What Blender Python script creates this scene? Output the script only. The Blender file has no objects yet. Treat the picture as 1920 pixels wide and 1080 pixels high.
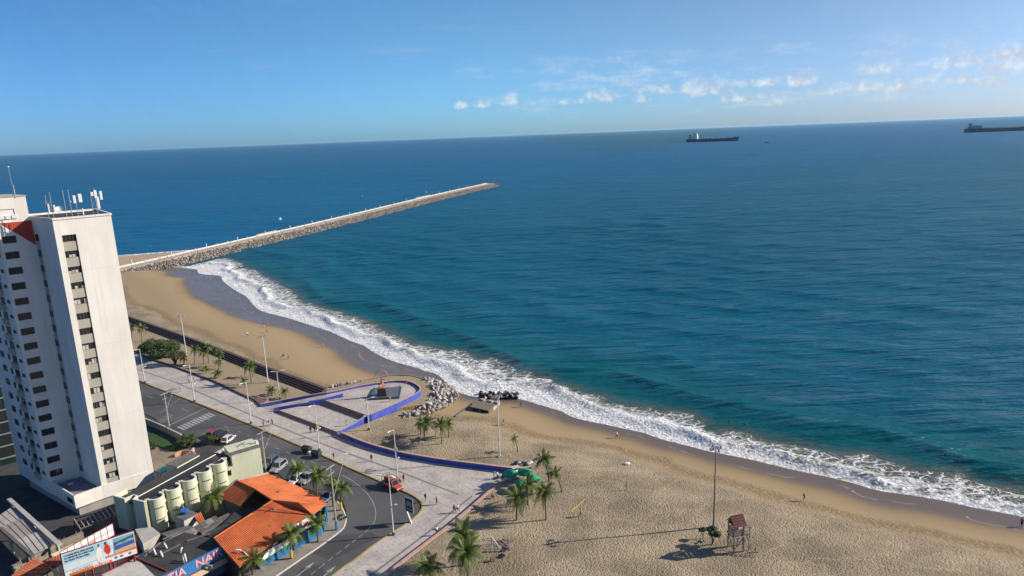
import bpy, bmesh, math, random
import numpy as np
from mathutils import Vector, Matrix, geometry as mgeo
R = math.radians
random.seed(7); rng = np.random.default_rng(11)
sc = bpy.context.scene
col = sc.collection

# ------------------------------------------------------------------ camera
CAM_H, FPX = 66.0, 1280.0
ROLL = math.atan(74/1920.)
PITCH = math.atan((540-255)*math.cos(ROLL)/FPX) + R(0.13)
cp, sp, cr, sr = math.cos(PITCH), math.sin(PITCH), math.cos(ROLL), math.sin(ROLL)
_r0, _u0, _f0 = Vector((1,0,0)), Vector((0,sp,cp)), Vector((0,cp,-sp))
_right, _up = _r0*cr - _u0*sr, _r0*sr + _u0*cr
cam = bpy.data.cameras.new('camera'); camo = bpy.data.objects.new('camera', cam); col.objects.link(camo)
camo.matrix_world = Matrix(((_right.x,_up.x,-_f0.x,0),(_right.y,_up.y,-_f0.y,0),(_right.z,_up.z,-_f0.z,CAM_H),(0,0,0,1)))
cam.sensor_width = 36; cam.lens = FPX/1920*36; cam.clip_start = 0.5; cam.clip_end = 80000
sc.camera = camo

# ------------------------------------------------------------------ light, exposure
SUN_EL, SUN_AZ = R(27.5), R(84)          # azimuth measured from +Y towards +X
sun_vec = Vector((math.sin(SUN_AZ)*math.cos(SUN_EL), math.cos(SUN_AZ)*math.cos(SUN_EL), math.sin(SUN_EL)))
sl = bpy.data.lights.new('sun', 'SUN'); sl.energy = 5.0; sl.angle = R(0.53); sl.color = (1.0, .90, .76)
so = bpy.data.objects.new('sun', sl); col.objects.link(so); so.location = (200,20,120)
so.rotation_euler = sun_vec.to_track_quat('Z','Y').to_euler()
vs = sc.view_settings
vs.view_transform = 'Standard'; vs.look = 'None'; vs.gamma = 1.0; vs.use_curve_mapping = False; vs.exposure = 0.6
sc.cycles.use_denoising = True
sc.cycles.max_bounces = 5; sc.cycles.diffuse_bounces = 2; sc.cycles.glossy_bounces = 3; sc.cycles.transmission_bounces = 3
sc.cycles.transparent_max_bounces = 8; sc.cycles.volume_bounces = 0
sc.cycles.use_adaptive_sampling = True; sc.cycles.adaptive_threshold = 0.02
sc.cycles.sample_clamp_indirect = 6

def aed(px, py):                          # photo pixel -> azimuth, elevation of its ray
    v = ray(px, py); v.normalize()
    return math.atan2(v.x, v.y), math.asin(v.z)
def ray(px, py):
    x, y = (px-960)/FPX, -(py-540)/FPX
    return _f0 + _right*x + _up*y
def G(px, py, z=0.0):                     # photo pixel -> point on the level z
    v = ray(px, py); t = (z-CAM_H)/v.z
    return Vector((v.x*t, v.y*t, z))
def G2(px, py, z=0.0):
    p = G(px, py, z); return (p.x, p.y)

# ------------------------------------------------------------------ node helpers
class NT:
    def __init__(s, tree): s.t = tree; s.n = tree.nodes; s.l = tree.links
    def add(s, typ, **kw):
        n = s.n.new(typ)
        for k, v in kw.items(): setattr(n, k, v)
        return n
    def put(s, sock, v):
        if isinstance(v, bpy.types.NodeSocket): s.l.new(v, sock)
        elif v is not None: sock.default_value = v
    def math(s, op, a, b=None, c=None, clamp=False):
        n = s.add('ShaderNodeMath', operation=op, use_clamp=clamp)
        s.put(n.inputs[0], a)
        if b is not None: s.put(n.inputs[1], b)
        if c is not None: s.put(n.inputs[2], c)
        return n.outputs[0]
    def mix(s, f, a, b, blend='MIX'):
        n = s.add('ShaderNodeMix', data_type='RGBA', blend_type=blend)
        s.put(n.inputs[0], f); s.put(n.inputs[6], c4(a)); s.put(n.inputs[7], c4(b))
        return n.outputs[2]
    def noise(s, vec, scale, detail=3, rough=.55, dist=0, dim='3D'):
        n = s.add('ShaderNodeTexNoise', noise_dimensions=dim)
        if vec is not None: s.l.new(vec, n.inputs['Vector'])
        n.inputs['Scale'].default_value = scale; n.inputs['Detail'].default_value = detail
        n.inputs['Roughness'].default_value = rough; n.inputs['Distortion'].default_value = dist
        return n.outputs[0]
    def voro(s, vec, scale, feature='F1', out=0, rand=1.0):
        n = s.add('ShaderNodeTexVoronoi', feature=feature)
        s.l.new(vec, n.inputs['Vector']); n.inputs['Scale'].default_value = scale
        n.inputs['Randomness'].default_value = rand
        return n.outputs[out]
    def ss(s, v, lo, hi, a=0.0, b=1.0):   # smoothstep map; descending ranges allowed
        n = s.add('ShaderNodeMapRange', interpolation_type='SMOOTHSTEP')
        s.put(n.inputs[0], v); s.put(n.inputs[1], lo); s.put(n.inputs[2], hi); s.put(n.inputs[3], a); s.put(n.inputs[4], b)
        return n.outputs[0]
    def lin(s, v, lo, hi, a=0.0, b=1.0):
        n = s.add('ShaderNodeMapRange', clamp=True)
        s.put(n.inputs[0], v); s.put(n.inputs[1], lo); s.put(n.inputs[2], hi); s.put(n.inputs[3], a); s.put(n.inputs[4], b)
        return n.outputs[0]
    def mapv(s, vec, scale=(1,1,1), rot=(0,0,0), loc=(0,0,0)):
        n = s.add('ShaderNodeMapping'); s.l.new(vec, n.inputs[0])
        n.inputs[1].default_value = loc; n.inputs[2].default_value = rot; n.inputs[3].default_value = scale
        return n.outputs[0]
    def sep(s, vec):
        n = s.add('ShaderNodeSeparateXYZ'); s.l.new(vec, n.inputs[0]); return n.outputs
    def comb(s, x, y, z):
        n = s.add('ShaderNodeCombineXYZ')
        for i, v in enumerate((x, y, z)): s.put(n.inputs[i], v)
        return n.outputs[0]
    def pos(s): return s.add('ShaderNodeNewGeometry').outputs['Position']
    def obj(s): return s.add('ShaderNodeTexCoord').outputs['Object']
    def bump(s, h, strength=.5, dist=.05, nrm=None):
        n = s.add('ShaderNodeBump'); s.l.new(h, n.inputs['Height'])
        n.inputs['Strength'].default_value = strength; n.inputs['Distance'].default_value = dist
        if nrm is not None: s.l.new(nrm, n.inputs['Normal'])
        return n.outputs[0]
def c4(c):
    if isinstance(c, (tuple, list)) and len(c) == 3: return (*c, 1.0)
    return c
def newmat(name):
    m = bpy.data.materials.new(name); m.use_nodes = True
    T = NT(m.node_tree); b = T.n['Principled BSDF']
    return m, T, b
_mats = {}
def M(name, c, rough=.7, var=.12, vs_=1.5, bump=.0, bs=8., metal=0., spec=.4, c2=None, streak=False, local=False):
    """painted / plain surface with mottled wear"""
    if name in _mats: return _mats[name]
    c = tuple(x*.86 for x in c)
    m, T, b = newmat(name)
    p = T.obj() if local else T.pos()
    if streak: p = T.mapv(p, (1,1,.18))
    n1 = T.noise(p, vs_, 5, .62)
    n2 = T.noise(p, vs_*9, 3, .6)
    f = T.math('ADD', T.math('MULTIPLY', n1, .7), T.math('MULTIPLY', n2, .3))
    f = T.lin(f, .32, .68)
    dark = tuple(x*(1-var) for x in c) if c2 is None else c2
    light = tuple(min(1, x*(1+var*.7)) for x in c)
    T.put(b.inputs['Base Color'], T.mix(f, dark, light))
    b.inputs['Roughness'].default_value = rough; b.inputs['Metallic'].default_value = metal
    b.inputs['Specular IOR Level'].default_value = spec
    if bump: T.put(b.inputs['Normal'], T.bump(T.noise(p, bs, 4, .6), bump, .03))
    _mats[name] = m
    return m

# ------------------------------------------------------------------ world: sky and the row of far cumulus
wd = bpy.data.worlds.new('World'); sc.world = wd; wd.use_nodes = True
wd.cycles.sampling_method = 'MANUAL'; wd.cycles.sample_map_resolution = 256
T = NT(wd.node_tree); bg = T.n['Background']
sky = T.add('ShaderNodeTexSky', sky_type='NISHITA')
sky.sun_disc = False; sky.sun_elevation = SUN_EL; sky.sun_rotation = SUN_AZ
sky.altitude = 60; sky.air_density = 1.0; sky.dust_density = .4; sky.ozone_density = 6.0
SKYS = .074
tc = T.add('ShaderNodeTexCoord').outputs['Generated']
X, Y, Z = T.sep(tc)
az = T.math('ARCTAN2', X, Y); el = T.math('ARCSINE', Z)
dot = T.add('ShaderNodeVectorMath', operation='DOT_PRODUCT'); T.l.new(tc, dot.inputs[0]); dot.inputs[1].default_value = sun_vec
n_big = T.noise(tc, 26, 6, .62); n_fine = T.noise(tc, 95, 5, .65)
CL = [(865,198,9,5),(905,195,14,7),(957,189,15,8),(1058,190,15,6),(1086,190,14,5),(1117,174,20,14),(1141,180,12,10),(1198,168,11,7),(1203,184,14,8),
      (1243,167,22,8),(1286,165,10,9),(1318,172,14,8),(1340,162,24,15),(1378,184,20,7),(1430,155,32,7),(1497,151,18,8),(1548,171,24,6),
      (1443,192,26,6),(1660,124,34,12),(1627,161,24,9),(1702,160,32,9),(1738,146,16,8),(1806,148,24,6),(1815,114,40,9),(1860,152,24,9),
      (1894,98,34,15),(1885,122,32,10),(1960,105,45,20),(2080,110,70,22),(2250,100,80,26),(2480,80,90,30)]
dens = None
for (cx, cy, w, h) in CL:
    a, e = aed(cx, cy+h*.45)
    wa, we = w*1.55/FPX, h*1.9/FPX
    u = T.math('DIVIDE', T.math('SUBTRACT', az, a), wa)
    dv = T.math('SUBTRACT', el, e)
    v = T.math('MAXIMUM', T.math('DIVIDE', dv, we), T.math('DIVIDE', dv, -we*.45))
    q = T.math('SUBTRACT', 1.0, T.math('SQRT', T.math('ADD', T.math('MULTIPLY', u, u), T.math('MULTIPLY', v, v))))
    dens = q if dens is None else T.math('MAXIMUM', dens, q)
d2 = T.math('ADD', dens, T.math('MULTIPLY', T.math('SUBTRACT', n_big, .5), 2.5))
d2 = T.math('ADD', d2, T.math('MULTIPLY', T.math('SUBTRACT', n_fine, .5), 1.5))
d2 = T.math('MULTIPLY', d2, T.ss(dens, -.8, .1))
alpha = T.ss(d2, -.15, 1.35, 0, .74)
bandn = T.noise(T.mapv(tc, (9,9,42)), 1.5, 6, .62)
band = T.math('MULTIPLY', T.math('MULTIPLY', T.ss(bandn, .42, .72, 0, .42), T.ss(dot.outputs['Value'], -.1, .35)), T.math('MULTIPLY', T.ss(el, .012, .035), T.ss(el, .125, .07)))
alpha = T.math('MAXIMUM', alpha, band)
wisp = T.noise(T.mapv(tc, (3,9,34), (0,R(7),0)), 1.6, 5, .6)
wisp = T.math('MULTIPLY', T.ss(wisp, .55, .8, 0, .16), T.ss(Z, .02, .12))
n_shift = T.noise(T.mapv(tc, loc=(-.006,-.002,-.004)), 26, 6, .62)      # towards the sun: lit edge against shaded base
shade = T.math('ADD', T.ss(T.math('SUBTRACT', n_big, n_shift), -.10, .10, .74, 1.08), T.ss(n_fine, .3, .7, -.06, .06))
cloudc = T.mix(1.0, (7.3,7.5,7.7), T.comb(shade, shade, shade), 'MULTIPLY')
glow = T.lin(dot.outputs['Value'], -.35, .85)      # the air whitens towards the sun
low = T.ss(Z, .16, .0)
tint = T.mix(low, T.mix(glow, (.47,.78,1.06), (1.22,1.04,1.0)), T.mix(glow, (.46,.83,1.42), (.95,1.03,1.38)))
bo = T.ss(T.math('ABSOLUTE', T.math('SUBTRACT', dot.outputs['Value'], .05)), .5, .0)
tint = T.mix(1., tint, T.comb(T.math('ADD', 1., T.math('MULTIPLY', bo, .02)), T.math('ADD', 1., T.math('MULTIPLY', bo, .24)), T.math('ADD', 1., T.math('MULTIPLY', bo, .20))), 'MULTIPLY')
skyc = T.mix(1., sky.outputs[0], tint, 'MULTIPLY')
skyc = T.mix(wisp, skyc, (4.6,5.2,6.0))
T.put(bg.inputs['Color'], T.mix(alpha, skyc, cloudc)); bg.inputs['Strength'].default_value = SKYS

# ------------------------------------------------------------------ mesh helpers
def link_mesh(name, me, mat=None, parent=None):
    o = bpy.data.objects.new(name, me); col.objects.link(o)
    if mat is not None and not me.materials: me.materials.append(mat)
    if parent is not None: o.parent = parent
    return o
class MB:
    def __init__(s): s.v = []; s.f = []
    def add(s, vs_, fs): b = len(s.v); s.v += [tuple(x) for x in vs_]; s.f += [tuple(b+i for i in f) for f in fs]; return s
    def box(s, c, size, rz=0., taper=1., ax=None):
        hx, hy, hz = size[0]/2, size[1]/2, size[2]/2
        ca, sa = math.cos(rz), math.sin(rz); out = []
        for z, t in ((-hz,1.),(hz,taper)):
            for x, y in ((-hx,-hy),(hx,-hy),(hx,hy),(-hx,hy)):
                x_, y_ = x*t, y*t
                out.append((c[0]+x_*ca-y_*sa, c[1]+x_*sa+y_*ca, c[2]+z))
        return s.add(out, [(3,2,1,0),(4,5,6,7),(0,1,5,4),(1,2,6,5),(2,3,7,6),(3,0,4,7)])
    def prism(s, poly, z0, z1, bottom=True):
        poly = ccw(poly); n = len(poly)
        zz0 = z0 if hasattr(z0, '__len__') else [z0]*n
        zz1 = z1 if hasattr(z1, '__len__') else [z1]*n
        vs_ = [(p[0],p[1],zz0[i]) for i, p in enumerate(poly)] + [(p[0],p[1],zz1[i]) for i, p in enumerate(poly)]
        fs = [(i,(i+1)%n,n+(i+1)%n,n+i) for i in range(n)]
        tri = mgeo.tessellate_polygon([[Vector((p[0],p[1],0)) for p in poly]])
        for t in tri:
            a, b_, c = t
            if cross2(poly[a], poly[b_], poly[c]) < 0: a, c = c, a
            fs.append((n+a, n+b_, n+c))
            if bottom: fs.append((c, b_, a))
        return s.add(vs_, fs)
    def tube(s, path, rad, k=8, cap=True):
        path = [Vector(p) for p in path]; n = len(path)
        rads = rad if hasattr(rad, '__len__') else [rad]*n
        vs_ = []
        up = Vector((0,0,1))
        for i, p in enumerate(path):
            d = (path[min(i+1,n-1)] - path[max(i-1,0)]).normalized()
            ref = up if abs(d.dot(up)) < .95 else Vector((1,0,0))
            a = d.cross(ref).normalized(); b_ = d.cross(a).normalized()
            for j in range(k):
                t = 2*math.pi*j/k
                vs_.append(p + (a*math.cos(t) + b_*math.sin(t))*rads[i])
        fs = [(i*k+j, i*k+(j+1)%k, (i+1)*k+(j+1)%k, (i+1)*k+j) for i in range(n-1) for j in range(k)]
        fs = [tuple(reversed(f)) for f in fs]
        if cap: fs += [tuple(range(k)), tuple(reversed(range((n-1)*k, n*k)))]
        return s.add(vs_, fs)
    def beam(s, a, b_, w, h=None):
        a, b_ = Vector(a), Vector(b_); h = w if h is None else h
        d = (b_-a).normalized(); ref = Vector((0,0,1)) if abs(d.z) < .98 else Vector((1,0,0))
        x = d.cross(ref).normalized()*w/2; y = x.cross(d).normalized()*h/2
        vs_ = [a-x-y, a+x-y, a+x+y, a-x+y, b_-x-y, b_+x-y, b_+x+y, b_-x+y]
        return s.add(vs_, [(3,2,1,0),(4,5,6,7),(0,1,5,4),(1,2,6,5),(2,3,7,6),(3,0,4,7)])
    def ball(s, c, r, seg=10, rings=6):
        r = r if hasattr(r, '__len__') else (r,r,r)
        vs_ = [(c[0],c[1],c[2]-r[2])]
        for i in range(1, rings):
            t = -math.pi/2 + math.pi*i/rings
            for j in range(seg):
                a = 2*math.pi*j/seg
                vs_.append((c[0]+r[0]*math.cos(t)*math.cos(a), c[1]+r[1]*math.cos(t)*math.sin(a), c[2]+r[2]*math.sin(t)))
        vs_.append((c[0],c[1],c[2]+r[2])); L = len(vs_)-1
        fs = [(0, 1+(j+1)%seg, 1+j) for j in range(seg)]
        for i in range(rings-2):
            for j in range(seg):
                a = 1+i*seg+j; b_ = 1+i*seg+(j+1)%seg
                fs.append((a, b_, b_+seg, a+seg))
        o = 1+(rings-2)*seg
        fs += [(o+j, o+(j+1)%seg, L) for j in range(seg)]
        return s.add(vs_, fs)
    def mesh(s, name, smooth=False):
        me = bpy.data.meshes.new(name); me.from_pydata(s.v, [], s.f); me.update()
        if smooth: me.polygons.foreach_set('use_smooth', [True]*len(me.polygons))
        return me
    def build(s, name, mat, parent=None, smooth=False, bevel=0):
        o = link_mesh(name, s.mesh(name, smooth), mat, parent)
        if bevel:
            md = o.modifiers.new('bevel', 'BEVEL'); md.width = bevel; md.segments = 2; md.limit_method = 'ANGLE'
        return o
def cross2(a, b, c): return (b[0]-a[0])*(c[1]-a[1])-(b[1]-a[1])*(c[0]-a[0])
def area2(p): return sum(p[i][0]*p[(i+1)%len(p)][1]-p[(i+1)%len(p)][0]*p[i][1] for i in range(len(p)))
def ccw(p):
    p = [(q[0], q[1]) for q in p]
    return p if area2(p) > 0 else p[::-1]
def tag(o, label=None, cat=None, group=None, kind=None):
    for k, v in (('label',label),('category',cat),('group',group),('kind',kind)):
        if v is not None: o[k] = v
    return o
def thing(name, label, cat, loc=(0,0,0), rz=0., group=None):
    o = bpy.data.objects.new(name, None); col.objects.link(o); o.empty_display_size = .2
    o.location = loc; o.rotation_euler = (0,0,rz)
    return tag(o, label, cat, group)
def copy_tree(o, parent=None):
    c = o.copy(); col.objects.link(c); c.parent = parent
    for ch in o.children: copy_tree(ch, c)
    return c
def struct(o): o['kind'] = 'structure'; return o
def offset_poly(pts, w):                  # a polyline widened to the left by w: returns the offset polyline
    out = []
    for i, p in enumerate(pts):
        a = pts[max(i-1,0)]; b = pts[min(i+1,len(pts)-1)]
        dx, dy = b[0]-a[0], b[1]-a[1]; L = math.hypot(dx,dy) or 1
        out.append((p[0]-dy/L*w, p[1]+dx/L*w))
    return out
def smooth_line(pts, n=4):                # Catmull-Rom through the points
    out = []
    P = [Vector(p) for p in pts]
    for i in range(len(P)-1):
        p0, p1, p2, p3 = P[max(i-1,0)], P[i], P[i+1], P[min(i+2,len(P)-1)]
        for k in range(n):
            t = k/n
            out.append(tuple(.5*((2*p1)+(p2-p0)*t+(2*p0-5*p1+4*p2-p3)*t*t+(3*p1-p0-3*p2+p3)*t**3)))
    out.append(tuple(P[-1])); return out
def ribbon(mb, line, w, z0, z1):          # wall of thickness w along a 2D line (to its left)
    o = offset_poly(line, w)
    n = len(line)
    z0s = z0 if hasattr(z0,'__len__') else [z0]*n; z1s = z1 if hasattr(z1,'__len__') else [z1]*n
    vs_ = []
    for i in range(n):
        a, b = line[i], o[i]
        vs_ += [(a[0],a[1],z0s[i]),(b[0],b[1],z0s[i]),(b[0],b[1],z1s[i]),(a[0],a[1],z1s[i])]
    fs = []
    for i in range(n-1):
        k = i*4
        for (p, q) in ((0,1),(1,2),(2,3),(3,0)):
            fs.append((k+p, k+4+p, k+4+q, k+q))
    fs += [(0,1,2,3), ((n-1)*4+3,(n-1)*4+2,(n-1)*4+1,(n-1)*4)]
    mb.add(vs_, fs); return mb
# ------------------------------------------------------------------ shore line and terrain
SEA_Z, SAND_Z = -2.0, .80
shore_px = [(343,501.6),(374,513),(413,517),(419,527),(443,544.6),(463,556),(475,570),(492,583),(541,596),(578,608),(618,620.7),(659,639),(684,648),(705,662),
    (738,676.7),(764,684),(782,689),(800,695.6),(822,702),(840,719),(855,731),(876,740),(902,745),(940,747),(975,747.5),(1010,757.5),(1052,770),(1072,780),(1097,787.5),
    (1135,795),(1180,805),(1210,811),(1240,822.5),(1293,835.6),(1332,846),(1399,858.6),(1488,880),(1541,890.5),(1594,903),(1647,919),(1700,926),(1771,938),(1842,954),(1920,968)]
shore = [G2(x, y, SEA_Z) for x, y in shore_px]
shore = [(shore[0][0]-95, shore[0][1]+30)] + shore
e0, e1 = shore[-6], shore[-1]; ed = Vector((e1[0]-e0[0], e1[1]-e0[1])).normalized()
shore += [(e1[0]+ed.x*60, e1[1]+ed.y*60), (e1[0]+ed.x*400, e1[1]+ed.y*400+40)]
shore = np.array(smooth_line(shore, 3))
_seg = np.diff(shore, axis=0); _sl = np.hypot(_seg[:,0], _seg[:,1]); _cum = np.concatenate([[0], np.cumsum(_sl)])
def shore_ds(P, skip=1):
    """signed distance (+ inland, - seaward) and arc position for points (n,2)"""
    P = np.asarray(P, float).reshape(-1,2)
    if skip > 1:
        sh = shore[::skip]; sg_ = np.diff(sh, axis=0); sl_ = np.hypot(sg_[:,0], sg_[:,1]); cu_ = _cum[::skip]
    else: sh, sg_, sl_, cu_ = shore, _seg, _sl, _cum
    best = np.full(len(P), 1e18); sd = np.zeros(len(P)); ss = np.zeros(len(P))
    for i in range(len(sg_)):
        a = sh[i]; d = sg_[i]; w = P-a
        t = np.clip((w@d)/(sl_[i]**2), 0, 1)
        q = w-t[:,None]*d; dd = (q**2).sum(1)
        m = dd < best
        side = d[0]*w[:,1]-d[1]*w[:,0]
        best[m] = dd[m]; sd[m] = np.where(side[m] > 0, -1, 1); ss[m] = cu_[i]+t[m]*sl_[i]
    return sd*np.sqrt(best), ss
def sand_z(d): 
    t = np.clip(d/30., 0, 1); up = t*t*(3-2*t)*.55+t*.45
    return np.where(d >= 0, SEA_Z+(SAND_Z-SEA_Z)*up, SEA_Z+np.maximum(d,-40)*.06)
def GS(px, py):                           # photo pixel -> point on the sand
    z = .5
    for _ in range(14):
        p = G(px, py, z); d, s = shore_ds([(p.x,p.y)]); z = .5*z+.5*float(sand_z(d)[0])
    return Vector((p.x, p.y, z))
def sd_curve(pxs, sea=False):
    """pixel polyline -> distance to shore as a function of arc position"""
    pts = [G2(x, y, SEA_Z) if sea else tuple(GS(x, y))[:2] for x, y in pxs]
    d, s = shore_ds(pts); o = np.argsort(s)
    return s[o], np.abs(d[o])
foam_out_px = [(425,484),(440,490),(480,508),(520,530),(560,560),(640,588),(720,620),(760,640),(866,660),(900,672),(947,680),(985,700),(1040,720),(1130,750),(1240,772),(1293,779),(1321,789),
    (1330,807),(1371,809),(1424,823),(1466,832),(1523,841),(1576,857),(1636,860),(1682,869),(1725,883),(1806,890),(1849,910),(1895,919),(1920,925)]
foam_sol_px = [(425,487),(470,510),(530,555),(600,582),(680,612),(760,652),(830,668),(900,690),(985,712),(1130,757),(1240,776),(1310,798),(1367,825),(1452,850),(1523,871),(1594,892),(1700,919),(1789,931),(1920,955)]
wet_px = [(312,515),(345,533),(365,560),(420,585),(480,606),(545,618),(590,640),(640,672),(700,703),(760,715),(850,742),(960,755),(1000,772),(1100,803),(1170,822),(1300,858),(1400,884),(1500,908),(1700,957),(1920,1000)]
rough_px = [(240,572),(300,592),(400,642),(500,690),(600,728),(700,740),(850,790),(960,808),(1100,838),(1240,868),(1300,897),(1500,952),(1700,1000),(1920,1052)]
fo_s, fo_d = sd_curve(foam_out_px, True); fs_s, fs_d = sd_curve(foam_sol_px, True)
we_s, we_d = sd_curve(wet_px); ro_s, ro_d = sd_curve(rough_px)

# promenade, wall and plaza outlines (photo pixels at their own levels)
wallL = [G2(700,1108), G2(736,1080), G2(775,1049), G2(841,998), G2(883,963), G2(921,929), G2(941,912)]     # low wall between promenade and sand, city side
wallL = [(wallL[0][0]-18, wallL[0][1]-42)] + wallL
tip = [G2(972,896), G2(1003,882)]
wallU = [G2(997,884), G2(968,887), G2(900,879), G2(830,870), G2(760,858), G2(712,846), G2(676,834), G2(640,819)]   # blue wall on the sea side of the promenade
kerb_px = [(262,714),(280,722),(360,752),(440,784),(520,818),(600,852),(650,875),(700,897),(740,914),(768,926),(785,937),(791,948),(786,960),(770,975),(740,995),(700,1021),(660,1052),(610,1088)]
kerb = [G2(x, y) for x, y in kerb_px]
kerb = [(kerb[0][0]-48, kerb[0][1]+36)] + kerb + [(kerb[-1][0]-20, kerb[-1][1]-34)]
kerb = smooth_line(kerb, 3)
# ---- sand sheet (constrained triangulation)
P_ = lambda x, y, z=0.: G2(x, y, z)
plaza_out = [P_(640,819), P_(690,792,.8), P_(755,764,.8), P_(800,757,.8), P_(818,740,.6), P_(815,727,.4), P_(798,716,.3), P_(770,708,.3), P_(735,707,.3), P_(690,714,.5), P_(640,726,.8), P_(612,733,.8)]
bleach_top = [P_(612,733,.8), P_(560,712,1.), P_(500,691,1.), P_(430,663,1.), P_(340,630,1.), P_(246,597,1.), P_(150,566,1.)]
def resample(line, step):
    out = []
    for a, b in zip(line[:-1], line[1:]):
        n = max(1, int(math.hypot(b[0]-a[0], b[1]-a[1])/step))
        out += [(a[0]+(b[0]-a[0])*k/n, a[1]+(b[1]-a[1])*k/n) for k in range(n)]
    return out+[line[-1]]
def in_poly(P, poly):
    P = np.asarray(P); x, y = P[:,0], P[:,1]; r = np.zeros(len(P), bool); n = len(poly)
    for i in range(n):
        x0, y0 = poly[i]; x1, y1 = poly[(i+1)%n]
        c = ((y0 > y) != (y1 > y)) & (x < (x1-x0)*(y-y0)/((y1-y0) or 1e-9)+x0)
        r ^= c
    return r
sea_side = [tuple(p) for p in offset_poly([tuple(p) for p in shore[::4]], 9.)]
if shore_ds([sea_side[5]])[0][0] > 0: sea_side = [tuple(p) for p in offset_poly([tuple(p) for p in shore[::4]], -9.)]
sea_side = [(-330,430)] + [p for p in sea_side[1:]]
land_ring = [(470,-60), (-45,-60)] + [tuple(p) for p in wallL] + tip + wallU + plaza_out[1:] + bleach_top[1:] + [(-260,300)]
ring = resample(land_ring, 2.2)[:-1] + [(-260,300)] + resample(sea_side, 4.)
ring = [tuple(map(float, p)) for p in ring]
gx, gy = np.meshgrid(np.arange(-330, 330, 1.9), np.arange(-50, 470, 1.9))
gp_ = np.stack([gx.ravel(), gy.ravel()], 1) + rng.uniform(-.5,.5,(gx.size,2))
dd, _ = shore_ds(gp_)
far = (np.hypot(gp_[:,0]-20, gp_[:,1]-140) > 190) & (rng.random(len(gp_)) > .15) & (gp_[:,0] > 0)
gp_ = gp_[in_poly(gp_, ring) & (dd > -8) & (dd < 130) & ~far]
allp = ring + [tuple(p) for p in gp_]
res = mgeo.delaunay_2d_cdt([Vector(p) for p in allp], [(i, (i+1) % len(ring)) for i in range(len(ring))], [], 0, 1e-4)
cv = np.array([(p.x, p.y) for p in res[0]]); fcs = np.array([f for f in res[2]])
cen = cv[fcs].mean(1); fcs = fcs[in_poly(cen, ring)]
d_, s_ = shore_ds(cv)
zz = sand_z(d_) + (np.sin(cv[:,0]*.31+cv[:,1]*.23)+np.sin(cv[:,0]*.13-cv[:,1]*.37+2))*.035*np.clip((d_-12)/10,0,1)
sa = bpy.data.meshes.new('beach'); sa.from_pydata(np.column_stack([cv, zz]).tolist(), [], [tuple(f) for f in fcs.tolist()])
fl = np.array([cross2(cv[f[0]], cv[f[1]], cv[f[2]]) < 0 for f in fcs])
if fl.any(): sa.flip_normals() if fl.mean() > .5 else None
def vattr(me, name, arr):
    a = me.attributes.new(name, 'FLOAT_VECTOR', 'POINT'); a.data.foreach_set('vector', np.ascontiguousarray(arr, np.float32).ravel())
vattr(sa, 'shore', np.column_stack([d_, s_, np.zeros(len(d_))]))
vattr(sa, 'zones', np.column_stack([np.interp(s_, we_s, we_d), np.interp(s_, ro_s, ro_d), np.zeros(len(d_))]))
sa.polygons.foreach_set('use_smooth', [True]*len(sa.polygons)); sa.update()
beach = link_mesh('beach', sa); struct(beach)

def attr(T, name): return T.add('ShaderNodeAttribute', attribute_name=name).outputs['Vector']
def footprints(T, p):
    w = T.noise(p, .9, 2); pw = T.mapv(p, (1,1,0))
    n = T.add('ShaderNodeVectorMath', operation='ADD'); T.l.new(pw, n.inputs[0]); T.l.new(T.comb(w, w, 0.), n.inputs[1])
    v1 = T.voro(n.outputs[0], 3.5, 'SMOOTH_F1'); v2 = T.voro(n.outputs[0], 6.4)
    h = T.math('ADD', T.ss(v1, .0, .62), T.math('MULTIPLY', T.ss(v2, 0, .5), .35))
    return T.math('ADD', h, T.math('MULTIPLY', T.noise(p, 5., 4, .6), .5))
m, T, b = newmat('beach_sand'); M_SAND = m
p = T.pos(); A = T.sep(attr(T, 'shore')); Zn = T.sep(attr(T, 'zones'))
jig = T.math('SUBTRACT', T.noise(p, .06, 4), .5); jig2 = T.math('SUBTRACT', T.noise(p, .5, 5), .5)
dj = T.math('ADD', T.math('ADD', A[0], T.math('MULTIPLY', jig, 6.)), T.math('MULTIPLY', jig2, 1.2))
wet = T.ss(T.math('SUBTRACT', T.math('ADD', A[0], T.math('MULTIPLY', jig, 2.)), Zn[0]), 2.6, -2.6)
damp = T.ss(T.math('SUBTRACT', dj, Zn[0]), 7., -1.)
rg = T.ss(T.math('SUBTRACT', dj, Zn[1]), -1.5, 2.5)
track = T.math('MULTIPLY', T.ss(T.math('ABSOLUTE', T.math('SUBTRACT', T.math('SUBTRACT', dj, Zn[1]), -2.2)), 3.2, .4), T.ss(T.noise(p, 1.5, 5, .7), .38, .6))
fp = footprints(T, p)
tone = T.noise(p, .09, 5, .6); tone2 = T.noise(p, 2.2, 4, .65)
dry = T.mix(T.ss(tone, .32, .68), (.205,.166,.116), (.345,.280,.192))
trail = T.ss(T.math('ABSOLUTE', T.math('SUBTRACT', T.noise(T.mapv(p,(1,2.2,1),(0,0,R(35))), .045, 3, .5), .5)), .022, .0, 0, .35)
dry = T.mix(trail, dry, (.40,.33,.21))
dry = T.mix(T.ss(fp, .35, .95), T.mix(1., dry, (.66,.62,.58), 'MULTIPLY'), dry)  # shade of the footprint hollows painted into the colour
smo = T.mix(tone2, (.275,.205,.120), (.33,.25,.15))
c_ = T.mix(rg, smo, dry); c_ = T.mix(T.math('MULTIPLY', track, .5), c_, (.15,.11,.068))
c_ = T.mix(T.math('MULTIPLY', damp, .55), c_, (.20,.14,.080)); c_ = T.mix(wet, c_, T.mix(T.noise(p, .12, 5, .65), (.095,.070,.052), (.145,.108,.080)))
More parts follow.
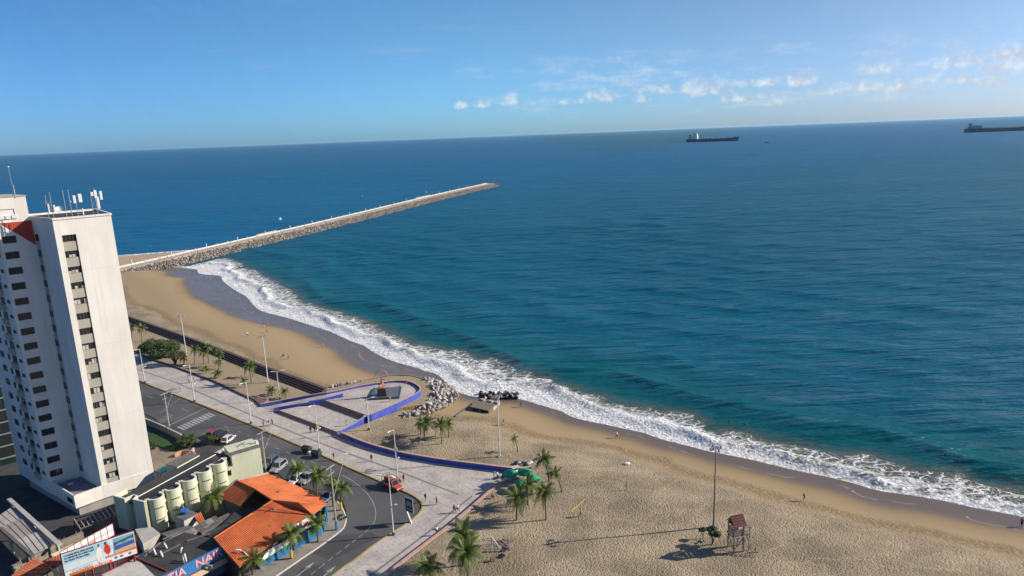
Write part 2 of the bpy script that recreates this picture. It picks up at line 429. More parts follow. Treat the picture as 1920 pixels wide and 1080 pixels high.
sw1 = T.math('SUBTRACT', A[0], T.math('MULTIPLY', T.noise(p, .055, 4, .55), 15.))
swash = T.math('MULTIPLY', T.ss(T.math('ABSOLUTE', T.math('ADD', sw1, 3.6)), .22, .04), T.math('MULTIPLY', T.ss(T.noise(p, .22, 3), .46, .58), wet))
c_ = T.mix(T.math('MULTIPLY', swash, .3), c_, (.62,.62,.60))
T.put(b.inputs['Base Color'], c_)
T.put(b.inputs['Roughness'], T.math('SUBTRACT', .92, T.math('MULTIPLY', wet, T.ss(T.noise(p, .35, 4), .3, .7, .56, .72))))
T.put(b.inputs['Specular IOR Level'], T.math('ADD', .1, T.math('MULTIPLY', wet, .2)))
hh = T.math('MULTIPLY', fp, T.math('ADD', T.math('MULTIPLY', rg, 1.), T.math('MULTIPLY', track, .7)))
hh = T.math('ADD', hh, T.math('MULTIPLY', T.noise(p, 1.2, 5, .6), T.math('SUBTRACT', .22, T.math('MULTIPLY', wet, .2))))
T.put(b.inputs['Normal'], T.bump(hh, .8, .13))
sa.materials.append(m)

# ------------------------------------------------------------------ sea
def axis(lo, hi, step, far_lo, far_hi, g=1.09):
    a = list(np.arange(lo, hi, step)); s = step; x = a[-1]
    while x < far_hi: s = min(s*g, 2500); x += s; a.append(x)
    b_ = []; s = step; x = lo
    while x > far_lo: s = min(s*g, 2500); x -= s; b_.append(x)
    return np.array(b_[::-1]+a)
ax = axis(-215, 150, .9, -42000, 42000, 1.034); ay = axis(112, 400, .9, 60, 34000, 1.034)
gx, gy = np.meshgrid(ax, ay); V = np.stack([gx.ravel(), gy.ravel()], 1)
nearm = (np.abs(V[:,0]+30) < 320) & (V[:,1] < 520)
d_ = np.zeros(len(V)); s_ = np.zeros(len(V)); d_[nearm], s_[nearm] = shore_ds(V[nearm])
d_[~nearm], s_[~nearm] = shore_ds(V[~nearm], 6); d_ = -d_
jet_a, jet_b = np.array(G2(228,505,1.)), np.array(G2(936,344,1.)); jd = (jet_b-jet_a)/np.linalg.norm(jet_b-jet_a)
jn = np.array([-jd[1], jd[0]])
jside = (V-jet_a)@jn; jalong = (V-jet_a)@jd
# the small beach beyond the jetty
shore2 = np.array([G2(362,470.5,SEA_Z), G2(310,474,SEA_Z), G2(225,481,SEA_Z), G2(60,492,SEA_Z)])
sdir = shore2[2]-shore2[0]; sdir = sdir/np.linalg.norm(sdir); sn = np.array([sdir[1], -sdir[0]])
if sn[1] < 0: sn = -sn
d2_ = (V-shore2[0])@sn
beyond = jside > 0
land = np.where(beyond, -d2_, -d_)
fo = np.interp(s_, fo_s, fo_d, left=3, right=18); fsol = np.interp(s_, fs_s, fs_d, left=2, right=6)
dpos = np.maximum(d_, 0)
tx_ = V[:,0]*.8-V[:,1]*.6
warp = 3.2*np.sin(tx_*.045+1)+2.*np.sin(tx_*.10+dpos*.02)+1.0*np.sin(tx_*.19+2)
ph = (dpos+warp)
fpts = np.array([G2(x, y, SEA_Z) for x, y in foam_out_px]); fdd = np.abs(shore_ds(fpts)[0]); oo_ = np.argsort(fpts[:,0])
fox = np.interp(V[:,0], fpts[oo_,0], np.convolve(np.pad(fdd[oo_],3,mode='edge'), np.ones(7)/7, 'valid'))
near = np.exp(-((ph-fox-13.)/3.9)**2)*1.05*np.clip((V[:,0]+150)/80,0,1)+np.exp(-((ph-fox-36.)/5.5)**2)*.55+np.exp(-((ph-fox-62.)/6.)**2)*.35
swell = np.zeros(len(V)); spc = np.maximum(*np.meshgrid(np.gradient(ax), np.gradient(ay))).ravel()
vnoise = lambda fx, fy, o: np.sin(V[:,0]*fx+V[:,1]*fy+o)
for lam, amp, ang, o in ((31,.26,0.,0),(19,.19,.10,1),(47,.20,-.08,2),(12.5,.13,.14,3),(24,.17,-.14,4.),(9.,.08,.05,5.),(7.,.05,-.1,6.)):
    k = 2*math.pi/lam; dx, dy = math.sin(ang+.55), math.cos(ang+.55)
    mod = .55+.45*vnoise(.021*dy+o*.003, -.027*dx, o*1.7)*vnoise(.009, .013, o)
    wv_ = np.sin(k*(V[:,0]*dx+V[:,1]*dy)+1.5*vnoise(.03,-.02,o)+.8*vnoise(-.011,.047,o*2)+o)
    swell += 2.3*amp*mod*(np.exp(1.3*(wv_-1))-.42)*np.clip(2.-4.*spc/lam, 0, 1)
sw_f = np.clip((dpos-18)/60, 0, 1)*np.clip(1.3-np.hypot(V[:,0],V[:,1])/4000, .0, 1)
brk = np.exp(-((dpos-fsol*.62+1.8*np.sin(s_*.09)+.8*np.sin(s_*.31))/1.9)**2)*(.78+.14*np.sin(s_*.16)+.08*np.sin(s_*.41))*np.clip((d_+1)/4,0,1)
brk *= np.clip((760-np.abs(s_-np.interp(0,[0],[0])))/100,0,1)
lump = (np.sin(V[:,0]*1.7+V[:,1]*.9)+np.sin(V[:,0]*.8-V[:,1]*1.9+1.3)+np.sin(V[:,0]*2.6+V[:,1]*2.2+.5))*.07*((d_ > 0) & (d_ < fsol))
zz = SEA_Z+near+swell*sw_f*1.15+1.25*brk*(~beyond)+lump*(~beyond)
zz = np.where(d_ < 1.5, SEA_Z+.03+np.minimum(d_-1.5, 0)*.012+.05*np.clip(d_,0,1.5), zz)*(~beyond)+(SEA_Z+swell*np.clip((d2_-8)/40,0,1)+.35*np.exp(-((d2_-4)/2.)**2))*beyond
nx, ny = len(ax), len(ay)
ii = (np.arange(ny-1)[:,None]*nx+np.arange(nx-1)[None,:]).ravel()
quads = np.stack([ii, ii+1, ii+1+nx, ii+nx], 1)
keep = (land[quads].min(1) < 4.0)
quads = quads[keep]; used = np.unique(quads); remap = np.full(len(V), -1); remap[used] = np.arange(len(used)); quads = remap[quads]
me = bpy.data.meshes.new('sea')
me.vertices.add(len(used)); me.vertices.foreach_set('co', np.column_stack([V[used], zz[used]]).astype(np.float32).ravel())
me.loops.add(quads.size); me.loops.foreach_set('vertex_index', quads.astype(np.int32).ravel())
me.polygons.add(len(quads)); me.polygons.foreach_set('loop_start', np.arange(0, quads.size, 4, dtype=np.int32))
me.polygons.foreach_set('use_smooth', np.ones(len(quads), bool)); me.update(calc_edges=True)
vattr(me, 'shore', np.column_stack([np.where(beyond, 900, d_), s_, np.where(beyond, d2_, 900)])[used])
vattr(me, 'foamw', np.column_stack([fo, fsol, brk])[used])
sea = link_mesh('sea', me); struct(sea)

m, T, b = newmat('sea_water')
p = T.pos(); A = T.sep(attr(T, 'shore')); Fw = T.sep(attr(T, 'foamw')); d, s, dB = A
pd = T.comb(s, T.math('MULTIPLY', d, 2.), 0.)
nj = T.math('SUBTRACT', T.noise(p, .16, 5, .65), .5); nk = T.math('SUBTRACT', T.noise(p, .9, 4, .65), .5)
dw = T.math('ADD', T.math('ADD', d, T.math('MULTIPLY', nj, 9.)), T.math('MULTIPLY', nk, 2.4))
streak_n = T.noise(T.comb(T.math('MULTIPLY', s, .9), T.math('MULTIPLY', d, .22), 0.), .55, 5, .68)
fray = T.math('MULTIPLY', T.math('SUBTRACT', streak_n, .5), 13.)
solid = T.ss(T.math('ADD', T.math('SUBTRACT', dw, T.math('MULTIPLY', Fw[1], .86)), fray), 1.6, -3.2)
# lacy foam: cell walls between spreading patches
wv = T.add('ShaderNodeVectorMath', operation='ADD'); T.l.new(p, wv.inputs[0])
w1 = T.noise(p, .45, 4); w2 = T.noise(T.mapv(p, loc=(31,7,3)), .45, 4)
T.l.new(T.comb(T.math('MULTIPLY', w1, 3.4), T.math('MULTIPLY', w2, 3.4), 0.), wv.inputs[1])
pl = T.mapv(wv.outputs[0], (.62,1,1), (0,0,R(-25)))
ce = T.voro(pl, .42, 'DISTANCE_TO_EDGE'); ce2 = T.voro(pl, 1.05, 'DISTANCE_TO_EDGE')
lace_w = T.lin(T.math('SUBTRACT', dw, Fw[0]), 1.0, -7.0)
l1 = T.ss(T.math('DIVIDE', ce, T.math('ADD', .012, T.math('MULTIPLY', lace_w, .14))), 1.3, .35)
l2 = T.ss(T.math('DIVIDE', ce2, T.math('ADD', .008, T.math('MULTIPLY', lace_w, .09))), 1.2, .4)
lace = T.math('MULTIPLY', T.math('MAXIMUM', l1, T.math('MULTIPLY', l2, .7)), T.ss(lace_w, 0., .25))
lace = T.math('MULTIPLY', lace, T.ss(T.noise(p, .33, 4, .6), .30, .55, .35, 1.))
inner = T.math('DIVIDE', d, Fw[1])
holes = T.ss(T.math('SUBTRACT', T.noise(T.mapv(p,(1,1.2,1)), 1.7, 5, .74), T.math('MULTIPLY', T.ss(inner, .25, 1.), .07)), .34, .50, .12, 1.)
front = T.ss(d, 2.2, .2)
solid = T.math('MULTIPLY', solid, T.math('MAXIMUM', holes, T.math('MULTIPLY', Fw[2], 1.3)))
foam = T.math('MAXIMUM', solid, lace)
# thin sheet of the backwash close to the sand
foamB = T.math('MULTIPLY', T.ss(T.math('ADD', dB, T.math('MULTIPLY', nj, 5.)), 7.5, 4.5), T.ss(T.noise(p, .35, 4), .35, .6, .35, 1.))
foam = T.math('MAXIMUM', foam, foamB)
foam = T.math('MINIMUM', foam, 1.0)
# water colour by depth
dep = T.math('ADD', d, T.math('MULTIPLY', T.math('SUBTRACT', T.noise(p, .02, 4), .5), 40.))
big = T.noise(T.mapv(p, (.35,1,1), (0,0,R(-20))), .0075, 4, .6)
silt = (.105,.108,.080); green = (.003,.084,.098); teal = (.003,.089,.146); deep = (.003,.099,.208)
cw = T.mix(T.ss(T.math('SUBTRACT', dw, Fw[0]), -3., 7.), silt, green)
cw = T.mix(T.ss(dep, 8., 60.), cw, teal)
cw = T.mix(T.ss(T.math('ADD', dep, T.math('MULTIPLY', T.sep(p)[0], -1.1)), 120., 800.), cw, deep)
cw = T.mix(T.ss(big, .42, .66, 0, .45), cw, T.mix(1., cw, (.62,.72,.8), 'MULTIPLY'))
T.put(b.inputs['Base Color'], T.mix(foam, cw, (.70,.71,.72)))
dist = T.add('ShaderNodeVectorMath', operation='LENGTH'); T.l.new(p, dist.inputs[0]); dist = dist.outputs['Value']
T.put(b.inputs['Roughness'], T.math('ADD', T.lin(dist, 100, 2500, .16, .34), T.math('MULTIPLY', foam, .5)))
b.inputs['IOR'].default_value = 1.333; b.inputs['Specular IOR Level'].default_value = .15
r1 = T.noise(T.mapv(p, (.55,1.25,1), (0,0,R(-28))), .16, 5, .62)
r2 = T.noise(T.mapv(p, (.6,1.3,1), (0,0,R(-34))), .75, 4, .6)
r4 = T.noise(T.mapv(p, (.16,1.0,1), (0,0,R(-24))), .30, 4, .6)
r5 = T.noise(T.mapv(p, (.045,1.0,1), (0,0,R(-26))), .11, 3, .5)
r3 = T.noise(T.mapv(p, (.28,1.0,1), (0,0,R(-24))), .035, 4, .55)
hw = T.math('ADD', T.math('ADD', T.math('MULTIPLY', r1, 1.3), T.math('MULTIPLY', r2, T.lin(dist, 90, 500, .30, .0))), T.math('ADD', T.math('ADD', T.math('MULTIPLY', r3, 3.6), T.math('MULTIPLY', r5, 7.)), T.math('MULTIPLY', r4, T.lin(dist, 300, 2600, 2.4, 2.6))))
hf = T.math('MULTIPLY', T.math('ADD', T.noise(p, 1.6, 5, .7), T.math('MULTIPLY', T.voro(p, 1.3), -.6)), T.math('MULTIPLY', foam, 1.1))
bm1 = T.bump(hw, .72, 1.25)
T.put(b.inputs['Normal'], T.bump(hf, .8, .55, bm1))
# rough sea: diffuse upwelling light under a Fresnel sheen, which wave slopes keep low at grazing angles
dif = T.add('ShaderNodeBsdfDiffuse'); glo = T.add('ShaderNodeBsdfGlossy'); fre = T.add('ShaderNodeFresnel'); fre.inputs[0].default_value = 1.333
nrm_s = b.inputs['Normal'].links[0].from_socket; col_s = b.inputs['Base Color'].links[0].from_socket; rou_s = b.inputs['Roughness'].links[0].from_socket
T.l.new(col_s, dif.inputs['Color']); T.l.new(nrm_s, dif.inputs['Normal']); T.l.new(nrm_s, glo.inputs['Normal']); T.l.new(rou_s, glo.inputs['Roughness']); T.l.new(nrm_s, fre.inputs['Normal'])
sheen = T.math('MULTIPLY', T.lin(fre.outputs[0], .02, .6, .02, .36), T.math('SUBTRACT', 1., T.math('MULTIPLY', foam, .8)))
mxs = T.add('ShaderNodeMixShader'); T.put(mxs.inputs[0], sheen); T.l.new(dif.outputs[0], mxs.inputs[1]); T.l.new(glo.outputs[0], mxs.inputs[2]); T.l.new(mxs.outputs[0], T.n['Material Output'].inputs[0]); T.n.remove(b)
me.materials.append(m); M_SEA = m
# ------------------------------------------------------------------ ground, promenade, road
M_PAVE, T, b = newmat('promenade_paving')
p = T.pos(); n1 = T.noise(p, .22, 5, .62); n2 = T.noise(p, 1.7, 5, .7); n3 = T.noise(p, 7., 3)
c_ = T.mix(T.ss(n1, .3, .7), (.34,.305,.275), (.49,.445,.40))
c_ = T.mix(T.ss(n2, .50, .64, 0, .85), c_, (.215,.185,.175)); c_ = T.mix(T.ss(n2, .30, .42, .5, 0), c_, (.50,.38,.33))
n4 = T.noise(T.mapv(p,(1,2.5,1),(0,0,R(-40))), .55, 4, .6); c_ = T.mix(T.ss(n4, .55, .72, 0, .5), c_, (.28,.245,.225))
br = T.add('ShaderNodeTexBrick'); T.l.new(T.mapv(p, (1,1,1), (0,0,R(-40))), br.inputs[0]); br.inputs['Scale'].default_value = 1.0
br.inputs['Brick Width'].default_value = 2.4; br.inputs['Row Height'].default_value = 2.4; br.offset = 0; br.inputs['Mortar Size'].default_value = .035
br.inputs['Color1'].default_value = (1,1,1,1); br.inputs['Color2'].default_value = (.9,.9,.92,1); br.inputs['Mortar'].default_value = (.62,.6,.6,1)
c_ = T.mix(.8, c_, br.outputs[0], 'MULTIPLY')
T.put(b.inputs['Base Color'], T.mix(T.math('MULTIPLY', n3, .25), c_, (.36,.35,.35))); b.inputs['Roughness'].default_value = .8
T.put(b.inputs['Normal'], T.bump(n3, .3, .02))

M_ASPH, T, b = newmat('asphalt')
p = T.pos(); n1 = T.noise(p, .12, 5, .6); n2 = T.noise(p, 1.2, 5, .7); n3 = T.noise(p, 9., 3)
c_ = T.mix(T.ss(n1, .3, .7), (.050,.050,.055), (.080,.079,.082)); c_ = T.mix(T.ss(n2, .58, .75, 0, .5), c_, (.032,.032,.036)); c_ = T.mix(T.ss(n3, .4, .8, 0, .3), c_, (.11,.11,.11))
pt = T.voro(T.mapv(p,(.6,1.,1),(0,0,R(-38))), .16, 'F1', 1); pc = T.sep(pt)[0]; c_ = T.mix(T.ss(pc, .72, .76, 0, .55), c_, (.034,.034,.037)); c_ = T.mix(T.ss(pc, .2, .16, 0, .35), c_, (.10,.098,.096))
ol = T.noise(T.mapv(p,(1,3.5,1),(0,0,R(-40))), .5, 4, .7); c_ = T.mix(T.ss(ol, .6, .75, 0, .5), c_, (.028,.028,.03))
T.put(b.inputs['Base Color'], c_); b.inputs['Roughness'].default_value = .85; T.put(b.inputs['Normal'], T.bump(n3, .4, .015))
M_LOT = M('lot_concrete', (.06,.058,.06), .9, .5, .35, .3, 4)
M_CONC = M('concrete', (.42,.40,.37), .85, .25, .6, .3, 5)
M_DARKC = M('dark_concrete', (.13,.12,.115), .9, .35, .6, .3, 5)
M_YEL = M('kerb_yellow', (.42,.30,.09), .8, .35, 1.4)
M_WLINE = M('road_paint', (.36,.355,.345), .8, .5, 2.5)
M_BLUE = M('blue_tile', (.062,.098,.46), .6, .42, .9, .2, 6)
M_COPE = M('pink_coping', (.52,.33,.25), .8, .25, 1.)
M_STEP = M('step_brown', (.29,.195,.17), .85, .35, 1.2)
M_WHITE = M('white_paint', (.74,.73,.71), .55, .12, 1.)
M_GREY = M('grey_metal', (.30,.31,.32), .5, .2, 2, metal=.3)
M_GRASS = M('grass', (.035,.075,.018), .95, .5, 1.8, .5, 6)

zr = -.15
# ground sheet of the city
gpoly = [(-1500,-800), (-46,-800), (-46,-61)] + [tuple(p) for p in wallL[:1]] + [tuple(p) for p in kerb[::-1]] + [(-230,262), (-700,500), (-1500,700)]
g = MB(); pol = ccw(gpoly)
tri = mgeo.tessellate_polygon([[Vector((x,y,0)) for x, y in pol]])
g.add([(x,y,-.25) for x, y in pol], [tuple(t) if cross2(pol[t[0]],pol[t[1]],pol[t[2]]) > 0 else tuple(t[::-1]) for t in tri])
struct(g.build('ground', M_LOT))
# inland sheet behind the camera, on the beach side
struct(MB().add([(-46,-800,-.3),(1500,-800,-.3),(1500,-20,-.3),(470,-60,SAND_Z),(-46,-60,SAND_Z)], [(0,1,2,3,4)]).build('ground', M_LOT))
# asphalt road
road_in = [P_(225,755,zr), P_(286,782,zr), P_(345,826,zr), P_(430,838,zr), P_(497,866,zr), P_(540,905,zr), P_(600,925,zr), P_(642,938,zr), P_(650,960,zr), P_(650,980,zr), P_(640,995,zr), P_(600,1025,zr), P_(560,1050,zr), P_(505,1092,zr)]
road_in = [(kerb[0][0]-12, kerb[0][1]-16)] + road_in + [(-60,66)]
rp = [tuple(p) for p in kerb] + road_in[::-1]
struct(MB().prism(rp, -.25, zr, bottom=False).build('road', M_ASPH))
# promenade slab
gardenA = [P_(246,655), P_(276,672), P_(330,690), P_(400,716), P_(455,742), P_(478,752)]
prom = [tuple(p) for p in kerb[::-1]] + [(-215,280)] + [P_(200,640)] + gardenA + [P_(489,763), P_(640,819)] + wallU[::-1][1:] + tip[::-1] + [tuple(p) for p in wallL[::-1]]
struct(MB().prism(prom, -.45, 0.0, bottom=False).build('promenade', M_PAVE))
# kerb stones: each about 2 m long, painted yellow
kl = resample([tuple(p) for p in kerb], 4.0)
kerb_root = thing('kerb', 'yellow painted kerb between the grey promenade and the road', 'kerb')
ko = offset_poly(kl, .30)
sgn = 1 if shore_ds([ko[20]])[0][0] < shore_ds([kl[20]])[0][0] else -1
for i in range(len(kl)-1):
    a, b_ = Vector(kl[i]), Vector(kl[i+1])
    t = (b_-a).normalized(); n = Vector((-t.y, t.x))*sgn
    a2, b2 = a+t*.015, b_-t*.015
    mb = MB().prism([a2-n*.04, b2-n*.04, b2+n*.28, a2+n*.28], zr-.05, .035)
    mb.build('kerb_stone', M_YEL, kerb_root)
# inlaid dark bands in the paving
M_BAND = M('paving_band', (.20,.19,.20), .85, .2, 1.5)
def strip(line, w, z, name, mat, parent=None):
    mb = MB(); o = offset_poly(line, w/2); q = offset_poly(line, -w/2)
    n = len(line); vs_ = [(x,y,z) for x, y in o]+[(x,y,z) for x, y in q]
    mb.add(vs_, [(i,n+i,n+i+1,i+1) for i in range(n-1)])
    ob = mb.build(name, mat, parent)
    if parent is None: struct(ob)
    me = ob.data
    if me.polygons[0].normal.z < 0: me.flip_normals()
    return ob
band = [P_(250,690), P_(330,717), P_(440,765), P_(540,807), P_(640,846), P_(740,881), P_(820,912), P_(860,927)]
strip(resample(band, 6), .45, .004, 'paving_band', M_BAND)
strip(resample([P_(885,930), P_(850,958), P_(800,1000), P_(720,1060), P_(660,1105)], 6), .45, .0045, 'paving_band', M_BAND)
# ---- road markings
mark = thing('road_markings', 'white painted lane lines, arrows and crossing bars on the asphalt', 'road marking')
def dash(a, b_, w=.13, z=zr+.004):
    a, b_ = Vector(a), Vector(b_); t = (b_-a).normalized(); n = Vector((-t.y,t.x))*w/2
    MB().add([(*(a-n),z),(*(b_-n),z),(*(b_+n),z),(*(a+n),z)], [(0,1,2,3)]).build('line', M_WLINE, mark)
lane = smooth_line([P_(255,735,zr), P_(330,762,zr), P_(430,802,zr), P_(480,822,zr), P_(530,845,zr), P_(590,868,zr), P_(640,890,zr), P_(670,908,zr), P_(692,930,zr), P_(703,952,zr), P_(703,975,zr), P_(690,993,zr), P_(660,1017,zr), P_(620,1048,zr), P_(580,1080,zr)], 8)
for i in range(len(lane)-1):
    a, b_ = Vector(lane[i]), Vector(lane[i+1])
    if i < 48:
        if i % 3 == 0: dash(a, b_)
    elif i < 88: dash(a, b_-(b_-a)*.05)
    elif i % 3: dash(a, b_)
# zebra bars
z0, z1 = Vector(P_(332,806,zr)), Vector(P_(398,776,zr))
z0b, z1b = Vector(P_(345,816,zr)), Vector(P_(405,783,zr))
zc = [(Vector(P_(340,803,zr))*(1-t)+Vector(P_(396,777,zr))*t) for t in np.linspace(0,1,11)]
zdir = (Vector(P_(440,790,zr))-Vector(P_(360,758,zr))).normalized()
for c in zc: dash(c-zdir*1.7, c+zdir*1.7, .55)
dash(P_(312,800,zr), P_(384,766,zr), .28)
# edge lines on the city side and box hatching in front of the parked cars
dash(P_(300,775,zr), P_(345,742,zr), .12)
for k in range(9):
    t = k/8; a = Vector(P_(365,822,zr))*(1-t)+Vector(P_(395,805,zr))*t
    dash(a, a+zdir*3.0, .14)
for k in range(7):
    t = k/6; a = Vector(P_(300,795,zr))*(1-t)+Vector(P_(325,780,zr))*t
    dash(a, a+zdir*-2.6, .12)
for a_, b_ in (((478,844),(488,850)),((480,852),(490,847)),((470,846),(480,840))): dash(P_(*a_,zr), P_(*b_,zr), .14)
# turn arrows on the near leg
def arrow(px, py, ang):
    o = Vector(P_(px, py, zr)); t = Vector((math.cos(ang), math.sin(ang))); n = Vector((-t.y,t.x)); z = zr+.004
    pts = [o-t*2.3-n*.1, o+t*.7-n*.1, o+t*.5-n*.45, o+t*2.2, o+t*.5+n*.45, o+t*.7+n*.1, o-t*2.3+n*.1]
    me = MB(); me.add([(*q,z) for q in pts], [(0,1,5,6),(2,3,4)]); me.build('arrow', M_WLINE, mark)
adir = Vector(P_(588,1055,zr))-Vector(P_(560,1078,zr)); aa = math.atan2(adir.y, adir.x)
arrow(572,1068,aa); arrow(612,1076,aa)
# ---- walls along the sand
def wall(line, w, z1, label, mat, cope, z0=-.4):
    root = thing('promenade_wall', label, 'wall')
    ribbon(MB(), line, w, z0, z1).build('wall', mat, root)
    o = [tuple(p) for p in offset_poly(line, -.05*(1 if w > 0 else -1))]
    ribbon(MB(), o, w+(.1 if w > 0 else -.1), z1-.002, z1+.09).build('coping', cope, root)
    return root
def seaw(line, w):                        # choose the side that faces the sand
    m_ = len(line)//2; o = offset_poly(line, .3)
    return w if shore_ds([o[m_]])[0][0] < shore_ds([line[m_]])[0][0] else -w
wall(resample(wallL,3), seaw(wallL,.55), .80, 'low blue wall with pink coping edging the sand beside the palms', M_BLUE, M_COPE)
wU = smooth_line(wallU, 4)
wall(wU, seaw(wU,.45), 1.0, 'long blue tiled wall with pink top between promenade and sand', M_BLUE, M_COPE)
# ------------------------------------------------------------------ garden sand, stepped seating, plaza
GZ = .10
bt = resample(bleach_top, 5.)
o_ = offset_poly(bt, 2.); inl = 1 if shore_ds([o_[10]])[0][0] > shore_ds([bt[10]])[0][0] else -1
garden = gardenA[::-1] + [P_(200,640)] + [(-190,262)] + [tuple(p) for p in offset_poly(bt, inl*2.2)][::-1] + [P_(580,745), P_(489,763)]
mb = MB(); mb.prism(garden, -.4, GZ, bottom=False); gs = mb.build('garden_sand', None)
m, T, b = newmat('garden_sand'); p = T.pos(); fp = footprints(T, p)
c_ = T.mix(T.noise(p, .15, 5), (.235,.180,.115), (.34,.265,.170)); c_ = T.mix(T.ss(fp, .35, .95), T.mix(1., c_, (.7,.66,.62), 'MULTIPLY'), c_)  # colour also darkens in the footprint hollows, as painted shade
T.put(b.inputs['Base Color'], c_); b.inputs['Roughness'].default_value = .95; T.put(b.inputs['Normal'], T.bump(fp, .8, .12))
gs.data.materials.append(m); struct(gs); M_GSAND = m
ge = thing('garden_kerb', 'low dark concrete kerb along the palm garden and the promenade', 'kerb')
ribbon(MB(), resample([P_(200,640)]+gardenA+[P_(489,763)], 3), .3, -.3, .42).build('kerb_wall', M_DARKC, ge)
ble = thing('stepped_seating', 'long dark stepped concrete seating between the palm garden and the beach', 'steps')
NS = 4
for k in range(NS):
    l0 = [tuple(p) for p in offset_poly(bt, inl*.62*(NS-1-k))]
    zt = GZ+.36*(k+1)
    ribbon(MB(), l0, inl*.62, -.3, zt).build('step', M('seating_brown', (.10,.07,.062), .9, .3, 1.), ble)
l0 = [tuple(p) for p in offset_poly(bt, -inl*.35)]
ribbon(MB(), l0, inl*.35, -.3, GZ+.36*NS+.04).build('back_wall', M_DARKC, ble)

pl = thing('plaza', 'raised paved plaza with two flights of dark steps and blue parapets', 'plaza')
ZM, ZU = .7, 1.75
base = [P_(489,763), P_(640,819)] + plaza_out[1:]
MB().prism(base, -.5, -.03, bottom=False).build('base_slab', M_PAVE, pl)
A0, A1 = Vector(P_(514,771.5)), Vector(P_(632,817)); B0, B1 = Vector(P_(524,769,ZM)), Vector(P_(637,811,ZM))
C0, C1 = Vector(P_(590,756.5,ZM)), Vector(P_(680,786,ZM)); D0, D1 = Vector(P_(606,748.5,ZU)), Vector(P_(694,780.5,ZU))
MB().prism([B0,C0,C1,B1], -.3, ZM, bottom=False).build('middle_floor', M_PAVE, pl)
wall_px = [(694,780),(717,770),(740,760),(764,748.5),(780,740.5),(787,734),(785,728),(774,721),(760,717.5),(738,717.3),(707,721.5),(673,727),(643,733.5),(613,739.5)]
wl = [P_(x, y, ZU) for x, y in wall_px]
MB().prism([D0, D1]+wl[1:], -.3, ZU, bottom=False).build('upper_floor', M_PAVE, pl)
for (a0,a1,b0,b1,za,zb,n) in ((A0,A1,B0,B1,0,ZM,4),(C0,C1,D0,D1,ZM,ZU,6)):
    for k in range(n):
        t0 = k/n
        p0, p1 = a0.lerp(b0,t0), a1.lerp(b1,t0)
        q0, q1 = b0, b1
        zt = za+(zb-za)*(k+1)/n-(.003 if k == n-1 else 0)
        t = (p1-p0).normalized(); nn = Vector((-t.y,t.x))
        MB().prism([p0,p1,a1.lerp(b1,t0+1/n),a0.lerp(b0,t0+1/n)], za-.3, zt).build('step', M_STEP, pl)
# ramp on the garden side
r0, r1, r2, r3 = P_(492,764), P_(514,770.5), P_(606,748.5,ZU), P_(613,739,ZU)
MB().add([(*r0,.01),(*r1,.01),(*r2,ZU-.004),(*r3,ZU-.004),(*r0,-.4),(*r1,-.4),(*r2,-.4),(*r3,-.4)], [(0,1,2,3),(4,0,3,7),(5,6,2,1),(4,5,1,0)]).build('ramp', M_PAVE, pl)
# parapets
ws = smooth_line(wl, 3)
sg = 1 if shore_ds([offset_poly(ws,.5)[9]])[0][0] < shore_ds([ws[9]])[0][0] else -1
ribbon(MB(), ws, sg*.35, -.3, ZU+.5).build('parapet', M_BLUE, pl)
ribbon(MB(), [tuple(p) for p in offset_poly(ws,-sg*.03)], sg*.41, ZU+.498, ZU+.56).build('coping', M_COPE, pl)
ol = resample([P_(613,739.5,ZU), P_(578,746,1.2), P_(529,754,.6), P_(489,762,.2)], 3); n = len(ol)
zt = list(np.linspace(ZU+.5, .75, n))
ribbon(MB(), ol, sg*.35, -.3, zt).build('parapet', M_BLUE, pl)
ribbon(MB(), [tuple(p) for p in offset_poly(ol,-sg*.03)], sg*.41, [z-.002 for z in zt], [z+.06 for z in zt]).build('coping', M_COPE, pl)
il = resample([P_(513,771), P_(522,767.5,.3), P_(556,761.5,.7), P_(580,757,1.1)], 2); n = len(il)
ribbon(MB(), il, sg*.3, -.3, list(np.linspace(.75,1.5,n))).build('parapet', M_BLUE, pl)
il = resample([P_(580,757,1.1), P_(606,750,ZU), P_(643,743.5,ZU)], 2); n = len(il)
ribbon(MB(), il, sg*.5, -.3, list(np.linspace(1.9,ZU+.85,n))).build('parapet', M_BLUE, pl)
rl = resample([P_(632,818), P_(637,813,.3), P_(660,800,.7), P_(688,786.5,.8), P_(694,781.5,ZU)], 2); n = len(rl)
zt = list(np.linspace(.7, ZU+.5, n))
ribbon(MB(), rl, -.35, -.3, zt).build('parapet', M_BLUE, pl)
ribbon(MB(), [tuple(p) for p in offset_poly(rl,.03)], -.41, [z-.002 for z in zt], [z+.06 for z in zt]).build('coping', M_CONC, pl)
# the sandy strip outside the parapet and its outer retaining wall
outer = plaza_out[2:]
mb = MB(); inner = [P_(x,y,ZU) for x,y in wall_px[2:]]
mb.prism(outer + inner[::-1], -.4, .78, bottom=False); struct(mb.build('sand_strip', M_GSAND))
ow = smooth_line(plaza_out[3:], 3)
orw = thing('retaining_wall', 'curved grey retaining wall round the seaward end of the plaza', 'wall')
s2 = 1 if shore_ds([offset_poly(ow,.5)[9]])[0][0] < shore_ds([ow[9]])[0][0] else -1
ribbon(MB(), ow, s2*.4, -1.6, .86).build('wall', M_DARKC, orw); ribbon(MB(), ow, s2*.44, .86, .92).build('coping', M('dull_coping', (.27,.235,.20), .9, .3, 1.), orw)
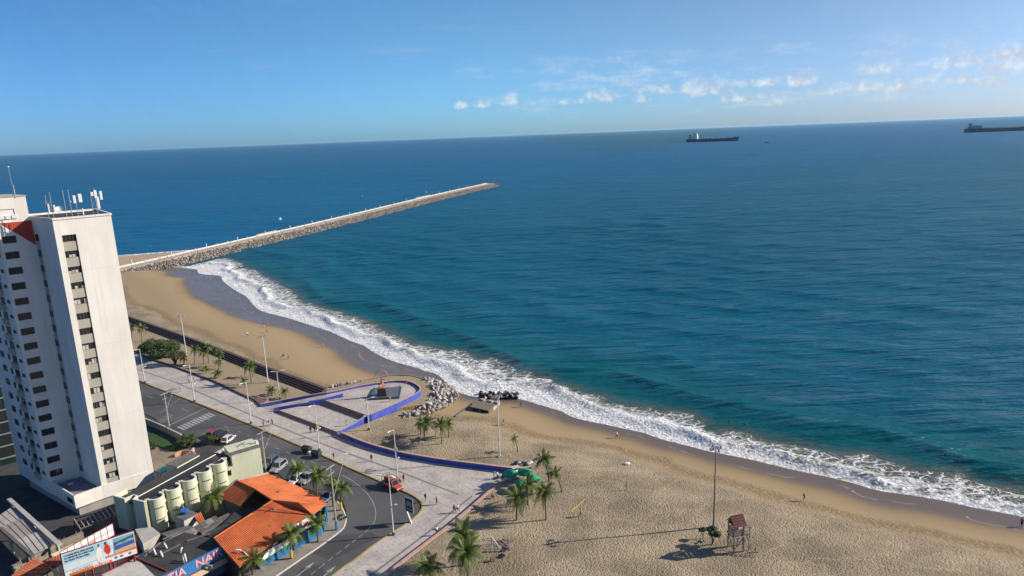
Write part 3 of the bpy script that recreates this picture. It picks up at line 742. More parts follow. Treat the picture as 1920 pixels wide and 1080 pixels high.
# side steps from the promenade to the sand and to the garden
for (a, b_, c, d2, z0, z1, lab) in ((P_(632,819), P_(650,826), P_(665,817,.75), P_(644,811,.75), 0, .78, 'short flight of dark steps from promenade up to the sand'),
                                (P_(473,752), P_(490,760), P_(504,752,.1), P_(484,745,.1), .02, .5, 'short flight of dark steps from promenade to the palm garden')):
    st = thing('side_steps', lab, 'steps'); a, b_, c, d2 = map(Vector, (a,b_,c,d2))
    for k in range(4):
        MB().prism([a.lerp(d2,k/4), b_.lerp(c,k/4), b_.lerp(c,k/4+.25), a.lerp(d2,k/4+.25)], -.3, z0+(z1-z0)*(k+1)/4+.02).build('step', M_STEP, st)
    dd_ = (d2-a).normalized()*.2

# ------------------------------------------------------------------ statue on its plinth
M_BLACKG = M('dark_granite', (.055,.058,.06), .35, .4, .8)
M_BRONZE = M('copper_figure', (.62,.235,.12), .45, .3, 2.)
sp_ = thing('monument_base', 'low dark granite basin platform carrying the statue block', 'monument')
pb = [P_(688,751,ZU), P_(749,747.5,ZU), P_(753,727.5,ZU), P_(700,729.5,ZU)]
MB().prism(pb, ZU-.02, ZU+.35).build('platform', M_BLACKG, sp_, bevel=.03)
c = sum((Vector(p) for p in pb), Vector((0,0)))/4
MB().prism([c+(Vector(p)-c)*.86 for p in pb], ZU+.3, ZU+.42).build('basin_floor', M('slate', (.13,.14,.15), .25, .3, 1.), sp_)
kb = Vector(P_(717,741,ZU+.4)); ang = math.atan2(pb[1][1]-pb[0][1], pb[1][0]-pb[0][0])
MB().box((kb.x,kb.y,ZU+1.4), (2.5,1.9,2.1), ang, .78).build('block', M_BLACKG, sp_, bevel=.04)
stt = thing('statue', 'copper coloured statue of a leaning figure inside a tall open ring', 'statue', (kb.x,kb.y,ZU+2.45), ang)
def skin_mesh(name, verts, edges, radii, sub=1, root=0):
    me = bpy.data.meshes.new(name); me.from_pydata(verts, edges, [])
    o = bpy.data.objects.new(name, me); col.objects.link(o)
    md = o.modifiers.new('s','SKIN'); md.use_smooth_shade = True
    for i, r in enumerate(radii):
        sv = me.skin_vertices[0].data[i]; sv.radius = r if hasattr(r,'__len__') else (r,r); sv.use_root = (i == root)
    if sub: o.modifiers.new('u','SUBSURF').levels = sub
    dg = bpy.context.evaluated_depsgraph_get()
    m2 = bpy.data.meshes.new_from_object(o.evaluated_get(dg)); m2.name = name
    bpy.data.objects.remove(o); return m2
fv = [(0,0,1.5),(.1,0,2.0),(.22,0,2.45),(.3,0,2.75),(.34,0,3.0),(-.15,.18,1.35),(-.5,.25,.75),(-.75,.25,.1),(.25,-.2,1.3),(.55,-.25,.75),(.35,-.25,.1),(.2,.3,2.4),(-.3,.5,2.5),(-.75,.5,2.75),(.3,-.3,2.4),(.75,-.4,2.3),(1.05,-.3,2.7)]
fe = [(0,1),(1,2),(2,3),(3,4),(0,5),(5,6),(6,7),(0,8),(8,9),(9,10),(2,11),(11,12),(12,13),(2,14),(14,15),(15,16)]
fr = [.3,.26,.28,.12,.2,.24,.17,.1,.24,.17,.1,.16,.11,.08,.16,.11,.08]
link_mesh('figure', skin_mesh('figure', fv, fe, fr), M_BRONZE, stt)
rv = [(0,0,0)]
rp_ = [(.15+1.75*math.sin(t), 0, 2.55-2.15*math.cos(t)) for t in np.linspace(R(18), R(342), 30)]
MB().tube(rp_, .075, 6).build('ring', M_BRONZE, stt, smooth=True)
MB().box((0,0,.02),(1.9,1.2,.12)).build('base', M_BRONZE, stt)

# ------------------------------------------------------------------ rocks
def rock_mesh(name, seed):
    r = np.random.default_rng(seed); bm = bmesh.new()
    for _ in range(15):
        v = r.normal(size=3); v /= np.linalg.norm(v); v *= r.uniform(.8,1.05)
        bm.verts.new((v[0], v[1]*.8, v[2]*.68))
    h = bmesh.ops.convex_hull(bm, input=bm.verts)
    bmesh.ops.delete(bm, geom=[v for v in bm.verts if not v.link_faces], context='VERTS')
    me = bpy.data.meshes.new(name); bm.to_mesh(me); bm.free(); return me
m, T, b = newmat('rock'); M_ROCK = m
oi = T.add('ShaderNodeObjectInfo').outputs['Random']; p = T.pos(); cellc = T.noise(p, .55, 2)
cc = T.mix(T.math('FRACT', T.math('ADD', oi, T.math('MULTIPLY', cellc, 1.7))), (.105,.09,.075), (.34,.30,.255))
T.put(b.inputs['Base Color'], T.mix(T.ss(T.noise(p, 3., 5, .7), .4, .7, 0, .6), cc, (.11,.09,.075))); b.inputs['Roughness'].default_value = .9
T.put(b.inputs['Normal'], T.bump(T.noise(p, 4., 5, .65), .7, .12))
m, T, b = newmat('wet_rock'); M_WROCK = m; p = T.pos()
T.put(b.inputs['Base Color'], T.mix(T.noise(p, 2., 4), (.012,.012,.013), (.04,.038,.035))); b.inputs['Roughness'].default_value = .35
T.put(b.inputs['Normal'], T.bump(T.noise(p, 4., 5, .65), .7, .12))
ROCKS = [rock_mesh('rock', 40+i) for i in range(7)]
for r_ in ROCKS: r_.materials.append(M_ROCK)
m, T, b = newmat('pale_rock'); M_ROCKL = m; p = T.pos(); oi = T.add('ShaderNodeObjectInfo').outputs['Random']
cc = T.mix(oi, (.21,.195,.18), (.46,.435,.41)); T.put(b.inputs['Base Color'], T.mix(T.ss(T.noise(p, 3., 5, .7), .45, .72, 0, .5), cc, (.15,.13,.115))); b.inputs['Roughness'].default_value = .9
T.put(b.inputs['Normal'], T.bump(T.noise(p, 4., 5, .65), .7, .12))
ROCKSL = [r_.copy() for r_ in ROCKS]
for r_ in ROCKSL: r_.materials[0] = M_ROCKL
ROCKSW = [r_.copy() for r_ in ROCKS]
for r_ in ROCKSW: r_.materials[0] = M_WROCK
def rock(parent, x, y, z, s, pool=ROCKS):
    o = bpy.data.objects.new('rock', random.choice(pool)); col.objects.link(o); o.parent = parent
    o.location = (x, y, z); k = random.uniform(.8,1.25)
    o.scale = (s*k, s/k, s*random.uniform(.8,1.1)); o.rotation_euler = [random.uniform(0,6.28) for _ in range(3)]
    return o
z2 = lambda x, y, z: G2(640+x/4.5, 660+y/4.5, z)
rpoly = [z2(680,232,0), z2(820,283,-.8), z2(900,318,-1), z2(985,355,-1), z2(992,388,-.8), z2(930,440,-.4), z2(830,487,-.2), z2(730,522,0), z2(620,548,.2), z2(525,562,.3), z2(515,545,.5), z2(640,478,.8), z2(725,425,.9), z2(772,335,.9), z2(752,285,.9)]
rev = thing('rock_revetment', 'heap of pale grey boulders banked against the plaza wall', 'rocks')
bx = np.array(rpoly); cnt = 0
pts = []
for _ in range(12000):
    q = rng.uniform(bx.min(0), bx.max(0))
    if in_poly([q], rpoly)[0] and all((q[0]-a)**2+(q[1]-b_)**2 > .92 for a, b_ in pts):
        pts.append(tuple(q))
wl_ = np.array(plaza_out)
for q in pts[:285]:
    d, s = shore_ds([q]); dw_ = np.min(np.hypot(wl_[:,0]-q[0], wl_[:,1]-q[1]))
    z = float(sand_z(d)[0]); z = max(z, .95-.23*dw_)
    rock(rev, q[0], q[1], z+.15, random.uniform(.62,1.12), ROCKSL)
row = thing('rock_row', 'line of small rubble boulders behind the plaza on the beach', 'rocks')
lr = resample([z2(-60,310,.3), z2(0,297,.3), z2(150,268,.3), z2(300,242,.3), z2(440,225,.3), z2(560,222,.3), z2(680,232,.3)], .85)
for q in lr:
    for k in range(2):
        x, y = q[0]+random.uniform(-.5,.5), q[1]+random.uniform(0,1.4); d, s = shore_ds([(x,y)])
        rock(row, x, y, float(sand_z(d)[0])+.3, random.uniform(.45,.9), ROCKSL)
blk = thing('wet_rocks', 'black seaweed covered rocks at the edge of the surf', 'rocks')
for k in range(70):
    x, y = G2(random.uniform(902,972), 744+random.uniform(-6,5), SEA_Z)
    rock(blk, x, y, SEA_Z+random.uniform(-.1,.45), random.uniform(.5,1.15), ROCKSW)
# broken concrete slab on the beach
ruin = thing('concrete_ruin', 'broken concrete slab on short piers lying across the beach', 'ruin')
a, b_, c, d2 = (Vector(G2(x, y, -.1)) for x, y in ((880,762),(916,770),(934,755),(899,748)))
MB().prism([a,b_,c,d2], -.35, -.1).build('slab', M('weathered_concrete', (.19,.155,.12), .9, .35, .7, .4, 4), ruin, bevel=.04)
for t in (.08,.5,.92):
    q = a.lerp(b_, t); n = (d2-a).normalized()
    MB().prism([q, q+(b_-a).normalized()*.5, q+(b_-a).normalized()*.5+n*2.5, q+n*2.5], -1.6, -.352).build('pier', M_DARKC, ruin)
for t in (.1,.55,.9):
    q = d2.lerp(c, t)
    MB().prism([q, q+(c-d2).normalized()*1.2, q+(c-d2).normalized()*1.1+(a-d2).normalized()*.8, q+(a-d2).normalized()*.7], -.102, .25).build('stub', M_CONC, ruin)
q0, q1 = Vector(G2(936,752,-.3)), Vector(G2(918,770,-.5))
MB().beam((q0.x,q0.y,-.6),(q1.x,q1.y,-.9),.4,1.0).build('side_beam', M_CONC, ruin)
for (x0,y0,x1,y1) in ((853,782,878,764),(878,764,890,755)):
    q0, q1 = GS(x0,y0), GS(x1,y1)
    MB().beam(q0+Vector((0,0,.05)), q1+Vector((0,0,.15)), .35, .5).build('fallen_beam', M_DARKC, ruin)

# ------------------------------------------------------------------ jetty
jet = thing('jetty', 'long concrete topped rubble jetty with white parapet running out to sea', 'jetty')
JZ = 1.5
par_px = [(120,526),(226,501.5),(360.6,470.6),(486,443),(580,421.6),(690,395.5),(785,372.7),(860,355.5),(920,343),(941,342)]
dk_px  = [(120,537),(228.5,509),(330,486),(431,464),(580,428.5),(690,401),(768,383),(860,361),(920,348),(938,345.5)]
pl_ = [Vector(P_(x,y,JZ)) for x,y in par_px]; dk_ = [Vector(P_(x,y,JZ)) for x,y in dk_px]
# straight jetty: fit both edges from the near and far thirds
def along(t): return Vector(jet_a)*(1-t)+Vector(jet_b)*t
u_ = Vector(jd); n_ = Vector(jn)                      # n_ points to the far (open sea) side
Lj = (Vector(jet_b)-Vector(jet_a)).length
cl = [v for v in pl_]; 
def edge(line, s):
    ss_ = [(v-Vector(jet_a)).dot(u_) for v in line]; oo = [(v-Vector(jet_a)).dot(n_) for v in line]
    return float(np.interp(s, ss_, oo))
DW = np.mean([edge(pl_, s)-edge(dk_, s) for s in (60,120,200)]); DW = float(np.clip(DW, 4.5, 9))
svals = np.linspace(-70, Lj-6, 60)
mid = [(edge(pl_, s)) for s in svals]
mid = np.convolve(np.pad(mid, 6, mode='edge'), np.ones(13)/13, 'valid')
far_edge = [tuple(Vector(jet_a)+u_*s+n_*m_) for s, m_ in zip(svals, mid)]
near_edge = [tuple(Vector(jet_a)+u_*s+n_*(m_-DW)) for s, m_ in zip(svals, mid)]
mb = MB(); n = len(svals)
M_DECK = M('jetty_concrete', (.43,.375,.30), .85, .2, .3)
mb.prism(near_edge+far_edge[::-1], SEA_Z-2, JZ); mb.build('deck', M_DECK, jet)
ribbon(MB(), [tuple(p) for p in offset_poly(far_edge, -.02)], .4, SEA_Z-1, JZ+.75).build('parapet', M('parapet_paint', (.60,.57,.53), .8, .25, .4), jet)
ribbon(MB(), [tuple(p) for p in offset_poly(near_edge, -.45)], .45, SEA_Z-1, JZ+.18).build('edge_beam', M_DECK, jet)
post_me = MB().box((0,0,.7),(.32,.32,1.4)).box((0,0,1.44),(.46,.46,.1)).mesh('parapet_post'); post_me.materials.append(M_WHITE)
for k in range(60):
    s = 10+k*(Lj-25)/60
    i = float(np.interp(s, svals, mid)); q = Vector(jet_a)+u_*s+n_*(i-.22)
    o = link_mesh('parapet_post', post_me, None, jet); o.location = (q.x,q.y,JZ); o.rotation_euler[2] = math.atan2(u_.y,u_.x)
    if k % 3 == 0: o.scale = (1,1,1.9)
for s, ln, wd_ in ((edge and (Vector(P_(512,437,JZ))-Vector(jet_a)).dot(u_), 22, 5), ((Vector(P_(797,369,JZ))-Vector(jet_a)).dot(u_), 34, 6), (Lj-9, 14, 4)):
    i = float(np.interp(s, svals, mid)); q = Vector(jet_a)+u_*s+n_*i
    a = q-u_*ln/2+n_*.1; b2 = q+u_*ln/2+n_*.1
    MB().prism([a+n_*.4, b2+n_*.4, b2+n_*wd_, a+n_*wd_], SEA_Z-1, JZ-.004).build('viewing_platform', M_DECK, jet)
    ribbon(MB(), [tuple(a+n_*wd_), tuple(b2+n_*wd_)], .3, SEA_Z, JZ+.55).build('platform_parapet', M_DECK, jet)
# rubble: a core slope and rocks; the nearest 260 are single rocks, the rest one mass
slope = 8.5
rk = []
s = -62.
while s < Lj+9:
    m_ = float(np.interp(s, svals, mid))-DW-.5
    for j in range(10):
        f = (j+random.uniform(0,.9))/10
        if s > Lj-5: rk.append((s+random.uniform(-.8,.8), m_-random.uniform(-DW-2,slope*.8)*(1-(s-Lj+5)/18), JZ-.4-(s-Lj+5)*.2+random.uniform(-.5,.4), random.uniform(.8,1.3)))
        else: rk.append((s+random.uniform(-.8,.8), m_-f*slope, JZ-.12-(JZ-SEA_Z+.1)*f+random.uniform(-.3,.25), random.uniform(.55,1.05)))
    if s > 55:
        for j in range(3): rk.append((s+random.uniform(-.8,.8), m_+DW+1.3+j*1.3, JZ-.6-j*1.1, random.uniform(.7,1.2)))
    s += 1.25
core = MB(); cn = [Vector(jet_a)+u_*s_+n_*(m_-DW-.3) for s_, m_ in zip(svals, mid)]; cf = [q-n_*(slope+.4) for q in cn]
core.add([(q.x,q.y,JZ-.3) for q in cn]+[(q.x,q.y,SEA_Z-.9) for q in cf], [(i,i+1,n+i+1,n+i) for i in range(n-1)])
core.build('rubble_core', M('rubble_core', (.12,.105,.09), .95, .4, .6, .8, 2), jet)
rk.sort(key=lambda q: (abs(q[0]-0) if q[0] > -8 else 1e6))
vs_, fs_, base_i = [], [], 0
for i, (s_, o_, z_, r_) in enumerate(rk):
    q = Vector(jet_a)+u_*s_+n_*o_
    if i < 260: rock(jet, q.x, q.y, z_, r_); continue
    me_ = ROCKS[i % len(ROCKS)]
    e = Matrix.LocRotScale(Vector((q.x,q.y,z_)), Matrix.Rotation(random.uniform(0,6.3),3,'Z') @ Matrix.Rotation(random.uniform(0,6.3),3,'X'), Vector((r_*random.uniform(.8,1.2),r_,r_)))
    vs_ += [tuple(e @ v.co) for v in me_.vertices]; fs_ += [tuple(base_i+k for k in f.vertices) for f in me_.polygons]; base_i += len(me_.vertices)
me_ = bpy.data.meshes.new('rubble'); me_.from_pydata(vs_, [], fs_); tag(link_mesh('rubble', me_, M_ROCK, jet), kind='stuff')
# small sand beach on the far side of the jetty
fb = [tuple(Vector(shore2[0])+n_*-2), tuple(shore2[1]), tuple(shore2[2]), tuple(shore2[3]), (shore2[3][0]-60, shore2[3][1]-80), tuple(Vector(jet_a)-u_*80+n_*4), tuple(Vector(jet_a)+n_*2)]
jn_near = [tuple(Vector(jet_a)-u_*75+n_*1.), tuple(Vector(jet_a)+u_*((Vector(shore2[0])-Vector(jet_a)).dot(u_)+10)+n_*1.)]
wl2 = resample([tuple(p) for p in shore2], 6.)
in2 = resample([jn_near[1], jn_near[0]], 6.)
mb = MB(); nn_ = 24
wl2 = [wl2[int(i*(len(wl2)-1)/nn_)] for i in range(nn_+1)]; in2 = [in2[int(i*(len(in2)-1)/nn_)] for i in range(nn_+1)]
vs_ = []
for i in range(nn_+1):
    w_, l_ = Vector(wl2[i]), Vector(in2[i]); out = (w_-l_).normalized()
    for k, (q, z) in enumerate(((w_+out*10, SEA_Z-.8), (w_, SEA_Z+.02), (w_.lerp(l_,.3), SEA_Z+.8), (w_.lerp(l_,.7), .6), (l_, .9))): vs_.append((q.x,q.y,z))
mb.add(vs_, [(i*5+k, i*5+k+1, i*5+k+6, i*5+k+5) for i in range(nn_) for k in range(4)])
fbo = mb.build('far_beach', M('far_sand', (.44,.33,.21), .9, .15, .1), smooth=True); struct(fbo)
if fbo.data.polygons[5].normal.z < 0: fbo.data.flip_normals()
# ------------------------------------------------------------------ apartment tower
m, T, b = newmat('white_tile_cladding'); M_TOWER = m
p = T.pos(); n1 = T.noise(T.mapv(p,(1,1,.25)), .35, 5, .6); zc_ = T.sep(p)[2]
c_ = T.mix(T.ss(n1,.3,.7), (.60,.565,.515), (.68,.655,.61))
br = T.math('FRACT', T.math('MULTIPLY', zc_, 3.6)); c_ = T.mix(T.math('MULTIPLY', T.ss(br, .12, .0), .22), c_, (.42,.40,.37))
j2 = T.math('FRACT', T.math('DIVIDE', T.math('SUBTRACT', zc_, 2.6), 14.2)); c_ = T.mix(T.ss(j2, .006, .0, 0, .5), c_, (.3,.28,.26))
st_ = T.noise(T.mapv(p,(2.4,2.4,.06)), 1., 4, .6); c_ = T.mix(T.ss(st_, .52, .78, 0, .36), c_, (.42,.39,.34))
T.put(b.inputs['Base Color'], c_); b.inputs['Roughness'].default_value = .55; T.put(b.inputs['Normal'], T.bump(T.noise(p, 3.,4), .12, .03))
M_SPAN = M('beige_spandrel', (.40,.37,.31), .8, .12, .8)
m, T, b = newmat('dark_glass'); M_GLASS = m; p = T.pos()
T.put(b.inputs['Base Color'], T.mix(T.noise(p, .9, 2), (.008,.010,.012), (.035,.038,.04))); b.inputs['Roughness'].default_value = .12
M_FRAME = M('window_frame', (.10,.10,.10), .5, .2, 1)
M_CURT = M('curtain', (.52,.50,.46), .9, .25, 2.)
M_REDP = M('red_paint', (.42,.055,.03), .7, .15, 1.)
M_ROOFD = M('roof_membrane', (.045,.045,.047), .9, .5, .5, .4, 3)
M_ROOFB = M('roof_brown', (.22,.18,.13), .9, .4, .5, .4, 3)
tw = thing('apartment_tower', 'tall white tiled apartment tower with a red triangle below its roof', 'building')
TL = Vector(G2(98,413,54.5)); TR = Vector(G2(208,403,54.5)); tu = (TR-TL).normalized(); tv = Vector((-tu.y,tu.x)); TWD = (TR-TL).length
def W(u, v): return TL+tu*u+tv*v
SK = -.25
def WS(u, v): return W(u+SK*v, v)
def prism_uv(uvs, z0, z1, name, mat, parent, skew=True, bevel=0):
    return MB().prism([(WS if skew else W)(a, c) for a, c in uvs], z0, z1).build(name, mat, parent, bevel=bevel)
ZT = 54.5; cu0, cu1 = .95, 3.1; dpt = .32
f1 = [51.7-2.84*i for i in range(17)]
mb = MB()
# block A: core set back behind the window channel, then the facade left and right of it
mb.prism([W(.0,0), W(cu0,0), WS(cu0,15), WS(0,15)], 1.6, ZT)
mb.prism([W(cu1,0), W(TWD,0), W(TWD,15), W(cu1,15)], 1.6, ZT)
mb.prism([W(cu0,dpt+.004), W(cu1,dpt+.004), W(cu1,14.99), WS(cu0,14.99)], 1.6, ZT-.004)
mb.prism([W(cu0,0), W(cu1,0), W(cu1,dpt), W(cu0,dpt)], f1[0]+.02, ZT)
# block B behind, to the left
mb.prism([WS(-5.2,9), WS(.05,9), WS(.05,24), WS(-5.2,24)], 1.6, ZT-.4)
mb.build('wall', M_TOWER, tw)
for i, zt in enumerate(f1):
    MB().add([(*W(cu0,.16),zt-1.2-1.62),(*W(cu1,.16),zt-1.2-1.62),(*W(cu1,.16),zt-1.2),(*W(cu0,.16),zt-1.2),
              (*W(cu0,dpt),zt-1.2-1.62),(*W(cu1,dpt),zt-1.2-1.62),(*W(cu1,dpt),zt-1.2),(*W(cu0,dpt),zt-1.2)],
             [(0,1,2,3),(3,2,6,7),(1,5,6,2),(4,0,3,7)]).build('spandrel_panel', M_SPAN, tw)
    wn = MB().prism([W(cu0,dpt-.02), W(cu1,dpt-.02), W(cu1,dpt), W(cu0,dpt)], zt-1.2, zt).build('window', M_GLASS, tw)
    fr = MB()
    for k in range(5):
        uu = cu0+.04+(cu1-cu0-.08)*k/4; a = W(uu,.24); fr.beam((a.x,a.y,zt-1.2),(a.x,a.y,zt),.05)
    for z in (zt-1.17, zt-.03): a, b_ = W(cu0,.24), W(cu1,.24); fr.beam((a.x,a.y,z),(b_.x,b_.y,z),.06)
    fr.build('window_frame', M_FRAME, wn)
    for _c in range(random.choice((0,1,1,2))):
        k = random.randint(0,3); hgt_ = random.uniform(.4,1.1)
        a, b_ = W(cu0+.1+k*.52,.27), W(cu0+.1+k*.52+random.choice((.45,.95)) if k < 3 else cu1-.1,.27)
        MB().beam((a.x,a.y,zt-1.15+hgt_/2),(b_.x,b_.y,zt-1.15+hgt_/2),.02,hgt_).build('curtain', M_CURT, wn)
# windows of the recessed face (block B front)
def wall_window(u0, u1, v, z0, z1, parent, name='window', out=(0,-1)):
    a, b_ = WS(u0,v), WS(u1,v); t = (b_-a).normalized(); n = Vector((t.y,-t.x))
    wn = MB().prism([a+n*.02, b_+n*.02, b_-n*.1, a-n*.1], z0, z1).build(name, M_GLASS, parent)
    fr = MB(); o = n*.03
    for q in (a, b_, a.lerp(b_,.5)): fr.beam((*(q+o),z0),(*(q+o),z1),.07,.09)
    for z in (z0,z1): fr.beam((*(a+o),z),(*(b_+o),z),.09,.07)
    fr.build('window_frame', M_FRAME, wn); return wn
for zt in f1: wall_window(-4.7,-2.75,8.995,zt-1.25,zt-.05,tw)
def side_window(ub, v0, v1, z0, z1):       # on a face that runs away from the photograph's viewpoint (facing -u)
    a, b_ = WS(ub,v0), WS(ub,v1); t = (b_-a).normalized(); n = Vector((-t.y,t.x))
    wn = MB().prism([a+n*.02, b_+n*.02, b_-n*.1, a-n*.1], z0, z1).build('window', M_GLASS, tw)
    fr = MB()
    for z in (z0,z1): fr.beam((*(a+n*.03),z),(*(b_+n*.03),z),.08,.06)
    for q in (a,b_): fr.beam((*(q+n*.03),z0),(*(q+n*.03),z1),.07,.08)
    fr.build('window_frame', M_FRAME, wn)
a, b_ = WS(0,7.1), WS(0,8.6); n = Vector((-(b_-a).normalized().y,(b_-a).normalized().x))
MB().prism([a+n*.004, b_+n*.004, b_-n*.1, a-n*.1], 5, 51.6).build('service_strip', M_SPAN, tw)
for zt in f1:
    side_window(0, 7.15, 8.5, zt-1.3, zt-.1)
    side_window(-5.2, 9.8, 10.3, zt-.9, zt-.3); side_window(-5.2, 10.5, 11.0, zt-.9, zt-.3)
    side_window(-5.2, 15.6, 16.4, zt-1.3, zt-.2); side_window(-5.2, 18.5, 20.2, zt-1.3, zt-.1)
# balcony column on the left face: flush dark panels stand in for recess shade, solid fronts
for zt in f1:
    a, b_ = WS(-5.2,12.2), WS(-5.2,14.4); t = (b_-a).normalized(); n = Vector((-t.y,t.x))
    MB().prism([a+n*.01, b_+n*.01, b_-n*.2, a-n*.2], zt-1.35, zt).build('balcony_shade_panel', M_GLASS, tw)
    MB().prism([a+n*.45, b_+n*.45, b_-n*.1, a-n*.1], zt-2.5, zt-1.4).build('balcony', M_SPAN, tw)
# red triangle painted panel under the cornice of the recessed face
a, b_ = W(-6.95,8.96), W(-2.2,8.96)
MB().add([(*a,ZT-.42),(*b_,ZT-.42),(*b_,ZT-5.0),(*(a+tv*.03),ZT-.42),(*(b_+tv*.03),ZT-.42),(*(b_+tv*.03),ZT-5.0)], [(2,1,0),(0,1,4,3),(1,2,5,4),(2,0,3,5)]).build('red_triangle', M_REDP, tw)
# roofs and parapets
prism_uv([(.35,.35),(TWD-.35+.25*.35,.35),(TWD-.35+.25*14.6,14.6),(.35,14.6)], ZT-.01, ZT+.012, 'roof', M_ROOFD, tw)
par = MB()
for (p0,p1) in ((W(0,0),W(TWD,0)),(W(TWD,0),W(TWD,15)),(WS(0,0),WS(0,9)),(W(TWD,15),WS(0,15))):
    d = (p1-p0).normalized(); par.beam((p0.x,p0.y,ZT+.16),(p1.x,p1.y,ZT+.16),.28,.34)
par.build('parapet', M_TOWER, tw)
prism_uv([(-4.9,9.3),(-.1,9.3),(-.1,23.7),(-4.9,23.7)], ZT-.41, ZT-.36, 'roof', M_ROOFB, tw)
ph_ = prism_uv([(-5.0,9.1),(-.15,9.1),(-.15,17),(-5.0,17)], ZT-.4, ZT+4.0, 'penthouse', M_TOWER, tw)
prism_uv([(-5.1,9.0),(-.05,9.0),(-.05,17.1),(-5.1,17.1)], ZT+4.0, ZT+4.18, 'penthouse_roof', M_CONC, tw)
for k in range(3):
    a = WS(-4.2+k*.95, 9.05); MB().box((a.x,a.y,ZT+.5),(.75,.3,.6), math.atan2(tu.y,tu.x)).build('air_conditioner', M_WHITE, tw)
a, b_ = WS(-4.9,9.05), WS(-2.2,9.05)
MB().tube([(a.x,a.y,ZT+1.9),(b_.x,b_.y,ZT+1.9),(b_.x,b_.y,ZT+.9)], .05, 6).build('pipe', M_GREY, tw)
# podium with terrace
PT = 4.2
pod = [(-4.6,-.95),(TWD,-.02),(TWD,-.01),(0,-.01),(0,9),(-4.9,9)]
mb = MB(); outp = [W(-4.67,-.95), W(-.1,-.3), W(TWD,-.05), W(TWD,.3), W(.02,.3), WS(.02,9), WS(-4.95,9.1)]
mb.prism(outp, 1.6, PT-.85)
for p0, p1 in ((W(-4.67,-.95),W(-.1,-.3)),(WS(-4.95,9.1),W(-4.67,-.95))):
    d = (p1-p0).normalized(); nn = Vector((-d.y,d.x))*.25
    mb.prism([p0,p1,p1+nn,p0+nn], PT-.852, PT)
mb.build('podium', M_TOWER, tw)
mb = MB(); mb.prism([W(-.1,-.3), W(TWD,-.05), W(TWD,-.003), W(-.1,-.003)], PT-.85, PT); mb.build('podium_band', M_TOWER, tw)
a, b_, c, d2 = W(-4.3,-.6), W(-.05,-.0), WS(-.05,8.9), WS(-4.6,8.9)
MB().prism([a,b_,c,d2], PT-.849, PT-.80).build('terrace_floor', M('terrace_tile', (.23,.20,.24), .7, .25, .8), tw)
MB().prism([W(-4.2,-.2), W(TWD-.2,.5), W(TWD-.2,20), WS(-5,20)], -.3, 1.602).build('ground_floor_wall', M('base_wall', (.33,.31,.29), .8, .2, .6, streak=True), tw)
q = W(-4.75,.0); d = (WS(-4.95,9.1)-W(-4.67,-.95)).normalized(); nn = Vector((-d.y,d.x))
qa, qb = W(-4.67,-.95)+d*.9, W(-4.67,-.95)+d*3.3
MB().prism([qa+nn*.01, qb+nn*.01, qb-nn*.1, qa-nn*.1], 2.2, 3.2).build('window', M_GLASS, tw)
for k, (uu, vv, cc) in enumerate(((-1.6,5.8,(.16,.16,.5)),(-2.6,6.6,(.55,.55,.5)),(-3.2,7.6,(.3,.3,.32)))):
    q = WS(uu,vv); MB().box((q.x,q.y,PT-.78),(.9,.8,.08+.3*(k>0)), .6).build('terrace_mat' if k == 0 else 'planter', M('terr%d'%k, cc), tw)
# ---- antennas standing on the roof
M_ANT = M('antenna_white', (.72,.73,.74), .5, .08, 2)
M_MAST = M('galvanised', (.34,.34,.34), .5, .25, 3, metal=.2)
def antenna(px, py, label, h, panels, braces=False, z=ZT):
    q = G(px, py, z); r = thing('antenna_mast', label, 'antenna', q, math.atan2(tu.y,tu.x), 'phone antennas on the tower roof')
    MB().tube([(0,0,0),(0,0,h)], .06, 6).build('mast', M_MAST, r)
    MB().box((0,0,.05),(.5,.5,.1)).build('foot', M_MAST, r)
    for (dx, dy, z0, hh, w) in panels:
        pn = MB().box((dx,dy,z0+hh/2),(w,.16,hh)).build('panel', M_ANT, r, bevel=.03)
        MB().beam((0,0,z0+hh*.3),(dx,dy,z0+hh*.3),.05).beam((0,0,z0+hh*.75),(dx,dy,z0+hh*.75),.05).build('bracket', M_MAST, pn)
    if braces:
        MB().tube([(-.7,.1,0),(-.7,.1,h*.9)], .05, 6).beam((-.7,.1,h*.3),(0,0,h*.6),.04).beam((-.7,.1,h*.6),(0,0,h*.3),.04).beam((-.7,.1,h*.6),(0,0,h*.6),.04).beam((-.7,.1,h*.3),(0,0,h*.3),.04).build('lattice', M_MAST, r)
antenna(101,409,'roof mast with three narrow panels beside the satellite dish',4.6,[(-.5,0,1.0,1.6,.22),(-.75,.2,1.8,1.5,.2),(.35,-.1,.9,1.4,.28)],True)
antenna(126,409,'bare thin roof pole between the panel masts',4.9,[])
antenna(136,407,'thin roof pole with short cross arms beside the paired panels',4.9,[(.12,0,2.6,.3,.12)])
antenna(147,406,'roof mast carrying two white panels side by side',3.2,[(-.15,0,2.4,1.4,.4),(.75,0,2.5,1.5,.55),(.85,0,.2,1.2,.2)])
antenna(184,402,'tall lattice braced roof mast with four long white panels near the parapet corner',4.8,[(.1,0,3.0,1.4,.45),(.35,.1,1.0,2.2,.4),(.95,0,2.6,1.6,.4),(-.45,0,3.4,.7,.4)],True)
q = G(113,403,ZT); ds = thing('satellite_dish', 'small white satellite dish on the tower roof', 'satellite dish', q, .6)
bm = bmesh.new(); bmesh.ops.create_uvsphere(bm, u_segments=14, v_segments=10, radius=.75)
bmesh.ops.delete(bm, geom=[v for v in bm.verts if v.co.z > -.38], context='VERTS'); bmesh.ops.rotate(bm, verts=bm.verts, matrix=Matrix.Rotation(R(62),3,'X')); bmesh.ops.translate(bm, verts=bm.verts, vec=(0,-.3,1.3))
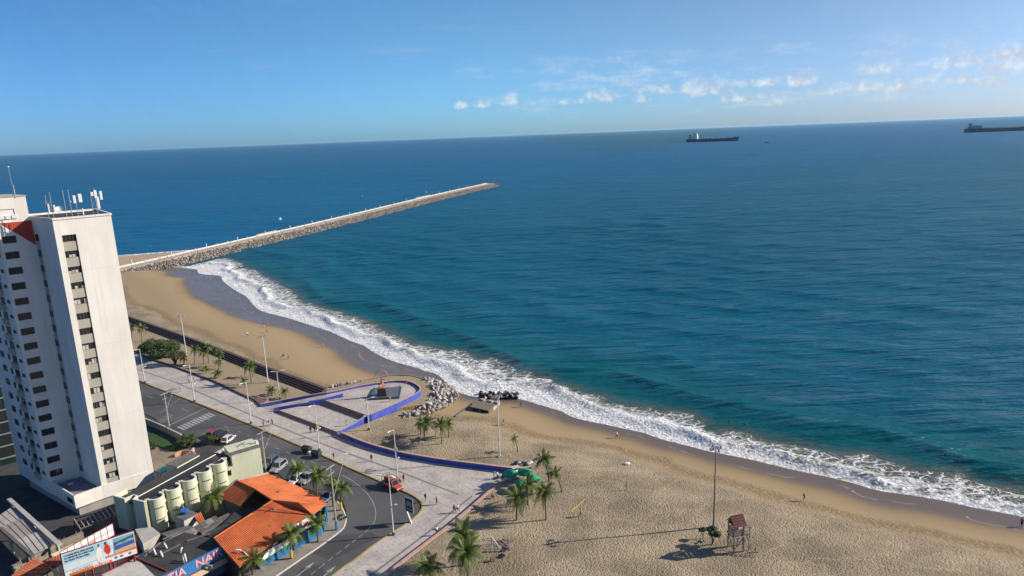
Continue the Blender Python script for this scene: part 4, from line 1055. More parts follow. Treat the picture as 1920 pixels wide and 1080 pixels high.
me_ = bpy.data.meshes.new('dish'); bm.to_mesh(me_); bm.free(); link_mesh('dish', me_, M_ANT, ds); MB().tube([(0,0,0),(0,0,.9),(0,-.5,1.0)], .05, 6).build('stand', M_MAST, ds)
q = G(29,372,ZT+4.18); r = thing('lightning_mast', 'slim stepped lightning mast on the penthouse of the tower', 'mast', q)
MB().tube([(0,0,-.02),(0,0,2.2),(-.15,0,2.25),(-.2,0,5.2)], [.12,.1,.05,.03], 6).build('mast', M_MAST, r); MB().ball((-.2,0,5.2),.12).build('tip', M_WHITE, r)
# ---- dark glass block behind the tower
db = thing('glass_block', 'dark green glass block with pale floor bands behind the white tower', 'building')
q = Vector(G2(31,864)); dl = tv*.9-tu*.2; dl.normalize(); ul = -tu
MB().prism([q, q+ul*22, q+ul*22+tv*18, q+tv*18], -.3, 21.6).build('wall', M('green_glass_wall', (.012,.028,.024), .3, .3, .8), db)
for k in range(8):
    z = 1.2+k*2.7
    MB().prism([q-tv*.25+tu*.2, q+ul*22-tv*.25, q+ul*22, q+tu*.2], z, z+.28).build('floor_band', M('band_grey', (.17,.2,.2), .8, .2, 1.), db)
    for j in range(7):
        a = q+ul*(.4+j*3.1); MB().prism([a-tv*.05, a+ul*2.7-tv*.05, a+ul*2.7, a], z+.5, z+2.4).build('window', M_GLASS, db)

# ------------------------------------------------------------------ hotel with round bays
M_CREAM = M('cream_render', (.58,.60,.44), .75, .14, .5, .15, 4, streak=True)
M_CREAM2 = M('cream_coping', (.70,.69,.60), .75, .15, .8)
M_FIBRO = M('fibre_cement', (.14,.135,.13), .9, .4, .6, .4, 4)
ho = thing('hotel', 'low cream hotel with five round stair bays and a dark roof', 'building')
HZ = 5.9
cyl_px = [(288,930),(320,913),(349,897),(380,881),(405.5,865.6)]
cc_ = [Vector(G2(x,y,HZ)) for x,y in cyl_px]
ha = (cc_[4]-cc_[0]).normalized(); hn = Vector((ha.y,-ha.x))           # hn faces the near side
pitch_ = (cc_[4]-cc_[0]).length/4
cc_ = [cc_[0]+ha*pitch_*k for k in range(5)]
line = [cc_[0]-ha*(pitch_*.62)+hn*.25]
for k, c in enumerate(cc_):
    line.append(c-ha*pitch_*.5+hn*.45); line.append(c-ha*1.2-hn*.25); DC = hn*.5
    for t in np.linspace(R(205), R(-25), 16): line.append(c+DC+ha*1.36*math.cos(t)+hn*1.36*math.sin(t))
    line.append(c+ha*1.2-hn*.25)
line.append(cc_[4]+ha*pitch_*.5+hn*.75)
C0 = line[0]; back = [cc_[4]+ha*pitch_*.5-hn*6.5, C0-hn*6.8]
wl_h = [tuple(q) for q in line]
mbw = ribbon(MB(), wl_h, .22, -.3, HZ); mbw.build('bay_wall', M_CREAM, ho)
ribbon(MB(), [tuple(q) for q in offset_poly(wl_h, -.05)], .32, HZ, HZ+.10).build('bay_coping', M_CREAM2, ho)
side = [tuple(C0), tuple(C0-hn*2.6-ha*.2), tuple(C0-hn*3.1+ha*.9), tuple(C0-hn*3.9+ha*.9), tuple(C0-hn*4.2-ha*.6), tuple(C0-hn*7.2-ha*.6), tuple(C0-hn*7.2+ha*2)]
ribbon(MB(), side, -.22, -.3, HZ+.05).build('end_wall', M_CREAM, ho)
ribbon(MB(), [tuple(q) for q in offset_poly(side, .04)], -.3, HZ+.05, HZ+.14).build('end_coping', M_CREAM2, ho)
roofp = [C0-hn*.2, cc_[4]+ha*4-hn*.2, cc_[4]+ha*4-hn*7, C0-hn*7]
MB().prism([tuple(q) for q in roofp], HZ-1.1, HZ-.75).build('roof', M_ROOFD, ho)
rib = MB()
for k in range(34):
    a = C0+ha*(.6+k*.5)-hn*.9; b_ = a-hn*3.0; rib.beam((a.x,a.y,HZ-.72),(b_.x,b_.y,HZ-.55),.06,.1)
tag(rib.build('roof_ribs', M_FIBRO, ho), kind='stuff')
for k, w in enumerate((.9,3.6)):
    a, b_ = C0+ha*.3-hn*(w), cc_[4]+ha*3-hn*(w); MB().beam((a.x,a.y,HZ-.5),(b_.x,b_.y,HZ-.5),.12,.14).build('roof_pipe', M_WHITE if k else M_CONC, ho)
for c in cc_:
    c = c+DC
    o = [c+ha*1.1*math.cos(t)+hn*1.1*math.sin(t) for t in np.linspace(0,2*math.pi,17)[:-1]]
    MB().prism(o, HZ-.76, HZ-.30).build('bay_cover', M_ROOFD, ho)
    for z in (HZ-1.7, HZ-3.9):
        arc = [tuple(c+ha*1.365*math.cos(t)+hn*1.365*math.sin(t)) for t in np.linspace(R(150),R(75),7)]
        ribbon(MB(), arc, .04, z-.09, z+.09).build('slit_window', M_GLASS, ho)
        arc = [tuple(c+ha*1.365*math.cos(t)+hn*1.365*math.sin(t)) for t in np.linspace(R(55),R(25),4)]
        ribbon(MB(), arc, .04, z-.06, z+.1).build('slit_window', M_GLASS, ho)
        q = c+ha*1.5-hn*.1; MB().box((q.x,q.y,z+.1),(.55,.4,.5), math.atan2(ha.y,ha.x)).build('air_conditioner', M_WHITE, ho)
# plain block at the street end
K0 = cc_[4]+ha*pitch_*.5+hn*.9; K1 = Vector(G2(479,841,HZ+.3)); kd = (K1-K0).normalized(); kn = Vector((kd.y,-kd.x))
KL = Vector(G2(438,859,HZ+.3)); t0 = (KL-K0).dot(kd)
E1 = K0+kd*(t0+5.6)
MB().prism([K0+kd*t0, E1, E1-kn*5.5, K0+kd*t0-kn*5.5], -.3, HZ+.3).build('end_block', M_CREAM, ho)
MB().prism([K0+kd*(t0-.001), K0-kd*.6, K0-kd*.6-kn*4, K0+kd*(t0-.001)-kn*4], -.3, 3.9).build('lower_block', M_CREAM, ho)
MB().prism([K0+kd*(t0-.06)+kn*.06, E1+kd*.06+kn*.06, E1+kd*.06-kn*1.5, K0+kd*(t0-.06)-kn*1.5], HZ+.3, HZ+.38).build('end_coping', M_FIBRO, ho)
q = K0+kd*.3+kn*.005; MB().prism([q-kd*.5,q+kd*.2,q+kd*.2+kn*.02,q-kd*.5+kn*.02],2.2,3.3).build('window', M_GLASS, ho)
for k in range(3):
    q = K0+kd*(t0-1.0)-kn*(1.2+k*1.1); MB().box((q.x,q.y,4.3),(.9,.6,.7), math.atan2(kd.y,kd.x)).build('air_conditioner', M_CURT, ho)
# back wing and the oval white terrace rim at the street
bw0, bw1 = Vector(G2(332,876,HZ-.5)), Vector(G2(374,853,HZ-.5)); bd = (bw1-bw0).normalized(); bn = Vector((bd.y,-bd.x))
MB().prism([bw0,bw1,bw1-bn*3.0,bw0-bn*3.0], -.3, HZ-.5).build('back_wing', M_CREAM, ho)
MB().prism([bw0+bn*.05-bd*.05,bw1+bn*.05+bd*.05,bw1-bn*3.05,bw0-bn*3.05], HZ-.5, HZ-.42).build('back_roof', M_FIBRO, ho)
fr0 = bw1+bd*.2; MB().prism([fr0+bn*.2, fr0+bd*9+bn*.2, fr0+bd*9+bn*5.5, fr0+bn*5.5], -.3, 3.6).build('front_wing', M_CREAM, ho)
MB().prism([fr0+bn*.1, fr0+bd*9.1+bn*.1, fr0+bd*9.1+bn*5.6, fr0+bn*5.6], 3.6, 3.75).build('front_roof', M_ROOFD, ho)
for k in range(5):
    q = fr0+bd*(1.2+k*1.05)+bn*.35; MB().box((q.x,q.y,4.0),(.8,.5,.55), math.atan2(bd.y,bd.x)).build('air_conditioner', M_CURT, ho)
oc = Vector(G2(452,836,3.9)); orl = [(oc.x+(kd*3.1*math.cos(t)+kn*1.55*math.sin(t)).x, oc.y+(kd*3.1*math.cos(t)+kn*1.55*math.sin(t)).y) for t in np.linspace(0,2*math.pi,33)]
ribbon(MB(), orl, .45, 3.0, 3.95).build('oval_rim', M_WHITE, ho)
MB().prism(orl[:-1], -.3, 3.0).build('oval_base', M_CREAM, ho)

# ------------------------------------------------------------------ restaurant with orange tile roofs
m, T, b = newmat('clay_tile'); M_TILE = m
p = T.pos(); n1 = T.noise(p, .35, 5, .6); n2 = T.noise(p, 5., 3, .6)
c_ = T.mix(T.ss(n1,.3,.7), (.36,.085,.024), (.52,.135,.038)); c_ = T.mix(T.ss(n2,.5,.72,0,.5), c_, (.20,.055,.025))
T.put(b.inputs['Base Color'], c_); b.inputs['Roughness'].default_value = .85
m, T, b = newmat('old_clay_tile'); M_TILE2 = m
p = T.pos(); n1 = T.noise(p, .6, 5, .6); n2 = T.noise(p, 4., 3, .6)
c_ = T.mix(T.ss(n1,.3,.7), (.27,.07,.035), (.38,.11,.05)); c_ = T.mix(T.ss(n2,.5,.72,0,.6), c_, (.13,.05,.03))
T.put(b.inputs['Base Color'], c_); b.inputs['Roughness'].default_value = .9
re_ = thing('restaurant', 'restaurant with bright orange clay tile roofs and a green fence', 'building')
def pz(*l): return [G(x,y,z) for x,y,z in l]
def tiled(q, parent, mat=None, rib=.30, row=.42, amp=.075, name='roof_tiles'):
    """q: top-left, top-right, bottom-right, bottom-left; ribs run from top to bottom"""
    a, b_, c, d2 = q; W_ = ((b_-a).length+(c-d2).length)/2; H_ = ((d2-a).length+(c-b_).length)/2
    nr = max(4, int(W_/rib)); nc = max(3, int(H_/row)); nrm = (b_-a).cross(d2-a).normalized()
    if nrm.z < 0: nrm = -nrm
    U = np.linspace(0,1,nr*4+1); prof = [abs(math.sin(math.pi*k/4)) if True else 0 for k in range(nr*4+1)]
    vs_, fs_ = [], []
    rows = []
    for j in range(nc):
        rows += [(j/nc, .02+amp*.0), ((j+1)/nc-1e-4, .055)]
    for (t, lift) in rows:
        for i, u in enumerate(U):
            P0 = a.lerp(b_,u); P1 = d2.lerp(c,u); q_ = P0.lerp(P1,t)
            vs_.append(q_+nrm*(lift+amp*prof[i]))
    nU = len(U)
    for r_ in range(len(rows)-1):
        for i in range(nU-1): fs_.append((r_*nU+i, r_*nU+i+1, (r_+1)*nU+i+1, (r_+1)*nU+i))
    mb = MB(); mb.add(vs_, fs_); o = mb.build(name, mat or M_TILE, parent)
    if o.data.polygons[0].normal.z < 0: o.data.flip_normals()
    tag(o, kind='stuff')
    sl_ = MB(); th = nrm*.12
    sl_.add([v-nrm*.02 for v in q]+[v-nrm*.02-th for v in q], [(0,3,2,1),(4,5,6,7),(0,1,5,4),(1,2,6,5),(2,3,7,6),(3,0,4,7)]); sl_.build('roof_deck', M_ROOFB, parent)
ZR, ZE = 5.0, 3.1
r_tl, r_tr, r_hip = G(401,1010,ZR), G(511,939,ZR), G(561,944,ZR)
e_bl, e_m1, e_br, e_r = G(449,1064,ZE), G(537,1011,ZE), G(586,966,ZE), G(612,946,ZE)
tiled([r_tl, r_tr, e_br, e_bl], re_)
tiled([r_tr, r_hip, G(587.5,965,ZE), e_br+Vector((.02,.02,0))], re_)
tiled([r_hip, r_hip+Vector((.05,.05,0)), e_r, G(588,965,ZE)], re_)
n1_, n2_ = G(444,902,ZR), G(479,918.5,ZR)
tiled([r_tr+Vector((0,0,.03)), r_hip, G(600,931.5,ZE+.2), G(556,911,ZE+.2)], re_)
tiled([n2_, r_tr+Vector((0,0,.03)), G(556,911,ZE+.2), G(528,899,ZE+.2)], re_)
tiled([n1_, n2_, G(528,899,ZE+.2), G(503,888,ZE+.2)], re_)
tiled([n2_, n1_, G(407,931,ZE), G(450,949,ZE)], re_)
tiled([r_hip, G(600,931.5,ZE+.2), e_r, e_r+Vector((-.05,-.05,0))], re_)
MB().tube([n1_+Vector((0,0,.1)), n2_+Vector((0,0,.1)), r_tr+Vector((0,0,.1)), r_hip+Vector((0,0,.1))], .14, 6).build('ridge', M_TILE, re_)
MB().tube([r_hip+Vector((0,0,.1)), e_br+Vector((0,0,.12))], .12, 6).tube([r_hip+Vector((0,0,.1)), e_r+Vector((0,0,.12))], .12, 6).build('hip_ridge', M_TILE, re_)
MB().tube([r_tl+Vector((0,0,.1)), r_tr+Vector((0,0,.1))], .13, 6).build('ridge', M_TILE, re_)
MB().beam(n1_+Vector((-.1,.1,.0)), G(407,931,ZE)+Vector((-.1,0,0)), .35, .5).beam(n1_+Vector((0,.2,.0)), G(503,888,ZE+.3), .35, .5).build('verge_wall', M_CONC, re_)
# walls under the roofs
mb = MB()
mb.prism([tuple((e_bl+Vector((-1.2,1.6,0)))[:2]), tuple((e_br+Vector((-1.8,1.2,0)))[:2]), tuple((r_hip+Vector((-.5,.8,0)))[:2]), tuple(r_tr[:2]), tuple((r_tl+Vector((.6,.2,0)))[:2])], -.3, 2.9)
mb.prism([tuple((n1_+Vector((.6,-.6,0)))[:2]), tuple((n2_)[:2]), tuple((r_tr+Vector((-.3,.5,0)))[:2]), tuple((r_hip+Vector((-.6,.9,0)))[:2]), tuple((G(598,931,3)+Vector((-1.5,.2,0)))[:2]), tuple((G(503,889,3)+Vector((.1,-.9,0)))[:2])], -.3, 2.92)
mb.build('wall', M('dark_timber_wall', (.06,.045,.035), .8, .4, 1.), re_)
# low black roof sheet standing in for shade between the two tile roofs
MB().prism([tuple(G(x,y,2.4)[:2]) for x,y in ((398,1012),(505,945),(470,945),(440,960),(415,985),(385,1000))], 2.2, 2.42).build('court_shade_roof', M_ROOFD, re_)
gp1 = [P_(378,1000,2.0), P_(405,985,2.0), P_(445,962,2.0), P_(440,955,2.), P_(395,978,2.), P_(365,990,2.)]
MB().prism(gp1, -.3, 2.0).build('court_wall_top', M_FIBRO, re_)
tiled([G(362,968,2.6), G(376,960,2.6), G(384,977,2.1), G(376,985,2.1)], re_)
# antennas / vents on the roof
for px, py, z in ((522,924,4.3),(514,956,4.5),(508,989,3.7)):
    q = G(px,py,z); MB().tube([q-Vector((0,0,.3)), q+Vector((0,0,.9))], .04, 5).ball((q.x,q.y,q.z+.2),(.35,.25,.15)).build('roof_vent', M_ROOFB, re_)
# fence: blue base, green panels
M_FBLUE = M('fence_blue', (.03,.17,.42), .6, .2, 1.5); M_FGREEN = M('fence_green', (.06,.22,.10), .6, .3, 3.)
fen = thing('restaurant_fence', 'curved green panel fence on a blue base round the orange roofed restaurant', 'fence')
fl_ = smooth_line([P_(488,1066), P_(530,1043), P_(570,1021), P_(597,1006), P_(609,994), P_(613,981), P_(613,969), P_(606,957)], 4)
ribbon(MB(), fl_, .25, -.3, .75).build('base_wall', M_FBLUE, fen)
for i in range(0, len(fl_)-1):
    seg = [fl_[i], fl_[i+1]]
    a, b_ = Vector(seg[0]), Vector(seg[1]); t = (b_-a).normalized(); n = Vector((-t.y,t.x))
    MB().prism([a+n*.1+t*.03, b_+n*.1-t*.03, b_+n*.16-t*.03, a+n*.16+t*.03], .75, 1.9).build('panel', M_FGREEN, fen)
ribbon(MB(), [tuple(q) for q in offset_poly(fl_, .06)], .14, 1.9, 2.0).build('top_rail', M_FBLUE, fen)
for i in range(0, len(fl_), 3):
    q = Vector(fl_[i]); MB().box((q.x,q.y,.9),(.3,.3,2.3)).build('post', M_FBLUE, fen)
def text_mesh(body, size, name='lettering', ext=.02, bold=.0):
    cu = bpy.data.curves.new(name,'FONT'); cu.body = body; cu.size = size; cu.extrude = ext; cu.offset = bold; cu.resolution_u = 2; cu.align_x = 'CENTER'; cu.align_y = 'CENTER'
    o = bpy.data.objects.new(name, cu); col.objects.link(o); dg = bpy.context.evaluated_depsgraph_get(); dg.update()
    me_ = bpy.data.meshes.new_from_object(o.evaluated_get(dg)); bpy.data.objects.remove(o); me_.name = name; return me_
def place_text(body, c, xdir, up, size, mat, parent, lift=.03, width=None, bold=0., name='lettering'):
    if len(body.split()) == 2 and size > 1.5:        # big sign: each word its own part
        w0, w1 = body.split(); a_, b2 = len(w0)/(len(body)), len(w1)/(len(body)); X_ = Vector(xdir).normalized()
        place_text(w0, Vector(c)-X_*width*(.5-a_*.42), xdir, up, size, mat, parent, lift, width*a_*.84, bold); return place_text(w1, Vector(c)+X_*width*(.5-b2*.5), xdir, up, size, mat, parent, lift, width*b2, bold)
    me_ = text_mesh(body, size, name, .01, bold); xs = [v.co.x for v in me_.vertices]; w = max(xs)-min(xs)
    sx = width/w if width else 1.
    x = Vector(xdir).normalized(); y = Vector(up).normalized(); n = x.cross(y)
    mt = Matrix(((x.x*sx,y.x,n.x,c[0]+n.x*lift),(x.y*sx,y.y,n.y,c[1]+n.y*lift),(x.z*sx,y.z,n.z,c[2]+n.z*lift),(0,0,0,1)))
    me_.transform(mt)
    return link_mesh(name, me_, mat, parent)
M_SIGNR = M('sign_red', (.50,.035,.05), .6, .2, 2); M_SIGNP = M('sign_pink', (.75,.50,.52), .6, .1, 2)
bn_ = thing('fence_banner', 'white banner with red letters above the green restaurant fence', 'sign')
a, b_ = G(553,1004,2.2), G(586,985,2.2); t = (b_-a).normalized(); n = Vector((t.y,-t.x,0)); upv = (Vector((0,0,1))-n*.5).normalized()
h_ = 1.5
MB().add([a, b_, b_+Vector((0,0,h_*.8))-n*.9, a+Vector((0,0,h_*.8))-n*.9, a-n*.06, b_-n*.06, b_+Vector((0,0,h_*.8))-n*.96, a+Vector((0,0,h_*.8))-n*.96], [(0,1,2,3),(7,6,5,4),(0,4,5,1),(1,5,6,2),(2,6,7,3),(3,7,4,0)]).build('board', M_WHITE, bn_)
up2 = (Vector((0,0,h_*.8))-n*.9).normalized()
place_text('NAIR', (a+b_)/2+up2*.75, t, up2, 1.25, M_SIGNR, bn_, .03, (b_-a).length*.8, .02)
cn_ = thing('canvas_canopy', 'folded white canvas canopy along the green restaurant fence', 'canopy')
l = pz((490,1052,2.1),(545,1016,2.3),(540,1011,3.0),(505,1030,2.9),(496,1040,2.7))
MB().add(l+[v+Vector((0,0,-.1)) for v in l], [(0,1,2,3,4),(9,8,7,6,5),(0,5,6,1),(1,6,7,2),(2,7,8,3),(3,8,9,4),(4,9,5,0)]).build('canvas', M_WHITE, cn_)
MB().beam(l[0],l[0]-Vector((0,0,2.1)),.06).beam(l[1],l[1]-Vector((0,0,2.2)),.06).build('pole', M_GREY, cn_)
# sidewalk round the restaurant with white kerb
sw_out = [P_(508,1088), P_(560,1052), P_(600,1025), P_(640,995), P_(648,983), P_(650,970), P_(644,955), P_(634,940)]
swo = smooth_line(sw_out, 3)
struct(MB().prism(swo+[P_(598,933), P_(560,965), P_(470,1040), P_(440,1085)], -.25, -.02, bottom=False).build('pavement', M('pavement', (.27,.245,.215), .9, .25, .6, .2, 4)))
wk = thing('white_kerb', 'white painted kerb curving round the restaurant pavement', 'kerb')
for i in range(len(swo)-1):
    ribbon(MB(), [swo[i], swo[i+1]], .22, -.3, .03).build('kerb_stone', M_WHITE, wk)
# ------------------------------------------------------------------ low buildings and yards in the foreground
def pzs(l, z): return [G2(x,y,z) for x,y in l]
# black flat-roofed part with the blue sign fascia
sb = thing('sign_building', 'flat black roofed annexe with a blue sign fascia beside the restaurant', 'building')
SZ = 4.2
fa, fb_ = G(300,1084,SZ), G(420,1023,SZ); ft = (fb_-fa).normalized(); fn = Vector((ft.y,-ft.x,0))
bk = pzs(((262,1046),(300,1012),(345,992),(395,1003)), SZ)
rf = [tuple(fa[:2]), tuple(fb_[:2])] + bk[::-1]
MB().prism(rf, -.3, 3.4).build('wall', M('dark_block_wall', (.10,.10,.11), .9, .3, .7), sb)
MB().prism([tuple(v) for v in rf], 3.4, 3.62).build('roof', M_ROOFD, sb)
f0, f1_ = fa-fn*-.05, fb_-fn*-.05
MB().add([f0+Vector((0,0,-1.75)), f1_+Vector((0,0,-1.75)), f1_+Vector((0,0,.1)), f0+Vector((0,0,.1)), f0-fn*.25+Vector((0,0,-1.75)), f1_-fn*.25+Vector((0,0,-1.75)), f1_-fn*.25+Vector((0,0,.1)), f0-fn*.25+Vector((0,0,.1))],
   [(0,1,2,3),(7,6,5,4),(0,4,5,1),(1,5,6,2),(2,6,7,3),(3,7,4,0)]).build('fascia', M_FBLUE, sb)
mid_ = (f0+f1_)/2+Vector((0,0,-.78))+ft*.25
place_text('TIA NAIR', mid_, ft, (0,0,1), 1.85, M_SIGNR, sb, .03, 8.6, .08)
place_text('TIA NAIR', mid_, ft, (0,0,1), 1.85, M_SIGNP, sb, .05, 8.5, .0)
for k in range(4):
    q = f0.lerp(f1_, .1+k*.27); MB().beam(q+Vector((0,0,-1.8)), q+Vector((0,0,-4.5)), .22).build('column', M_FBLUE, sb)
MB().add([f0+fn*.1+Vector((0,0,-2.0)), f1_+fn*.1+Vector((0,0,-2.0)), f1_+fn*.9+Vector((0,0,-2.45)), f0+fn*.9+Vector((0,0,-2.45))], [(3,2,1,0)]).build('awning', M('striped_awning', (.55,.40,.25), .8, .3, 3), sb)
# bright vent pipes on the black roof
pr_ = [((287,1026),(292,1040)),((300,1031),(305,1044)),((307,1016),(313,1028)),((341,1024),(338,1037)),((337,1045),(345,1057)),((347,1046),(349,1053))]
for k, (p0, p1) in enumerate(pr_):
    a, b_ = G(*p1,3.64), G(*p0,4.6)
    c = Vector((a.x,a.y,3.6)); dd_ = Vector((b_.x,b_.y,4.4)) if k < 4 else a+Vector((-.4,.6,1.0))
    MB().tube([c, c.lerp(dd_,.5)+Vector((0,0,.1)), dd_], .13, 8).build('vent_pipe', M_WHITE if k != 4 else M_GREY, sb, smooth=True)
for l in (((300,1040),(338,1021)),((305,1012),(342,994)),((350,1015),(395,1000)),((270,1044),(300,1018))):
    a, b_ = G(*l[0],3.65), G(*l[1],3.65); MB().beam(a+Vector((0,0,.05)), b_+Vector((0,0,.05)), .25, .18).build('roof_joint', M_FIBRO, sb)
# concrete roof ledges and sheets between hotel and annexe
yd = thing('yard_roofs', 'patchwork of grey fibre cement sheet roofs between hotel and annexe', 'building')
MB().prism(pzs(((253,992),(285,988),(300,1000),(268,1020)),2.2), -.3, 2.2).build('block', M_CONC, yd)
a_ = pzs(((300,1000),(352,985),(372,990),(332,1014)),2.0)
MB().prism(a_, -.3, 2.0).build('block', M_DARKC, yd)
for k in range(9):
    x0 = 316+k*9.5; y0 = 1012-k*4.9
    q = pz((x0,y0,2.7),(x0+12,y0-6,2.7),(x0+20,y0+2,2.45),(x0+8,y0+8,2.45)); j = Vector((0,0,random.uniform(-.05,.08)))
    MB().add([v+j for v in q]+[v+j-Vector((0,0,.05)) for v in q], [(0,1,2,3),(7,6,5,4),(0,4,5,1),(1,5,6,2),(2,6,7,3),(3,7,4,0)]).build('roof_sheet', M('sheet%d'%(k%3), [(.16,.155,.15),(.24,.23,.215),(.10,.10,.10)][k%3], .9, .45, .9, .4, 3), yd)
a_ = pzs(((250,1046),(300,1018),(385,978),(392,983),(310,1022),(262,1052)),2.3)
MB().prism(a_, -.3, 2.3).build('parapet_ledge', M_CONC, yd)
# white box hut with blue tank
hu = thing('rendered_hut', 'small stained white box hut in front of the round bays', 'building')
hb = [P_(332,996,2.6), P_(349,981,2.6), P_(374,972,2.6)]
h0, h1, h2 = Vector(G2(349,1003)), Vector(G2(375,990)), Vector(G2(331,995))
MB().prism([h0,h1,h1+(h2-h0),h2], -.3, 2.75).build('wall', M('stained_render', (.56,.53,.48), .85, .35, 1.2, streak=True), hu)
c = (h1+h2)/2
MB().prism([c+(q-c)*1.04 for q in (h0,h1,h1+(h2-h0),h2)], 2.75, 2.9).build('roof', M_FIBRO, hu)
tk = thing('water_tank', 'round bright blue plastic water tank on the white box hut', 'water tank', (c.x-.4,c.y+.5,2.9))
MB().tube([(0,0,0),(0,0,.55),(0,0,.62)], [.62,.75,.72], 14).build('tank', M('tank_blue', (.02,.13,.42), .4, .15, 2), tk, smooth=False); MB().tube([(0,0,.62),(0,0,.72)], [.76,.3], 14).build('lid', M('tank_blue', (.02,.13,.42)), tk)
# ---- billboards
bb = thing('billboard', 'large printed billboard with red frame showing a couple and a pool', 'billboard')
B0, B1 = G(128,1081,5.0), G(257.5,1037,5.0); bt_ = (B1-B0).normalized(); bnn = Vector((bt_.y,-bt_.x,0)); BH = 3.75; BL = (B1-B0).length
B0 = B0-bt_*.35; BL += .35
MB().add([B0,B1,B1+Vector((0,0,BH)),B0+Vector((0,0,BH)),B0-bnn*.15,B1-bnn*.15,B1-bnn*.15+Vector((0,0,BH)),B0-bnn*.15+Vector((0,0,BH))], [(0,1,2,3),(7,6,5,4),(0,4,5,1),(1,5,6,2),(2,6,7,3),(3,7,4,0)]).build('board', M('print_white', (.70,.72,.73), .6, .06, 1), bb)
def prt(poly, mat, lift=.012, name='print'):
    pts = [B0+bt_*(x*BL)+Vector((0,0,y*BH))+bnn*lift for x, y in poly]
    o = MB().add(pts, [tuple(range(len(pts)))]).build(name, mat, bb)
    if o.data.polygons[0].normal.dot(bnn) < 0: o.data.flip_normals()
prt([(.0,.52),(.70,.52),(.62,1.),(.0,1.)], M('print_sky', (.42,.62,.72), .6, .15, .6), .010)
prt([(.0,.35),(.60,.35),(.70,.53),(.0,.53)], M('print_pale', (.66,.70,.71), .6, .05, 1), .012)
prt([(.68,.30),(.99,.30),(.99,.96),(.70,.96)], M('print_sky2', (.16,.38,.60), .6, .2, .6), .014)
prt([(.70,.62),(.78,.72),(.85,.70),(.93,.78),(.99,.74),(.99,.90),(.93,.86),(.86,.84),(.78,.80),(.70,.78)], M('print_trees', (.05,.13,.04), .6, .5, 3), .018)
prt([(.70,.42),(.99,.50),(.99,.66),(.70,.62)], M('print_pool', (.05,.09,.34), .6, .4, 1.5), .020)
prt([(.70,.30),(.99,.36),(.99,.50),(.70,.44)], M('print_deck', (.55,.40,.20), .6, .2, 2), .021)
prt([(.56,.22),(1.,.22),(1.,.31),(.56,.31)], M('print_orange', (.72,.16,.02), .6, .1, 2), .022)
prt([(.06,.0),(.64,.0),(.64,.10),(.06,.10)], M('print_orange', (.72,.16,.02)), .022)
prt([(.0,.20),(.54,.30),(.54,.32),(.0,.24)], M('print_teal', (.20,.55,.58), .6, .1, 2), .022)
prt([(.56,.55),(.57,.75),(.585,.84),(.60,.86),(.615,.82),(.64,.72),(.65,.52),(.63,.40),(.585,.40)], M('print_dress', (.66,.03,.02), .6, .1, 2), .024)
prt([(.575,.84),(.60,.83),(.61,.90),(.595,.95),(.575,.92)], M('print_hair', (.03,.02,.02), .6, .1, 2), .026)
prt([(.595,.22),(.61,.22),(.615,.40),(.598,.40)], M('print_skin', (.50,.28,.18), .6, .1, 2), .024)
prt([(.44,.45),(.46,.70),(.48,.80),(.51,.80),(.53,.68),(.545,.60),(.52,.60),(.52,.20),(.50,.20),(.49,.42),(.475,.20),(.455,.20)], M('print_shirt', (.80,.80,.78), .6, .05, 2), .024)
prt([(.48,.80),(.505,.80),(.51,.88),(.495,.92),(.48,.88)], M('print_skin', (.50,.28,.18)), .026)
prt([(.485,.87),(.51,.87),(.508,.94),(.488,.94)], M('print_hair', (.03,.02,.02)), .028)
prt([(.46,.20),(.475,.20),(.48,.10),(.462,.10)], M('print_skin', (.50,.28,.18)), .024)
M_INK = M('print_ink', (.06,.08,.11), .6, .1, 2)
for k, tx in enumerate(('O LUGAR IDEAL PARA MORAR','OU INVESTIR FICA BEM AQUI','NA PRAIA DE IRACEMA')):
    w = BL*(.40 if k < 2 else .33); c = B0+bt_*(BL*.03+w/2)+Vector((0,0,BH*(.885-.115*k)))
    place_text(tx, c, bt_, (0,0,1), .40, M_INK, bb, .03, w, .008)
place_text('COLISEU', B0+bt_*(BL*.24)+Vector((0,0,BH*.155)), bt_, (0,0,1), .5, M('print_grey', (.35,.38,.40), .6, .1, 2), bb, .03, BL*.27)
place_text('3271-9333', B0+bt_*(BL*.49)+Vector((0,0,BH*.05)), bt_, (0,0,1), .36, M_WHITE, bb, .04, BL*.22, .01)
place_text('CONDOMINIO CLUBE', B0+bt_*(BL*.66)+Vector((0,0,BH*.265)), bt_, (0,0,1), .3, M_WHITE, bb, .04, BL*.17)
for x in (.70,.78,.90):
    c = B0+bt_*BL*x+Vector((0,0,BH*.12)); o = MB(); pts = [c+bt_*.22*math.cos(t)+Vector((0,0,.22*math.sin(t)))+bnn*.02 for t in np.linspace(0,2*math.pi,13)[:-1]]
    o.add(pts, [tuple(range(12))]).build('print_logo', M('logo%d'%int(x*100), [(.10,.20,.45),(.5,.08,.05),(.2,.2,.2)][int((x-.7)/.1)]), bb)
M_RED = M('red_steel', (.28,.03,.03), .6, .3, 2)
fr = MB()
for z in (-.06, BH+.06): fr.beam(B0+Vector((0,0,z))-bnn*.08, B1+Vector((0,0,z))-bnn*.08, .14)
for q in (B0,B1): fr.beam(q-bnn*.08-Vector((0,0,.1)), q-bnn*.08+Vector((0,0,BH+.1)), .14)
fr.build('frame', M_RED, bb)
for x in (.25,.6,.95):
    q = B0+bt_*BL*x-bnn*.3; MB().beam(q+Vector((0,0,-5.2)), q+Vector((0,0,BH*.9)), .22).build('post', M_RED, bb)
b2_ = thing('billboard', 'white panelled back billboard in a dark red lattice frame', 'billboard')
D0, D1 = G(117,1058,6.0), G(215,1003,6.0); dt = (D1-D0).normalized(); dn = Vector((dt.y,-dt.x,0)); DL = (D1-D0).length; DH = 2.0
